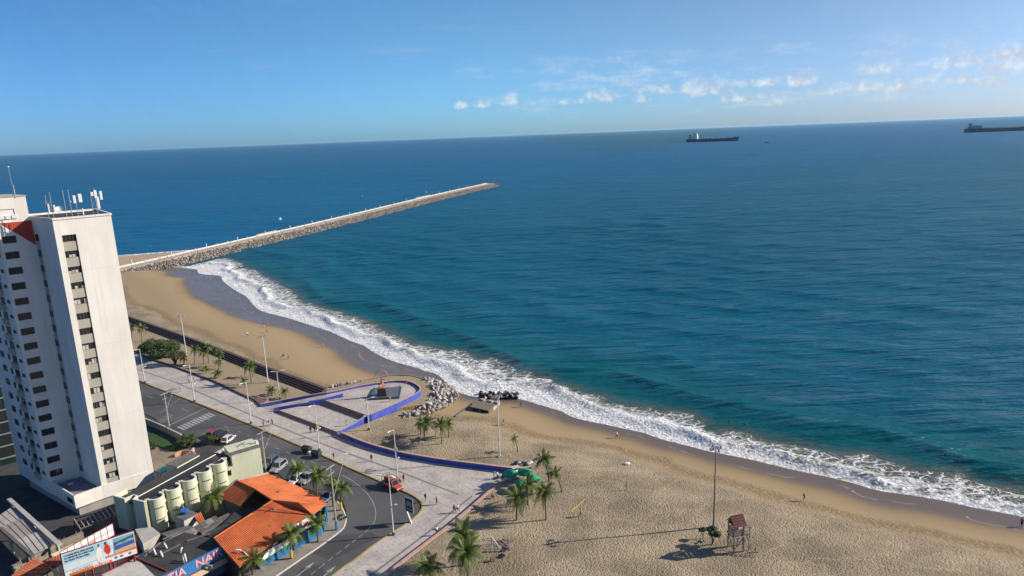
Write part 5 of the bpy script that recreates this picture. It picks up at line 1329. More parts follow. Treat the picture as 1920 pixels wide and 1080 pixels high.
for i in range(8):
    for j in range(2):
        a = D0+dt*(DL*i/8+.06)+Vector((0,0,.08+j*DH/2)); b_ = D0+dt*(DL*(i+1)/8-.06)+Vector((0,0,.08+j*DH/2)); h = DH/2-.12
        MB().add([a,b_,b_+Vector((0,0,h)),a+Vector((0,0,h)),a-dn*.04,b_-dn*.04,b_-dn*.04+Vector((0,0,h)),a-dn*.04+Vector((0,0,h))], [(0,1,2,3),(7,6,5,4),(0,4,5,1),(1,5,6,2),(2,6,7,3),(3,7,4,0)]).build('panel', M_WHITE if (i,j) != (4,0) else M('panel_print', (.62,.40,.38), .6, .5, 2), b2_)
fr = MB()
for z in (0,DH/2,DH): fr.beam(D0+Vector((0,0,z+.02))-dn*.06, D1+Vector((0,0,z+.02))-dn*.06, .09)
for i in range(9): q = D0+dt*(DL*i/8)-dn*.06; fr.beam(q-Vector((0,0,.1)), q+Vector((0,0,DH+.08)), .07)
fr.build('frame', M_RED, b2_)
for x in (.1,.5,.9): q = D0+dt*DL*x-dn*.25; MB().beam(q-Vector((0,0,6.2)), q+Vector((0,0,DH)), .2).build('post', M_RED, b2_)
# white sheet roof below the billboard
wr = thing('white_roof_shop', 'shop with a pale metal sheet roof edged in red under the billboard', 'building')
q = pz((190,1078,3.6),(255,1047,3.6),(312,1072,3.6),(262,1106,3.6))
MB().prism([tuple(v[:2]) for v in q], -.3, 3.4).build('wall', M('shop_wall', (.5,.48,.45), .8, .2, 1), wr)
for k in range(6):
    a, b_ = q[0].lerp(q[3],k/6+.004), q[1].lerp(q[2],k/6+.004); c, d2 = q[1].lerp(q[2],(k+1)/6-.004), q[0].lerp(q[3],(k+1)/6-.004)
    MB().add([v for v in (a,b_,c,d2)]+[v-Vector((0,0,.2)) for v in (a,b_,c,d2)], [(0,1,2,3),(7,6,5,4),(0,4,5,1),(1,5,6,2),(2,6,7,3),(3,7,4,0)]).build('roof_panel', M('pale_metal', (.50,.49,.46), .5, .2, .7, streak=False), wr)
MB().beam(q[0]+Vector((0,0,.1)), q[1]+Vector((0,0,.1)), .12).beam(q[1]+Vector((0,0,.1)), q[2]+Vector((0,0,.1)), .12,.3).build('edge_trim', M_RED, wr)
# old tile roof at the corner
ot = thing('old_tile_house', 'house with a weathered red clay tile roof near the stone wall', 'building')
q = pz((63,1046,3.4),(97,1062,3.0),(60,1094,2.6),(20,1080,3.0))
MB().prism([tuple(v[:2]) for v in q], -.3, 2.5).build('wall', M_DARKC, ot)
tiled([q[0],q[1],q[2],q[3]], ot, M_TILE2)
q = pz((84,1052,2.5),(150,1022,2.5),(128,1050,2.2),(100,1066,2.2)); tiled(q, ot, M_TILE2)
aw = thing('canvas_awning', 'cream canvas awning strip below the stone wall', 'awning')
q = pz((95,1040,2.8),(138,1019,2.8),(145,1024,2.5),(103,1045,2.5)); MB().add(q+[v-Vector((0,0,.08)) for v in q], [(0,1,2,3),(7,6,5,4),(0,4,5,1),(1,5,6,2),(2,6,7,3),(3,7,4,0)]).build('canvas', M('cream_canvas', (.55,.50,.36), .9, .15, 1), aw)
MB().beam(q[3]-Vector((0,0,.05)),Vector((q[3].x,q[3].y,-.2)),.07).beam(q[2]-Vector((0,0,.05)),Vector((q[2].x,q[2].y,-.2)),.07).build('post', M_GREY, aw)
# stone wall with small bollard lamps
sw = thing('stone_wall', 'rough stone yard wall with thin posts on top behind the billboard', 'wall')
l = [P_(25,1062,2.4), P_(55,1046,2.4), P_(100,1022,2.4), P_(156,998,2.4)]
ribbon(MB(), l, .6, -.3, 2.4).build('wall', M('rubble_stone', (.24,.205,.165), .95, .5, 1.6, .9, 3), sw)
for t in (.1,.42,.65,.9):
    q = Vector(l[0]).lerp(Vector(l[3]), t); MB().tube([(q.x,q.y,2.4),(q.x,q.y,3.2)], .05, 6).build('post', M_MAST, sw)
# carport with pale sheets and concrete beam
cp_ = thing('carport', 'carport with pale translucent roof sheets on a concrete frame', 'carport')
for k, pts in enumerate((((-20,978),(23,950),(62,985),(10,1000)),((2,988),(47,970),(75,1000),(30,1015)),((28,1014),(74,995),(96,1024),(52,1044)))):
    q = pz(*[(x,y,3.0-.25*(j>1)) for j,(x,y) in enumerate(pts)])
    MB().add(q+[v-Vector((0,0,.06)) for v in q], [(0,1,2,3),(7,6,5,4),(0,4,5,1),(1,5,6,2),(2,6,7,3),(3,7,4,0)]).build('roof_sheet', M('sheet_pale%d'%k, [(.40,.37,.35),(.30,.27,.25),(.42,.41,.38)][k], .7, .3, .5), cp_)
    for j in range(5):
        a, b_ = q[0].lerp(q[1],j/4), q[3].lerp(q[2],j/4); MB().beam(a+Vector((0,0,.04)), b_+Vector((0,0,.04)), .06).build('rafter', M_DARKC, cp_)
a, b_ = G(17,936,3.2), G(112,1022,3.2)
MB().beam(a,b_,.7,.35).build('beam', M_CONC, cp_)
for t in (.05,.5,.95): q = a.lerp(b_,t); MB().beam(q,Vector((q.x,q.y,-.25)),.35).build('post', M_CONC, cp_)
a, b_ = G(0,990,3.0), G(62,1044,3.0); MB().beam(a,b_,.5,.4).build('beam', M_DARKC, cp_)
for t in (.3,.95): q = a.lerp(b_,t); MB().beam(q,Vector((q.x,q.y,-.25)),.35).build('post', M_CONC, cp_)
# pergola grid
pg = thing('pergola', 'dark pergola lattice beside the base of the white tower', 'pergola')
g0, g1, g2, g3 = pz((138,972,2.2),(206,952,2.2),(216,966,2.2),(150,990,2.2))
for k in range(9): MB().beam(g0.lerp(g1,k/8), g3.lerp(g2,k/8), .10,.18).build('slat', M_CONC, pg)
for k in range(4): MB().beam(g0.lerp(g3,k/3)-Vector((0,0,.19)), g1.lerp(g2,k/3)-Vector((0,0,.19)), .10,.18).build('beam', M_DARKC, pg)
for q in (g0,g1,g2,g3): MB().beam(q-Vector((0,0,.28)),Vector((q.x,q.y,-.25)),.18).build('post', M_DARKC, pg)
# ---- street side of the tower: lawn, boundary wall, forecourt, teal canopy
struct(MB().prism(pzs(((286,808),(338,832),(322,846),(276,825)),0), -.25, -.10, bottom=False).build('lawn', M_GRASS))
bwl = thing('boundary_wall', 'long beige boundary wall between the lawn and the street', 'wall')
l = resample([P_(272,784,1.2), P_(300,795,1.2), P_(340,814,1.2), P_(346,820,1.2)], 3)
ribbon(MB(), l, -.3, -.3, 1.2).build('wall', M('beige_wall', (.46,.40,.31), .85, .2, .8, streak=True), bwl); ribbon(MB(), [tuple(q) for q in offset_poly(l,.05)], -.4, 1.2, 1.3).build('coping', M_CONC, bwl)
struct(MB().prism(pzs(((282,835),(330,848),(352,862),(298,885),(286,880)),0), -.25, -.06, bottom=False).build('forecourt', M('forecourt', (.24,.19,.145), .9, .25, .5)))
tcn = thing('teal_canopy', 'teal edged canopy between the tower and the cream hotel', 'canopy')
q = pz((294,879,2.8),(323,866,2.8),(330,873,2.8),(300,888,2.8)); MB().prism([tuple(v[:2]) for v in q], 2.6, 2.8).build('roof', M('teal', (.05,.22,.22), .6, .2, 1), tcn)
for v in q: MB().beam(Vector((v.x,v.y,2.6)), Vector((v.x,v.y,-.2)), .12).build('post', M_GREY, tcn)
lw = thing('planter_wall', 'low curved terracotta planter wall by the tower forecourt', 'wall')
l = smooth_line([P_(328,851,.8), P_(340,845,.8), P_(356,845,.8), P_(364,850,.8)], 3); ribbon(MB(), l, .35, -.3, .8).build('wall', M('terracotta_wall', (.42,.25,.15), .85, .2, 1), lw)
l = [P_(356,850,.8), P_(364,838,.8)]; ribbon(MB(), l, .3, -.3, .7).build('wall_end', M_CONC, lw)
# ------------------------------------------------------------------ vegetation
m, T, b = newmat('palm_leaf'); M_PALM = m
oi = T.add('ShaderNodeObjectInfo').outputs['Random']; p = T.pos()
c_ = T.mix(oi, (.060,.105,.022), (.150,.185,.038)); c_ = T.mix(T.ss(T.noise(p, 1.2, 3), .55, .75, 0, .5), c_, (.17,.16,.04))
T.put(b.inputs['Base Color'], c_); b.inputs['Roughness'].default_value = .5; b.inputs['Specular IOR Level'].default_value = .35
tr_ = T.add('ShaderNodeBsdfTranslucent'); T.put(tr_.inputs[0], T.mix(.5, c_, (.12,.16,.02))); mx = T.add('ShaderNodeMixShader'); mx.inputs[0].default_value = .28
T.l.new(b.outputs[0], mx.inputs[1]); T.l.new(tr_.outputs[0], mx.inputs[2]); T.l.new(mx.outputs[0], T.n['Material Output'].inputs[0])
M_DRYL = M('dry_palm_leaf', (.20,.15,.06), .8, .3, 2)
M_TRUNK = M('palm_trunk', (.17,.13,.095), .95, .35, 3., .5, 8)
M_BARK = M('bark', (.11,.08,.055), .95, .35, 3., .5, 8)
def frond_mesh(seed, droop, L=2.9):
    r = random.Random(seed); mb = MB(); n = 9; pts = []
    for i in range(n+1):
        t = i/n; pts.append(Vector((L*t*(1-.16*droop*t), 0, L*(.30*t-droop*.62*t*t))))
    mb.tube(pts, [.045*(1-.8*i/n)+.008 for i in range(n+1)], 3, False)
    for i in range(1, 26):
        t = i/26; k = min(int(t*n), n-1); f = t*n-k; q = pts[k].lerp(pts[k+1], f); d = (pts[k+1]-pts[k]).normalized()
        ll = L*.30*math.sin(math.pi*(.16+.80*t))*r.uniform(.8,1.1)
        for s in (-1,1):
            side = Vector((0,s,0)); tipv = q+side*ll*.80+d*ll*.55+Vector((0,0,-ll*(.25+.45*droop)*r.uniform(.7,1.3)))
            midv = q+side*ll*.45+d*ll*.22+Vector((0,0,-ll*.05))
            w = d*.050
            mb.add([q-w, q+w, midv+w*.8, tipv, midv-w*.8], [(0,1,2,4),(4,2,3)])
    return mb.mesh('frond')
FR = [frond_mesh(i, dr) for i, dr in enumerate((.35,.7,1.05,1.45,1.9))]
for f in FR: f.materials.append(M_PALM)
FRD = frond_mesh(9, 2.4, 2.2); FRD.materials.append(M_DRYL)
def palm(px, py, crown, label, s=1., nf=16, z=None, group=None, thin=1.):
    q = GS(px,py) if z is None else G(px,py,z); r = random.Random(int(px*7+py))
    v = ray(*crown); tt = q.y/v.y; c = Vector((v.x*tt, q.y, CAM_H+v.z*tt)); h = max(1.0, c.z-q.z); lean = (c.x-q.x, r.uniform(-.3,.3))
    nf += 3; tw_ = r.uniform(0,6.3)
    t = thing('palm_tree', label, 'palm tree', q, 0, group)
    top = Vector((lean[0],lean[1],h)); pts = [Vector((lean[0]*(k/6)**1.8, lean[1]*(k/6)**1.8, h*k/6-.05)) for k in range(7)]
    MB().tube(pts, [(.17-.07*k/6)*thin*s**.5 for k in range(7)], 7).build('trunk', M_TRUNK, t)
    for k in range(nf):
        e = k/(nf-1); me_ = FR[min(4, int(e*5))]; o = link_mesh('frond', me_, None, t)
        o.location = pts[-1]; o.rotation_euler = (r.uniform(-.25,.25), R(-52)+e*R(62)+r.uniform(-.12,.12), tw_+k*2.39996+r.uniform(-.35,.35)); sc_ = 1.13*s*r.uniform(.78,1.12)*(1 if e > .12 else .75); o.scale = (sc_,)*3
    if s > .6:
        for k in range(2):
            o = link_mesh('frond', FRD, None, t); o.location = pts[-1]-Vector((0,0,.1)); o.rotation_euler = (0,R(25),r.uniform(0,6.3)); o.scale = (s*.7,)*3
    return t
G1 = 'coconut palms in the promenade garden'
for (px,py,cr_,s,lab) in ((365.5,681,(365,654),.62,'slender palm beside the floodlight pole in the garden'),(382.7,683,(382,660),.66,'palm with two tiers of fronds amid the garden group'),(391.5,681,(390,650),.62,'taller palm close to the stepped seating'),
    (413,686,(411,661),.62,'palm with a drooping crown by the seating edge'),(344,684,(344,672),.5,'short palm tuft beside the bushy garden tree'),(386.7,700,(386,690),.45,'small palm with a thin trunk in open garden sand'),(410,708.5,(408,699),.62,'stubby spreading palm casting a shadow on the kerb'),(410,692,(409,678),.55,'palm below the drooping palm in the garden'),
    (471.5,718,(467,686),.8,'tall palm standing alone near the tall floodlight pole'),(474,706,(470,688),.55,'palm partly hidden behind the lone tall garden palm'),(460,726,(457,713),.5,'short palm beside a street lamp at the garden kerb'),(510,741,(509,730),.66,'low spreading palm near the garden side steps'),
    (536,746,(534,733),.55,'small upright palm close to the blue ramp wall'),(248,640,(247,613),.7,'palm partly hidden by the white tower'),(266,640,(266,615),.7,'palm rising behind the bushy tree')):
    palm(px,py,cr_,lab,s,14,GZ,G1)
G2_ = 'palms on the open beach sand'
for (px,py,cr_,s,lab) in ((788.5,815.5,(792,790),.74,'palm at the seaward end of the four-palm clump'),(795.5,825.5,(799,792),.8,'palm with a full crown inside the four-palm clump'),(828.5,832,(825.5,796),.82,'palm with the long bare trunk in the four-palm clump'),(842,819,(839,794),.68,'smallest palm of the four-palm clump'),
    (971,846.7,(964,822),.42,'thin young leaning palm with a sparse yellow crown'),(1029,903,(1021,862),.85,'dark palm with long drooping fronds above the green umbrellas'),(1053,922,(1041,889),.6,'leaning palm with a ragged yellowing crown'),
    (990,946,(990,909),.8,'palm directly in front of the green umbrellas'),(969,975,(969,931),.92,'palm with the widest crown among the umbrella palms'),(1024,975,(1021,921),.85,'palm with a compact crown on the open sand beside the umbrellas'),
    (878,1092,(872,1034),1.1,'tall palm with a lush crown next to the wooden exercise frame'),(868,1060,(867,1003),1.0,'bright green palm rising behind the lush palm'),(806,1104,(803,1064),.95,'palm beside the low blue wall with a spreading crown')):
    palm(px,py,cr_,lab,s,17 if s > .9 else (15 if s > .5 else 9),None,G2_)
for (px,py,cr_,s,lab) in ((547,1048,(545,1001),.88,'pavement palm with yellow painted trunk by the white canopy'),(597,1016,(594,979),.8,'pavement palm in front of the red lettered banner'),(474,1078,(474,1048),.85,'pavement palm at the foot of the tiled roof'),
    (640,957,(638,916),.88,'pavement palm at the bend with a yellow trunk wrap'),(594,927,(596,890),.85,'palm between the parked cars and the orange roof'),(565,915,(558,878),.78,'palm among the parked cars by the cream wall'),(624,950,(622,905),.72,'palm behind the utility pole at the bend'),(402,967,(400,930),1.0,'palm growing between the round bays and the tiled roofs')):
    palm(px,py,cr_,lab,s,17,-.1,'palms round the restaurant')
# painted trunk wraps are parts of their palms
for o in [x for x in col.objects if x.type == 'EMPTY' and 'yellow' in x.get('label','') and x.name.startswith('palm') and 'trunk' in x['label']]:
    MB().tube([(0,0,.3),(0,0,1.6)], .24, 8).build('trunk_wrap', M('wrap_yellow', (.60,.38,.03), .7, .2, 2), o)
m, T, b = newmat('leaf'); M_LEAF = m
p = T.pos(); n1 = T.noise(p, .9, 4, .65); c_ = T.mix(T.ss(n1,.3,.7), (.024,.052,.014), (.085,.125,.030)); T.put(b.inputs['Base Color'], c_); b.inputs['Roughness'].default_value = .6
tr_ = T.add('ShaderNodeBsdfTranslucent'); T.put(tr_.inputs[0], c_); mx = T.add('ShaderNodeMixShader'); mx.inputs[0].default_value = .2
T.l.new(b.outputs[0], mx.inputs[1]); T.l.new(tr_.outputs[0], mx.inputs[2]); T.l.new(mx.outputs[0], T.n['Material Output'].inputs[0])
def bush_tree(px, py, z, h, rx, ry, label, leaves=3500, fat=1., cat='tree', trunk=.3, nblob=9, leaf=.16, name='leafy_tree', base=.35):
    q = G(px,py,z); r = np.random.default_rng(int(px+py)); t = thing(name, label, cat, q)
    mb = MB(); blobs = []
    for k in range(nblob):
        a = 2*math.pi*k/nblob+r.uniform(-.3,.3); rr = math.sqrt(r.uniform(.05,1)); zz_ = h*(base+(1-base)*(.35+.45*(1-rr)+r.uniform(-.12,.12)))
        c = Vector((rx*.72*rr*math.cos(a), ry*.72*rr*math.sin(a), zz_)); blobs.append((c, fat*r.uniform(.34,.5)*min(rx,ry,h*.55)))
        mb.tube([(0,0,-.05),(c.x*.25,c.y*.25,h*base*.8),(c.x*.7,c.y*.7,c.z*.8),tuple(c)], [trunk,trunk*.6,trunk*.3,trunk*.12], 6)
    mb.build('trunk', M_BARK, t)
    vs_, fs_ = [], []; n = leaves
    for i in range(n):
        c, br_ = blobs[r.integers(nblob)]; v = r.normal(size=3); v /= np.linalg.norm(v); v *= br_*r.uniform(.55,1.12); pp = np.array(c)+v*np.array((1.15,1.15,.8))
        nn = v/np.linalg.norm(v)+r.normal(size=3)*.5; nn /= np.linalg.norm(nn); a = np.cross(nn,(0,0,1.)); a /= (np.linalg.norm(a)+1e-6); b_ = np.cross(nn,a); s = leaf*r.uniform(.6,1.3)
        k = len(vs_); vs_ += [tuple(pp-a*s), tuple(pp-b_*s*.5), tuple(pp+a*s), tuple(pp+b_*s*.5)]; fs_.append((k,k+1,k+2,k+3))
    MB().add(vs_, fs_).build('crown', M_LEAF, t); return t
bush_tree(302,672,GZ,6.6,7.0,5.,'wide bushy dark green tree in the palm garden',14000,fat=1.25,leaf=.24,nblob=18,base=.2)
bush_tree(329,683,GZ,5.,3.6,3.,'smaller leafy tree leaning beside the wide garden tree',3000,nblob=8)
bush_tree(277,660,GZ,3.6,3.,3.,'low leafy tree between the garden palms and the tower',2500,nblob=8)
bush_tree(355,838,-.2,3.4,2.6,2.4,'round glossy shrub tree at the corner of the boundary wall',3500,nblob=10,base=.15)
bush_tree(398,832,-.2,2.4,1.7,1.6,'small shrub beside the parked red and black cars',1600,nblob=7,base=.1,cat='shrub',name='shrub')
bush_tree(290,842,-.1,1.6,1.6,1.2,'low clipped shrub on the lawn near the tower',1200,nblob=6,base=.1,cat='shrub',name='shrub')
bush_tree(640,972,-.1,.8,1.3,.9,'low planting at the kerb of the road bend',700,nblob=6,base=.05,cat='shrub',name='shrub',trunk=.05)
q = GS(1336,1021)
bush_tree(1336,1021,q.z,3.3,1.15,1.1,'young almond tree with two leafy tufts beside the beach floodlight pole',1600,nblob=5,base=.4,trunk=.08,leaf=.14)
bush_tree(1318,1010,q.z,2.0,.8,.7,'small leafy sapling in the shadow by the floodlight pole',500,nblob=4,base=.5,trunk=.05,leaf=.14,name='sapling',cat='sapling')
bush_tree(1313,1018,q.z,.5,1.0,.6,'patch of low creeping plant on the sand by the floodlight pole',300,nblob=4,base=.05,trunk=.03,leaf=.1,name='creeping_plant',cat='plant')
# ------------------------------------------------------------------ lamps and poles
M_POLE = M('pole_white', (.62,.60,.57), .6, .15, 1.)
M_LAMPH = M('lamp_head', (.72,.73,.74), .4, .1, 1.)
M_GREENB = M('green_base', (.02,.11,.07), .6, .2, 2.)
M_BLACK = M('black_metal', (.03,.03,.033), .5, .3, 2.)
to_road = (Vector(P_(440,800))-Vector(P_(480,780))).normalized(); rd_ang = math.atan2(to_road.y,to_road.x)
def street_lamp(px, py, h, label, ang=rd_ang, low=.45, arms=2, z=0.):
    q = G(px,py,z); t = thing('street_lamp', label, 'street lamp', q, ang, 'white street lamps of the promenade')
    MB().tube([(0,0,.0),(0,0,h*.5),(0,0,h)], [.13,.10,.075], 8).build('pole', M_POLE, t)
    MB().tube([(0,0,0),(0,0,.5),(0,0,.55)], [.30,.26,.14], 8).build('base', M_GREENB, t)
    def arm(z0, L, s):
        a = MB().tube([(0,0,z0-.25),(s*L*.35,0,z0+.05),(s*L*.75,0,z0+.12)], .045, 6).build('arm', M_POLE, t)
        MB().add([(s*L*.6,-.14,z0+.07),(s*L*1.05,-.10,z0+.12),(s*L*1.05,.10,z0+.12),(s*L*.6,.14,z0+.07),(s*L*.6,-.14,z0+.2),(s*L*1.05,-.07,z0+.22),(s*L*1.05,.07,z0+.22),(s*L*.6,.14,z0+.2)], [(3,2,1,0),(4,5,6,7),(0,1,5,4),(1,2,6,5),(2,3,7,6),(3,0,4,7)]).build('lamp_head', M_LAMPH, a)
    arm(h, 1.9, 1)
    if arms > 1: arm(h*low, 1.0, -1)
    if arms > 2: arm(h, 1.4, -1)
    return t
street_lamp(272,718,10.3,'white street lamp beside the tower with a green foot')
street_lamp(365,753,10.4,'white street lamp opposite the zebra crossing')
street_lamp(471,794,10.6,'white street lamp between the garden side steps and the kerb')
street_lamp(599,845,10.8,'white street lamp beside the two rubbish containers')
street_lamp(746,904,11.2,'white street lamp with a round mirror beside the red pickup',low=.42)
street_lamp(738,1003,11.1,'white street lamp at the near kerb of the road bend',low=.5,ang=R(180))
q = GS(692,806); street_lamp(692,806,7.6,'short white lamp standing in the sand outside the plaza',arms=3,z=q.z,ang=R(20))
street_lamp(525,749,7.8,'short white lamp in the garden beside the ramp wall',arms=3,z=GZ,ang=R(20))
q = G(743,850,7.2); mi = thing('disc_sign', 'round white disc fixed on the lamp by the blue wall', 'sign', (q.x,q.y,0)); mi.location = G(746,904,0)
MB().tube([(.12,-.06,7.0),(.13,-.12,7.0)], [.46,.46], 16).build('disc', M_LAMPH, mi)
def flood_pole(px, py, h, label, zf, ring=True, mat=None):
    q = GS(px,py) if zf is None else G(px,py,zf); t = thing('floodlight_pole', label, 'floodlight', q, .3, 'tall floodlight poles over the beach')
    MB().tube([(0,0,-.1),(0,0,h*.5),(0,0,h)], [.17,.13,.09], 8).build('pole', mat or M_POLE, t)
    MB().box((0,0,.12),(.7,.7,.24)).build('foot', M_CONC, t)
    MB().beam((-1.0,0,h-.1),(1.0,0,h-.1),.09).beam((0,-.9,h-.1),(0,.9,h-.1),.09).build('cross_arm', M_MAST, t)
    for (x,y) in ((-.95,0),(.95,0),(0,-.85),(0,.85),(-.45,0),(.45,0)):
        MB().box((x,y,h-.4),(.34,.34,.42),.5,.7).build('lamp', M_GREY, t)
flood_pole(350,667,13.6,'white floodlight pole behind the bushy garden tree',GZ)
flood_pole(502.7,717,13.9,'white floodlight pole at the middle of the stepped seating',GZ)
flood_pole(937,856,13.6,'pale floodlight pole on the sand beyond the long blue wall',None)
flood_pole(1338,988,14.6,'dark slim floodlight pole on the open sand near the lifeguard tower',None,mat=M('pole_dark', (.22,.20,.18), .6, .2, 1.))
M_UPOLE = M('utility_concrete', (.33,.31,.28), .9, .25, 1.)
def utility_pole(px, py, h, label, armto=None, z=-.1):
    q = G(px,py,z); t = thing('utility_pole', label, 'utility pole', q, 0, 'concrete utility poles along the street')
    MB().tube([(0,0,-.1),(0,0,h)], [.19,.12], 6).build('pole', M_UPOLE, t)
    c, s = math.cos(rd_ang), math.sin(rd_ang)
    MB().beam((-1.1*c,-1.1*s,h-.25),(1.1*c,1.1*s,h-.25),.12).beam((-.7*c,-.7*s,h-1.5),(.7*c,.7*s,h-1.5),.1).build('cross_arm', M_UPOLE, t)
    for k in (-1,-.4,.4,1): MB().tube([(k*c,k*s,h-.2),(k*c,k*s,h+.08)], .05, 6).build('insulator', M_GREY, t)
    if armto:
        a = MB().tube([(0,0,h*.5),(armto[0]*.5,armto[1]*.5,h*.5+(armto[2]-h*.5)*.55),armto], .05, 6).build('lamp_arm', M_POLE, t)
        MB().box((armto[0],armto[1],armto[2]),(.6,.25,.15),math.atan2(armto[1],armto[0])).build('lamp_head', M_LAMPH, a)
    return Vector((q.x,q.y,z+h)), (c,s)
ends = [utility_pole(317,799,8.6,'utility pole by the boundary wall and zebra crossing',(1.8,.6,8.2)),
        utility_pole(499,883,8.8,'utility pole at the end wall of the cream hotel',(2.4,.6,9.0)),
        utility_pole(631.5,994,12.2,'utility pole with a blue painted foot at the road bend',(2.5,1.5,13.6))]
MB().tube([(0,0,.05),(0,0,1.7)], .215, 6).build('painted_foot', M_FBLUE, [o for o in col.objects if o.get('label','').startswith('utility pole with a blue')][0])
def wire(a, b_, label):
    n = 12; pts = [a.lerp(b_, k/n)-Vector((0,0,4*.5*(k/n)*(1-k/n))) for k in range(n+1)]
    o = MB().tube(pts, .022, 4).build('overhead_wire', M_BLACK); tag(o, label, 'wire', 'overhead wires')
for (e0,e1_,nm) in ((ends[0],ends[1],'overhead wire between the zebra crossing pole and the hotel pole'),(ends[1],ends[2],'overhead wire between the hotel pole and the blue footed pole')):
    for k in (-1,.4): wire(e0[0]+Vector((k*e0[1][0],k*e0[1][1],.1)), e1_[0]+Vector((k*e1_[1][0],k*e1_[1][1],.1)), nm)
q = G(470,1079,-.1); sl2 = thing('street_lamp', 'single white street lamp beside the near tiled roof corner', 'street lamp', q)
MB().tube([(0,0,0),(0,0,3.4),(-.6,.1,4.2),(-1.3,.2,4.4)], [.1,.08,.06,.05], 6).build('pole', M_POLE, sl2); MB().box((-1.5,.2,4.4),(.7,.3,.2)).build('lamp_head', M_LAMPH, sl2)
q = G(396,1090,-.1); sl3 = thing('camera_post', 'dark post with boxes in front of the blue sign fascia', 'post', q)
MB().tube([(0,0,0),(0,0,3.0)], .08, 6).build('post', M_BLACK, sl3)
for z, x in ((2.9,-.25),(2.6,.25),(2.2,.2)): MB().box((x,0,z),(.45,.35,.4)).build('box', M_GREY, sl3)
# ------------------------------------------------------------------ street sign totem, containers
q = G(768,979,0); to = thing('totem_sign', 'blue street totem with a white emblem at the road bend', 'sign', q, R(-38))
sd_ = Vector((1,0,0))
MB().add([(-.35,-.12,0),(.55,-.12,0),(.55,.12,0),(-.35,.12,0),(-.75,-.09,2.1),(-.45,-.09,2.1),(-.45,.09,2.1),(-.75,.09,2.1)], [(3,2,1,0),(4,5,6,7),(0,1,5,4),(1,2,6,5),(2,3,7,6),(3,0,4,7)]).build('leg', M_POLE, to)
MB().box((.25,0,3.4),(1.9,.16,2.7)).build('frame', M_GREY, to, bevel=.03)
MB().box((.25,-.085,3.4),(1.7,.03,2.5)).build('panel', M('totem_blue', (.035,.045,.10), .3, .3, 1.), to)
for (r_, w) in ((.55,.07),(.34,.05)):
    MB().tube([(.25+r_*math.cos(t),-.11,3.55+r_*math.sin(t)) for t in np.linspace(R(-60),R(240),22)], w*.5, 5).build('emblem', M_LAMPH, to)
for k in range(5):
    t = R(40+25*k); MB().beam((.25,-.112,3.4),(.25+.45*math.cos(t),-.112,3.4+.5*math.sin(t)),.06,.02).build('emblem', M_LAMPH, to)
MB().box((.25,-.108,2.6),(1.2,.012,.10)).build('emblem', M_LAMPH, to)
def container(px, py, label, ang):
    q = G(px,py,zr); t = thing('rubbish_container', label, 'rubbish container', q, ang, 'rubbish containers at the kerb')
    mt = M('container_green', (.025,.04,.032), .6, .3, 1.5)
    MB().add([(-.85,-.5,.15),(.85,-.5,.15),(.85,.5,.15),(-.85,.5,.15),(-1.05,-.7,1.15),(1.05,-.7,1.15),(1.05,.7,1.15),(-1.05,.7,1.15)], [(3,2,1,0),(4,5,6,7),(0,1,5,4),(1,2,6,5),(2,3,7,6),(3,0,4,7)]).build('bin', mt, t, bevel=.04)
    MB().add([(-1.08,-.73,1.15),(1.08,-.73,1.15),(1.08,.73,1.2),(-1.08,.73,1.2),(-1.,-.1,1.5),(1.,-.1,1.5),(1.,.3,1.5),(-1.,.3,1.5)], [(3,2,1,0),(4,5,6,7),(0,1,5,4),(1,2,6,5),(2,3,7,6),(3,0,4,7)]).build('lid', mt, t)
    for x in (-.7,.7):
        for y in (-.4,.4): MB().tube([(x-.05,y,.1),(x+.05,y,.1)], .1, 8).build('wheel', M_BLACK, t)
container(576,848,'dark rubbish container standing farther from the lamp with white sacks',rd_ang+1.57); container(594,857,'dark green rubbish container against the street lamp at the kerb',rd_ang+1.57)
q = G(580,851,zr); tag(MB().ball((q.x,q.y,zr+.32),(.55,.45,.36),10,7).build('rubbish_sack', M_CURT), 'pale rubbish sack between the two containers', 'rubbish sack')
# ------------------------------------------------------------------ vehicles
M_TYRE = M('tyre', (.02,.02,.021), .9, .2, 3); M_RIM = M('rim', (.35,.36,.37), .35, .1, 3, metal=.6)
m, T, b = newmat('car_glass'); M_CGLASS = m; b.inputs['Base Color'].default_value = (.012,.015,.018,1); b.inputs['Roughness'].default_value = .06
M_TAIL = M('tail_light', (.35,.01,.01), .3, .1, 3); M_HEAD = M('head_light', (.75,.76,.78), .15, .05, 3)
def carpaint(name, c):
    if name in _mats: return _mats[name]
    m, T, b = newmat(name); T.put(b.inputs['Base Color'], T.mix(T.noise(T.obj(), 1.3, 3), tuple(x*.9 for x in c), c)); b.inputs['Roughness'].default_value = .28; b.inputs['Coat Weight'].default_value = .6; b.inputs['Coat Roughness'].default_value = .08
    _mats[name] = m; return m
def loft(secs, mb):
    n = len(secs[0]); vs_ = [v for s in secs for v in s]
    fs_ = [(i*n+j, i*n+(j+1)%n, (i+1)*n+(j+1)%n, (i+1)*n+j) for i in range(len(secs)-1) for j in range(n)]
    fs_ += [tuple(reversed(range(n))), tuple((len(secs)-1)*n+j for j in range(n))]
    mb.add(vs_, fs_); return mb
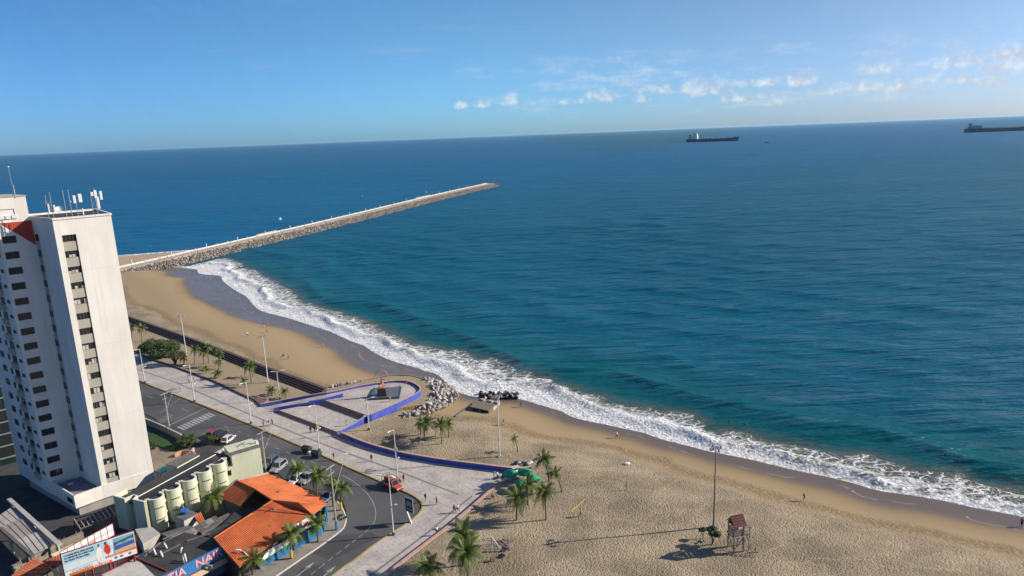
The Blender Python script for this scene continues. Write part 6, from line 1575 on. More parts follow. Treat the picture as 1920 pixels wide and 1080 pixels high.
def car(px, py, tx, ty, label, paint, kind='hatch', z=zr, pos=None):
    a, b_ = G(px,py,z), G(tx,ty,z); ang = math.atan2(b_.y-a.y,b_.x-a.x)
    t = thing('parked_car', label, 'car', a, ang, 'cars parked near the hotel')
    L, w, h = {'hatch':(4.0,1.7,1.48),'suv':(4.5,1.82,1.75),'pickup':(5.0,1.8,1.75)}[kind]
    hb = h*.56; x0, x1 = -L/2, L/2
    def sec(x, wy, zb, zt, r=.12):
        return [(x,-wy,zb+r),(x,-wy+r*.6,zb),(x,wy-r*.6,zb),(x,wy,zb+r),(x,wy,zt-r),(x,wy-r,zt),(x,-wy+r,zt),(x,-wy,zt-r)]
    hw = w/2
    prof = [(x0,.78,.42,hb*.88),(x0+.12,.95,.28,hb*.98),(x0+.8,1.,.22,hb),(0,1.,.22,hb*1.0),(x1-1.2,1.,.22,hb*.98),(x1-.35,.94,.25,hb*.86),(x1-.06,.82,.3,hb*.72),(x1,.7,.36,hb*.6)]
    loft([sec(x, hw*k, zb, zt) for x,k,zb,zt in prof], MB()).build('body', paint, t, smooth=False, bevel=.03)
    c0 = {'hatch':(-L*.46,-L*.33,L*.10,L*.26),'suv':(-L*.47,-L*.38,L*.10,L*.24),'pickup':(-L*.10,-L*.06,L*.14,L*.26)}[kind]
    def cab(x0_, x1_, x2_, x3_, zb, zt, ky, grow=0.):
        return [(x0_-grow,-hw*.95-grow,zb),(x3_+grow,-hw*.95-grow,zb),(x3_+grow,hw*.95+grow,zb),(x0_-grow,hw*.95+grow,zb),(x1_,-hw*ky,zt),(x2_,-hw*ky,zt),(x2_,hw*ky,zt),(x1_,hw*ky,zt)]
    BOXF = [(3,2,1,0),(4,5,6,7),(0,1,5,4),(1,2,6,5),(2,3,7,6),(3,0,4,7)]
    MB().add(cab(*c0, hb*.97, h, .76), BOXF).build('cabin', paint, t, bevel=.04)
    v = [Vector(q) for q in cab(*c0, hb*.97, h, .76)]
    def pane(i,j,k,l,nm,ins=.10):
        q = [v[i],v[j],v[k],v[l]]; c = sum(q,Vector())/4; nn = (q[1]-q[0]).cross(q[2]-q[1]).normalized()
        q = [c+(p_-c)*(1-ins)+nn*.018 for p_ in q]; MB().add(q+[p_-nn*.03 for p_ in q], [(0,1,2,3),(7,6,5,4),(0,4,5,1),(1,5,6,2),(2,6,7,3),(3,7,4,0)]).build(nm, M_CGLASS, t)
    pane(1,2,6,5,'windshield'); pane(3,0,4,7,'rear_window',.16); pane(0,1,5,4,'side_window',.16); pane(2,3,7,6,'side_window',.16)
    if kind == 'pickup':
        MB().add([(x0+.15,-hw*.82,hb*1.005),(c0[0]-.1,-hw*.82,hb*1.005),(c0[0]-.1,hw*.82,hb*1.005),(x0+.15,hw*.82,hb*1.005)],[(0,1,2,3)]).build('cargo_bed', M_BLACK, t)
    for x in (x0+.78, x1-.85):
        for s in (-1,1):
            y = s*(hw-.09)
            wh = MB().tube([(x,y-.11,.32),(x,y+.11,.32)], .32, 14).build('tyre', M_TYRE, t); MB().tube([(x,y+s*.10,.32),(x,y+s*.125,.32)], .19, 10).build('rim', M_RIM, wh)
    for s in (-1,1):
        MB().box((x1-.12,s*hw*.62,hb*.66),(.16,.34,.16)).build('headlight', M_HEAD, t); MB().box((x0+.03,s*hw*.68,hb*.80),(.14,.22,.24)).build('tail_light', M_TAIL, t)
        MB().box((c0[3]-.1,s*(hw+.06),hb*1.06),(.12,.16,.12)).build('mirror', paint, t)
    MB().box((x1-.02,0,.40),(.14,w*.84,.16)).build('bumper', M_BLACK, t); MB().box((x0+.0,0,.45),(.14,w*.84,.16)).build('bumper', M_BLACK, t)
    return t, L, h
P_SILV = carpaint('paint_silver',(.26,.28,.31)); P_WHT = carpaint('paint_white',(.55,.56,.57)); P_BLK = carpaint('paint_black',(.015,.015,.018)); P_RED = carpaint('paint_red',(.32,.015,.02)); P_GRY = carpaint('paint_grey',(.09,.11,.15)); P_ORG = carpaint('paint_brick',(.40,.07,.035))
car(523,880,512,889,'silver off-roader parked below the hotel end wall',P_SILV,'suv')
car(508,872,498,880,'dark blue car behind the silver off-roader',P_GRY,'suv')
car(579,900,566,910,'pale silver pickup parked between two palms',P_SILV,'pickup')
car(556,903,545,911,'white hatchback half hidden by a palm crown',P_WHT,'hatch')
car(618,935,608,942,'grey car parked behind the restaurant hip roof',P_GRY,'hatch')
car(400,817,412,808,'dark red car parked beyond the hotel roof',P_RED,'hatch')
car(414,820,426,811,'black car between the red car and the white car',P_BLK,'suv')
car(429,827,441,818,'white car parked beside the oval terrace rim',P_WHT,'hatch')
t, L, h = car(736,914,752,922,'brick red pickup with a loaded rack stopped at the kerb',P_ORG,'pickup'); t.name = 'pickup_truck'; del t['group']
rk_ = MB()
for s in (-1,1):
    for x in (-2.2,-.2): rk_.beam((x,s*.8,.9),(x,s*.8,2.15),.06)
    rk_.beam((-2.3,s*.8,2.15),(1.0,s*.8,2.15),.06)
for x in (-2.2,-1.2,-.2,.8): rk_.beam((x,-.8,2.15),(x,.8,2.15),.05)
rk_.build('roof_rack', M_BLACK, t)
MB().ball((-1.25,0,1.55),(.95,.72,.72),12,8).build('load', M('tarp_red', (.36,.08,.05), .8, .4, 2, .5, 4), t); MB().box((.2,.1,2.3),(.9,.5,.22)).build('roof_box', M_WHITE, t)

# ------------------------------------------------------------------ people
def person_mesh(pose):
    s = {'stand':0,'walk':1,'run':2,'sit':3}[pose]
    hip = .93 if s != 3 else .28
    z = lambda a: a-(.93-hip)
    lean = .0 if s < 2 else (.12 if s == 2 else .05)
    V_ = [(0,0,hip),(0,lean*.5,z(1.14)),(0,lean,z(1.34)),(0,lean*1.1,z(1.47)),(0,lean*1.2+.03,z(1.575)),(0,lean*1.2+.02,z(1.68)),
          (-.17,lean,z(1.38)),(-.25,lean,z(1.12)),(-.24,lean+.05,z(.90)),(-.24,lean+.08,z(.80)),(.17,lean,z(1.38)),(.25,lean,z(1.12)),(.24,lean+.05,z(.90)),(.24,lean+.08,z(.80))]
    if s == 1: V_[8]=(-.25,.16,.93); V_[9]=(-.24,.25,.87); V_[12]=(.25,-.10,.90); V_[13]=(.25,-.17,.82)
    if s == 2: V_[8]=(-.22,.32,1.05); V_[9]=(-.15,.38,1.15); V_[12]=(.24,-.02,.98); V_[13]=(.2,.16,1.05)
    if s == 3: V_[8]=(-.22,.30,.62); V_[9]=(-.16,.40,.55); V_[12]=(.22,.30,.62); V_[13]=(.16,.40,.55)
    legs = {0:[((-.1,0,.86),(-.11,.02,.48),(-.12,-.02,.09),(-.12,.10,.03)),((.1,0,.86),(.11,.02,.48),(.12,-.02,.09),(.12,.10,.03))],
            1:[((-.1,0,.86),(-.1,.22,.50),(-.1,.32,.12),(-.1,.44,.06)),((.1,0,.86),(.1,-.02,.47),(.1,-.34,.14),(.1,-.26,.03))],
            2:[((-.1,0,.86),(-.1,.36,.62),(-.1,.22,.24),(-.1,.34,.19)),((.1,0,.86),(.1,-.12,.46),(.1,-.46,.40),(.1,-.50,.27))],
            3:[((-.1,.06,.26),(-.14,.42,.44),(-.14,.62,.09),(-.14,.74,.03)),((.1,.06,.26),(.14,.42,.44),(.14,.62,.09),(.14,.74,.03))]}[s]
    E_ = [(0,1),(1,2),(2,3),(3,4),(4,5),(2,6),(6,7),(7,8),(8,9),(2,10),(10,11),(11,12),(12,13)]
    Rr_ = [(.17,.12),(.14,.11),(.17,.115),(.062,.062),(.098,.105),(.07,.08),.068,.05,.038,.042,.068,.05,.038,.042]
    for l in legs:
        b0 = len(V_); V_ += list(l); E_ += [(0,b0),(b0,b0+1),(b0+1,b0+2),(b0+2,b0+3)]; Rr_ += [.10,.068,.045,(.045,.04)]
    me_ = skin_mesh('person', V_, E_, Rr_, 1)
    for f in me_.polygons:
        c = f.center; zc = c.z+(.93-hip); mi_ = 0
        if zc > 1.63 or (zc > 1.52 and c.y < lean*1.2-.03): mi_ = 3
        elif 0.98 < zc < 1.44 and (abs(c.x) < .2 or zc > 1.2): mi_ = 1
        elif abs(c.x) < .21 and ((.52 < c.z < .985) if s != 3 else (c.z < .5 and c.y < .42)) and not (s != 3 and abs(c.x) > .215): mi_ = 2
        f.material_index = mi_
    for k in range(4): me_.materials.append(None)
    return me_
PM = {k: person_mesh(k) for k in ('stand','walk','run','sit')}
def cloth(c): return M('cloth_%02d_%02d_%02d' % tuple(int(x*99) for x in c), c, .9, .15, 4)
SKINS = [M('skin_a', (.22,.115,.07), .6, .1, 3), M('skin_b', (.34,.19,.125), .6, .1, 3), M('skin_c', (.11,.06,.04), .6, .1, 3)]
HAIR = M('hair_dark', (.015,.012,.01), .7, .2, 4)
WHT, BLK_, RED_, YEL_, GRN_, BLU_, ORG_, GRYc, NVY, PNK = (.70,.70,.68),(.02,.02,.022),(.48,.03,.03),(.62,.55,.06),(.05,.28,.16),(.08,.16,.42),(.60,.16,.04),(.25,.25,.26),(.03,.04,.10),(.60,.30,.28)
def person(px, py, pose, top, bot, ang, label, z=0., sc_=1., grp=None, hat=None):
    q = (GS(px,py) if z is None else G(px,py,z)); o = bpy.data.objects.new('person', PM[pose]); col.objects.link(o)
    o.location = q; o.rotation_euler[2] = ang; o.scale = (sc_,)*3
    i = int(px*3+py)%3
    for k, mt in enumerate((SKINS[i], cloth(top), cloth(bot), HAIR)): o.material_slots[k].link = 'OBJECT'; o.material_slots[k].material = mt
    return tag(o, label, 'person', grp)
pa = rd_ang+R(90)   # along the promenade
pp = [ # px,py,pose,top,bottom,angle,label,z
 (339,735,'walk',WHT,WHT,pa,'person in white walking near the zebra crossing lamp',0),(354,718,'walk',WHT,BLK_,pa,'person in white top beside the garden kerb',0),(364,717,'walk',PNK,WHT,pa+3,'person in pink top beside the garden kerb',0),
 (494,800,'run',YEL_,BLK_,pa,'runner in yellow top on the promenade',0),(505,799,'walk',PNK,WHT,pa,'person in pale pink walking beside the yellow runner',0),(511,797,'walk',GRYc,BLK_,pa,'person in grey top walking with the yellow runner',0),
 (583,812,'stand',BLK_,NVY,0,'person in black standing below the plaza steps',0),(590,810,'stand',NVY,BLK_,3,'person in navy standing below the plaza steps',0),(598,809,'stand',YEL_,BLK_,1.5,'person in yellow standing below the plaza steps',0),
 (650,798,'walk',BLK_,WHT,2,'person in white trousers on the middle plaza floor',.7),(626,862,'walk',GRN_,NVY,pa,'person in green walking along the kerb',0),(697,865,'stand',(.25,.06,.05),BLK_,3,'person in dark red top in the middle of the promenade',0),
 (697,836,'sit',BLK_,BLK_,-2.5,'person in black sitting against the blue wall',0),(732,753,'stand',(.3,.28,.24),GRYc,1,'person in khaki looking at the statue',1.75),(762,719,'sit',RED_,PNK,2.8,'person in red sitting on the curved blue parapet',2.31),
 (751,908,'stand',ORG_,BLK_,1,'person in orange beside the brick red pickup',0),(757,903,'stand',BLK_,NVY,4,'person in black beside the street lamp with the disc',0),(798,940,'walk',(.05,.12,.09),(.02,.10,.06),pa,'person in dark green walking round the road bend',0),
 (819,946,'stand',(.09,.06,.07),BLK_,-1,'person in dark clothes standing on the promenade at the bend',0),(852,961,'walk',RED_,(.25,.04,.04),-2.4,'person in red walking beside the low blue wall',0),(859,961,'walk',WHT,BLK_,-2.4,'person in white top and black shorts beside the one in red',0),
 (820,1003,'walk',WHT,NVY,-2.4,'person in white walking in the palm shadow',0),(927,896,'stand',WHT,WHT,0,'person in white beside the green umbrellas',0),(933,898,'stand',WHT,BLK_,1,'person in white top and black trousers by the umbrellas',0),
 (942,905,'stand',(.05,.04,.05),BLK_,0,'person in black standing under the widest umbrella',0),(922,934,'sit',BLK_,(.1,.05,.03),-2,'person in black sitting on the low wall end',.8),(952,911,'sit',GRYc,NVY,1,'person in grey seated at the umbrella tables',0),(962,904,'sit',NVY,BLK_,3,'person in navy seated under the umbrellas',0),
 (973,870,'sit',WHT,GRYc,2,'person in white sitting on the sand behind the long blue wall',None),(982,872,'sit',BLK_,ORG_,1,'person in black sitting on the sand behind the long blue wall',None),
 (1089,969,'walk',ORG_,RED_,1.5,'person in orange and red walking on the open sand',None),(1175,919,'stand',WHT,PNK,0,'person in white standing alone on the open sand',None),(977,764,'walk',RED_,BLK_,2,'person in red walking by the black rocks',None),
 (944,798,'walk',BLK_,WHT,2,'person in white trousers walking past the pale floodlight pole',None),(1157,822,'walk',WHT,NVY,1,'person in white top on the wet sand edge',None),(1508,940,'run',(.06,.04,.04),BLK_,1.7,'dark runner on the open beach',None),(1915,988,'walk',(.3,.12,.1),BLK_,2,'person in dark red at the water edge past the lifeguard tower',None),
 (465,631,'walk',WHT,BLK_,1,'person in white alone on the wide left beach',None),(495,615,'walk',RED_,WHT,1,'person in red near the waterline of the left beach',None),(502,612,'stand',PNK,GRYc,2,'person in pink near the waterline of the left beach',None),(501,624,'walk',BLK_,BLK_,2,'person in black near the waterline of the left beach',None),
 (606,652,'walk',ORG_,PNK,1,'person in orange at the edge of the wet sand',None),(532,669,'sit',BLK_,NVY,1,'person in black sitting on the left beach',None),(541,674,'walk',RED_,RED_,2,'person all in red on the left beach',None)]
for a in pp: person(*a[:7], z=a[7])
for k, (px,py) in enumerate(((1367.5,791),(1397.6,797))):
    q = G(px,py,SEA_Z); o = person(px,py,'stand',(.2,.1,.07),BLK_,k*2.,'swimmer with only head and shoulders above the green water', z=SEA_Z-1.05, grp='swimmers beyond the surf'); o.location = (q.x,q.y,SEA_Z-.95)
jp = [(300,487),(316,484),(369,471),(430,457),(482,445.5),(533,434),(571,425),(610,416),(655,406),(739,386),(755,382),(843,361)]
for k, (px,py) in enumerate(jp):
    q = G(px,py,JZ); s_ = (Vector((q.x,q.y))-Vector(jet_a)).dot(u_); m_ = float(np.interp(s_, svals, mid)); qq = Vector(jet_a)+u_*s_+n_*(m_-DW*.42)
    o = person(px,py,'walk' if k%2 else 'stand',[BLK_,NVY,RED_,WHT][k%4],BLK_,k*1.1,'person with a '+['black','navy','red','white'][k%4]+' top strolling on the jetty deck',z=JZ,grp='people on the jetty'); o.location = (qq.x,qq.y,JZ+.0)

# ------------------------------------------------------------------ umbrellas, tables, chairs
M_UMB = M('umbrella_green', (.012,.30,.15), .7, .2, 2); M_PLAST = M('white_plastic', (.68,.68,.66), .5, .1, 2)
def umbrella(px, py, r, label, h=2.35, z=0.):
    c = G(px,py,z+h+.15); t = thing('beach_umbrella', label, 'umbrella', (c.x,c.y,z), random.uniform(0,1), 'green beach umbrellas')
    n = 10; rim = [(r*math.cos(2*math.pi*k/n), r*math.sin(2*math.pi*k/n), h-.05+.0*(k%2)) for k in range(n)]; mid2 = [(x*.55,y*.55,h+.34) for x,y,_ in rim]
    vs_ = [(0,0,h+.62)]+mid2+rim+[(x*1.0,y*1.0,h-.25) for x,y,_ in rim]
    fs_ = [(0,1+k,1+(k+1)%n) for k in range(n)]+[(1+k,1+n+k,1+n+(k+1)%n,1+(k+1)%n) for k in range(n)]+[(1+n+k,1+2*n+k,1+2*n+(k+1)%n,1+n+(k+1)%n) for k in range(n)]
    MB().add(vs_, fs_).build('canopy', M_UMB, t)
    MB().tube([(0,0,0),(0,0,h+.75)], .035, 6).build('pole', M_WHITE, t); MB().tube([(0,0,0),(0,0,.14)], .3, 12).build('base', M_CONC, t)
    for k in range(n): MB().beam((0,0,h+.15),(rim[k][0]*.6,rim[k][1]*.6,h+.26),.02).build('rib', M_WHITE, t)
umbrella(956,886,1.55,'widest green umbrella over the tables'); umbrella(984,883,1.5,'green umbrella at the end of the long blue wall')
umbrella(1000,895,1.35,'green umbrella on the sand side beside the palms',z=.5); umbrella(977,902,1.2,'green umbrella half hidden by a palm crown',z=.3); umbrella(969,914,.75,'small low green umbrella behind a palm crown',h=1.3,z=.4)
def table(px, py, label):
    t = thing('plastic_table', label, 'table', G(px,py,.0), random.uniform(0,3), 'white plastic tables under the umbrellas')
    MB().box((0,0,.71),(.8,.8,.05)).build('tabletop', M_PLAST, t)
    for x in (-.33,.33):
        for y in (-.33,.33): MB().beam((x,y,0),(x,y,.69),.05).build('leg', M_PLAST, t)
def chair(px, py, ang, label):
    t = thing('plastic_chair', label, 'chair', G(px,py,.0), ang, 'plastic chairs under the umbrellas')
    mt = M_PLAST if int(px)%3 else M('red_plastic', (.42,.05,.04), .5, .1, 2)
    MB().box((0,0,.42),(.45,.45,.05)).build('seat', mt, t); MB().add([(-.22,.2,.42),(.22,.2,.42),(.22,.3,.85),(-.22,.3,.85),(-.22,.24,.42),(.22,.24,.42),(.22,.34,.85),(-.22,.34,.85)],[(0,1,2,3),(7,6,5,4),(0,4,5,1),(1,5,6,2),(2,6,7,3),(3,7,4,0)]).build('backrest', mt, t)
    for x in (-.19,.19):
        for y in (-.19,.19): MB().beam((x,y,0),(x*1.0,y,.40),.04).build('leg', mt, t)
for k, (px,py) in enumerate(((955,905),(968,902),(948,911),(975,897))): table(px,py,'white plastic table under the green umbrellas')
for k, (px,py) in enumerate(((950,903),(959,908),(964,899),(972,905),(944,909),(952,914),(970,895),(980,899),(940,901),(946,904))): chair(px,py,k*1.3,'plastic chair at the umbrella tables')
for k, (px,py,c) in enumerate(((964,891,(.10,.25,.45)),(974,890,(.65,.65,.62)),(958,899,(.45,.08,.06)))):
    t = thing('cool_box', ['blue cool box under the umbrellas','white cool box by the end of the blue wall','red cool box between the plastic tables'][k], 'cool box', G(px,py,0), k)
    MB().box((0,0,.25),(.9,.55,.5)).build('box', M('cool%d'%k,c,.5), t, bevel=.03); MB().box((0,0,.54),(.94,.59,.08)).build('lid', M_PLAST, t, bevel=.02)
t = thing('vendor_cart', 'small white vendor cart with a canopy under the green umbrellas', 'cart', G(967,893,0), .6)
MB().box((0,0,.65),(1.5,.8,.8)).build('body', M_WHITE, t, bevel=.03); MB().box((0,0,2.0),(1.7,1.0,.08)).build('canopy', M_CURT, t)
for x in (-.7,.7):
    MB().beam((x,.35,1.05),(x,.35,1.98),.05).build('post', M_GREY, t); MB().tube([(x*.7,-.44,.27),(x*.7,-.40,.27)], .27, 12).build('wheel', M_TYRE, t)
for k in range(7):
    q = GS(968+k*4.5, 869+ (k%3)*1.3); tag(MB().ball((q.x,q.y,q.z+.22),(.5+.1*(k%2),.38,.28),8,6).build('beach_bag', [M_BLACK,M_CURT,M_WHITE,M_GREY][k%4]), ['black bag with people','pale sack','white sack','grey sack','second black bag','small pale sack','bright white sack'][k]+' lying on the sand behind the long blue wall', 'bag', 'bags behind the blue wall')
q = GS(1175,871); tag(MB().ball((q.x,q.y,q.z+.2),(.75,.45,.3),10,6).build('white_sack', M_WHITE), 'white sack lying alone on the upper beach', 'bag')
a, b_ = GS(1070,960), GS(1097,936); tag(MB().beam(a+Vector((0,0,.05)),b_+Vector((0,0,.05)),.22,.04).build('court_tape', M('tape_yellow', (.55,.40,.12), .8, .2, 2)), 'yellow court tape lying on the sand', 'tape')
# ------------------------------------------------------------------ lifeguard tower
q = GS(1379,1031); lg = thing('lifeguard_tower', 'raised wooden lifeguard tower with a dark red pitched roof', 'lifeguard tower', q, R(14))
M_WOOD = M('grey_wood', (.26,.20,.175), .85, .3, 2, .4, 6); M_REDW = M('red_shingle', (.115,.03,.028), .8, .35, 2)
S = .82
for x in (-S,S):
    for y in (-S,S): MB().beam((x*1.05,y*1.05,-.2),(x,y,5.0),.16).build('post', M_WOOD, lg)
br_ = MB()
for s in (-1,1):
    for a_, b2 in (((-S,s*S),(S,s*S)),((s*S,-S),(s*S,S))):
        MB().beam((*a_,.5),(*b2,2.6),.09).build('brace', M_WOOD, lg)
for k in range(7): MB().box((0,-S-.1+k*(2*S+.2)/6,2.85),(2*S+.5,.36,.08)).build('deck_plank', M_WOOD, lg)
for s in (-1,1):
    for k in range(3):
        MB().box((0,s*S,3.1+k*.36),(2*S,.06,.28)).build('wall_plank', M_WOOD, lg)
        if s < 0: MB().box((s*S,0,3.1+k*.36),(.06,2*S-.1,.28)).build('wall_plank', M_WOOD, lg)
rz0, rz1 = 4.75, 6.0; e = S+.28
for s in (-1,1):
    v0 = [(-e,s*e,rz0),(e,s*e,rz0),(e,0,rz1),(-e,0,rz1)]
    for k in range(4):
        a_ = [Vector(v0[0]).lerp(Vector(v0[3]),k/4), Vector(v0[1]).lerp(Vector(v0[2]),k/4), Vector(v0[1]).lerp(Vector(v0[2]),k/4+.26), Vector(v0[0]).lerp(Vector(v0[3]),k/4+.26)]
        up_ = Vector((0,s*.1,.10)); a_[0] += up_*.5; a_[1] += up_*.5
        MB().add(a_+[p_-Vector((0,0,.06)) for p_ in a_], [(0,1,2,3),(7,6,5,4),(0,4,5,1),(1,5,6,2),(2,6,7,3),(3,7,4,0)]).build('roof_board', M_REDW, lg)
for x in (-e+.06,e-.06): MB().add([(x,-S,rz0),(x,S,rz0),(x,0,rz1-.12),(x+.05,-S,rz0),(x+.05,S,rz0),(x+.05,0,rz1-.12)], [(0,1,2),(5,4,3),(0,3,4,1),(1,4,5,2),(2,5,3,0)]).build('gable', M_REDW, lg)
MB().beam((-e,0,rz1+.02),(e,0,rz1+.02),.14).build('ridge', M_REDW, lg)
for k in range(3): MB().box((S+.30+k*.30,0,2.85),(.26,2*S,.08)).build('balcony_plank', M_WOOD, lg)
for y in (-S,S):
    MB().beam((S+1.0,y,-.2),(S+1.0,y,4.2),.12).build('post', M_WOOD, lg); MB().beam((S,y,4.1),(S+1.0,y,4.1),.09).build('rail', M_WOOD, lg); MB().beam((S,y,3.5),(S+1.0,y,3.5),.08).build('rail', M_WOOD, lg)
MB().beam((S+1.0,-S,4.1),(S+1.0,S,4.1),.09).build('rail', M_WOOD, lg)
ld = MB()
for y in (-.3,.3): MB().beam((S+.9,-S-1.6+y*.0+y*1.,-.1),(S+.5,-S+y*.3,2.85),.08).build('ladder_rail', M_WOOD, lg)
for k in range(8):
    t_ = (k+1)/9; MB().beam((S+.9-.4*t_,-S-1.9+1.8*t_,2.8*t_),(S+.9-.4*t_,-S-1.3+1.4*t_,2.8*t_),.06).build('ladder_rung', M_WOOD, lg)
q = GS(1412,1037); tag(MB().beam((q.x-.9,q.y,q.z+.08),(q.x+.9,q.y+.1,q.z+.08),.18,.14).beam((q.x+.3,q.y+.0,q.z+.05),(q.x+.35,q.y+.1,q.z+.9),.1).build('driftwood', M_WOOD), 'broken wooden post lying beside the lifeguard tower', 'driftwood')
# ------------------------------------------------------------------ wooden exercise frame on the sand
q = GS(930,1030); gy_ = thing('exercise_frame', 'weathered wooden exercise frame with low benches beside the lush palm', 'play equipment', q, R(20))
def loc5(x,y): v = GS(720+x/6.857, 940+y/6.857); d = v-q; c, s = math.cos(-R(20)), math.sin(-R(20)); return Vector((d.x*c-d.y*s, d.x*s+d.y*c, d.z))
a, b_ = loc5(1385,640), loc5(1530,645); MB().tube([a+Vector((0,0,0)), a+Vector((0,0,2.6))], .07, 6).build('post', M_POLE, gy_)
MB().tube([b_, a+Vector((0,0,2.7))], .08, 6).build('sloping_beam', M_POLE, gy_); c = loc5(1620,640); MB().tube([c, a+Vector((.2,.1,2.6))], .07, 6).build('sloping_beam', M_WOOD, gy_)
for (x0,y0,x1,y1) in ((1540,505,1600,545),(1600,640,1650,560),(1545,725,1620,670),(1370,770,1425,770)):
    a, b_ = loc5(x0,y0), loc5(x1,y1); MB().beam(a+Vector((0,0,.55)), b_+Vector((0,0,.55)), .7, .12).build('bench', M_WOOD, gy_)
    for v in (a,b_): MB().beam(v-Vector((0,0,.1)), v+Vector((0,0,.95)), .14).build('post', M_WOOD, gy_)
for (x0,y0,x1,y1,z_) in ((1200,650,1540,650,.5),(1240,590,1560,570,.4),(1210,520,1400,500,.4)):
    a, b_ = loc5(x0,y0), loc5(x1,y1); MB().tube([a+Vector((0,0,z_)), b_+Vector((0,0,z_))], .05, 6).build('rail', M_WOOD, gy_)
    for k in range(4): v = a.lerp(b_,k/3); MB().tube([v-Vector((0,0,.1)), v+Vector((0,0,z_+.02))], .05, 6).build('stub_post', M_WOOD, gy_)
# ------------------------------------------------------------------ ships
M_HULL = M('ship_hull', (.040,.040,.085), .6, .2, .05); M_BOOT = M('ship_boot', (.16,.03,.03), .6, .2, .05); M_SHIPW = M('ship_white', (.72,.72,.70), .6, .1, .1); M_SHIPD = M('ship_deck', (.18,.07,.05), .8, .3, .05); M_FUN = M('ship_funnel', (.55,.42,.12), .6, .1, .1)
def ship(px, py, Lpx, label, ang, hull, white, sup=0):
    q = G(px,py,SEA_Z); D = (q-Vector((0,0,CAM_H))).length; L = Lpx/FPX*D*math.cos(math.atan2(q.x,q.y))**-1*.98
    L = Lpx/FPX*math.hypot(q.x*0+q.y,0)
    t = thing('tanker_ship', label, 'ship', q, ang, 'cargo ships at anchor'); s = L/240.
    hw = 17*s; st = [(-120,.55,4),(-117,.8,0),(-100,1.,-2),(60,1.,-2),(90,.82,-2),(108,.45,-2),(118,.12,0),(122,.03,6)]
    def deckz(x): return 13.+(6.5*max(0,(x-84)/36)**.6 if x > 84 else 0)+(1.2 if x < -80 else 0)
    secs = [[(x*s,-hw*k*.8,(zb)*s),(x*s,hw*k*.8,zb*s),(x*s,hw*k,6*s),(x*s,hw*k,deckz(x)*s),(x*s,-hw*k,deckz(x)*s),(x*s,-hw*k,6*s)] for x,k,zb in st]
    loft(secs, MB()).build('hull', hull, t)
    MB().box((-15*s,0,13.1*s),(150*s,2*hw*.9,.5*s)).build('deck', M_SHIPD, t)
    MB().box((-80*s,0,(21.5-4*sup)*s),(26*s,hw*1.7,(17-8*sup)*s)).build('superstructure', white, t)
    if not sup: MB().box((-80*s,0,33*s),(21*s,hw*1.5,6*s)).build('superstructure', white, t)
    br = MB().box((-77*s,0,(38-14*sup)*s),(16*s,hw*2.0,4*s)).build('bridge', white, t); MB().box((-68.8*s,0,(38.4-14*sup)*s),(.6*s,hw*1.8,1.8*s)).build('bridge_window', M_GLASS, br)
    MB().tube([(-77*s,0,39*s),(-77*s,0,49*s)], .6*s, 6).build('mast', white, t)
    MB().box((-103*s,0,22*s),(9*s,9*s,19*s),0,.8).build('funnel', M_FUN if not sup else white, t); MB().box((-103*s,0,32.8*s),(8*s,8*s,3*s)).build('funnel_top', M_BLACK, t)
    MB().beam((-112*s,4*s,14*s),(-117*s,4*s,23*s),1.2*s).beam((-108*s,0,14*s),(-112*s,0,20*s),3*s).build('lifeboat_davit', M_GREY if not sup else white, t)
    for k in range(8 if not sup else 2):
        x = -52+k*17; MB().box((x*s,((k*37)%11-5)*s,15.2*s),(5*s,3*s,(3+(k*13)%4)*s)).build('deck_gear', white, t)
    MB().tube([(4*s,0,13*s),(4*s,0,24*s)], .8*s, 6).beam((4*s,0,22*s),(18*s,4*s,17*s),1.*s).build('deck_crane', white, t)
    for k in (-4,0,4): MB().tube([(-62*s,k*s,15*s),(86*s,k*s,15*s)], .5*s, 5).build('deck_pipe', M_SHIPD, t)
    MB().tube([(108*s,0,19*s),(108*s,0,30*s)], .6*s, 6).box((112*s,0,21*s),(6*s,6*s,3*s)).build('foremast', white, t)
    MB().beam((114*s,hw*.26,4*s),(111*s,hw*.40,10*s),2.2*s).build('anchor', white, t)
    return t
ship(1335,265.3,92,'dark hulled tanker with a white bridge tower lying off the jetty head',R(-24),M_HULL,M_SHIPW)
ship(1870,246.4,112,'long low dark bulk carrier in the haze near the horizon',R(-6),M('hull2', (.06,.05,.085), .7, .2, .05),M('sup2', (.25,.29,.33), .7, .2, .05),1)
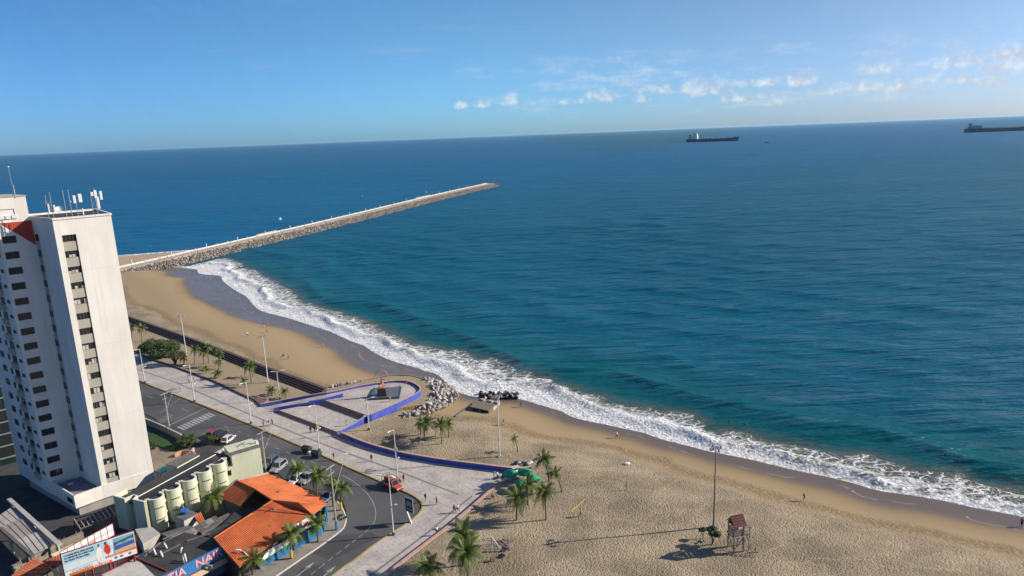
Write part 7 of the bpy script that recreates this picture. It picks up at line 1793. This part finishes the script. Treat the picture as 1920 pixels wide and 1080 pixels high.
def small_boat(px, py, label, s=1., sail=True):
    q = G(px,py,SEA_Z); t = thing('fishing_boat', label, 'boat', (q.x,q.y,SEA_Z+.05), random.uniform(0,3), 'small fishing boats')
    secs = [[(x*s,-w*s,.1*s),(x*s,w*s,.1*s),(x*s,w*1.2*s,.7*s+h*s),(x*s,-w*1.2*s,.7*s+h*s)] for x,w,h in ((-3,.6,.1),(-1.5,1.,0),(1.5,1.,0.05),(3,.5,.3),(3.7,.05,.5))]
    loft(secs, MB()).build('hull', M_HULL if not sail else M_WHITE, t); MB().tube([(0.5*s,0,.4*s),(.5*s,0,5*s)], .07*s, 5).build('mast', M_GREY, t)
    if sail: MB().add([(.4*s,0,1.*s),(-2.6*s,.3*s,1.2*s),(.45*s,0,4.9*s),(.4*s,.06,1.*s),(-2.6*s,.36*s,1.2*s),(.45*s,.06,4.9*s)],[(0,1,2),(5,4,3),(0,3,4,1),(1,4,5,2),(2,5,3,0)]).build('sail', M_WHITE, t)
    else: MB().box((-1.2*s,0,1.2*s),(1.5*s,1.3*s,1.1*s)).build('cabin', M_GREY, t)
small_boat(799,361,'white sailed fishing boat beyond the jetty head',.55); small_boat(680,370,'dark fishing boat beyond the middle of the jetty',.9,False); small_boat(526,412,'little white sailed boat close behind the jetty',.55); small_boat(1438,268,'dark fishing boat far out beside the tanker',3.,False); small_boat(603,287,'tiny white sail far out towards the horizon',1.6)
# ------------------------------------------------------------------ air
hz = MB().box((0,17400,31.0),(88000,36600,80.0)).build('haze', None); hz.display_type = 'WIRE'; tag(hz, kind='stuff', label='pale sea haze filling the air over the water', cat='haze')
m = bpy.data.materials.new('haze_air'); m.use_nodes = True; nt = m.node_tree; nt.nodes.clear(); o_ = nt.nodes.new('ShaderNodeOutputMaterial'); v = nt.nodes.new('ShaderNodeVolumePrincipled')
v.inputs['Color'].default_value = (.42,.74,1.0,1); v.inputs['Density'].default_value = 1.7e-5; v.inputs['Anisotropy'].default_value = .25
nt.links.new(v.outputs[0], o_.inputs['Volume']); hz.data.materials.append(m)
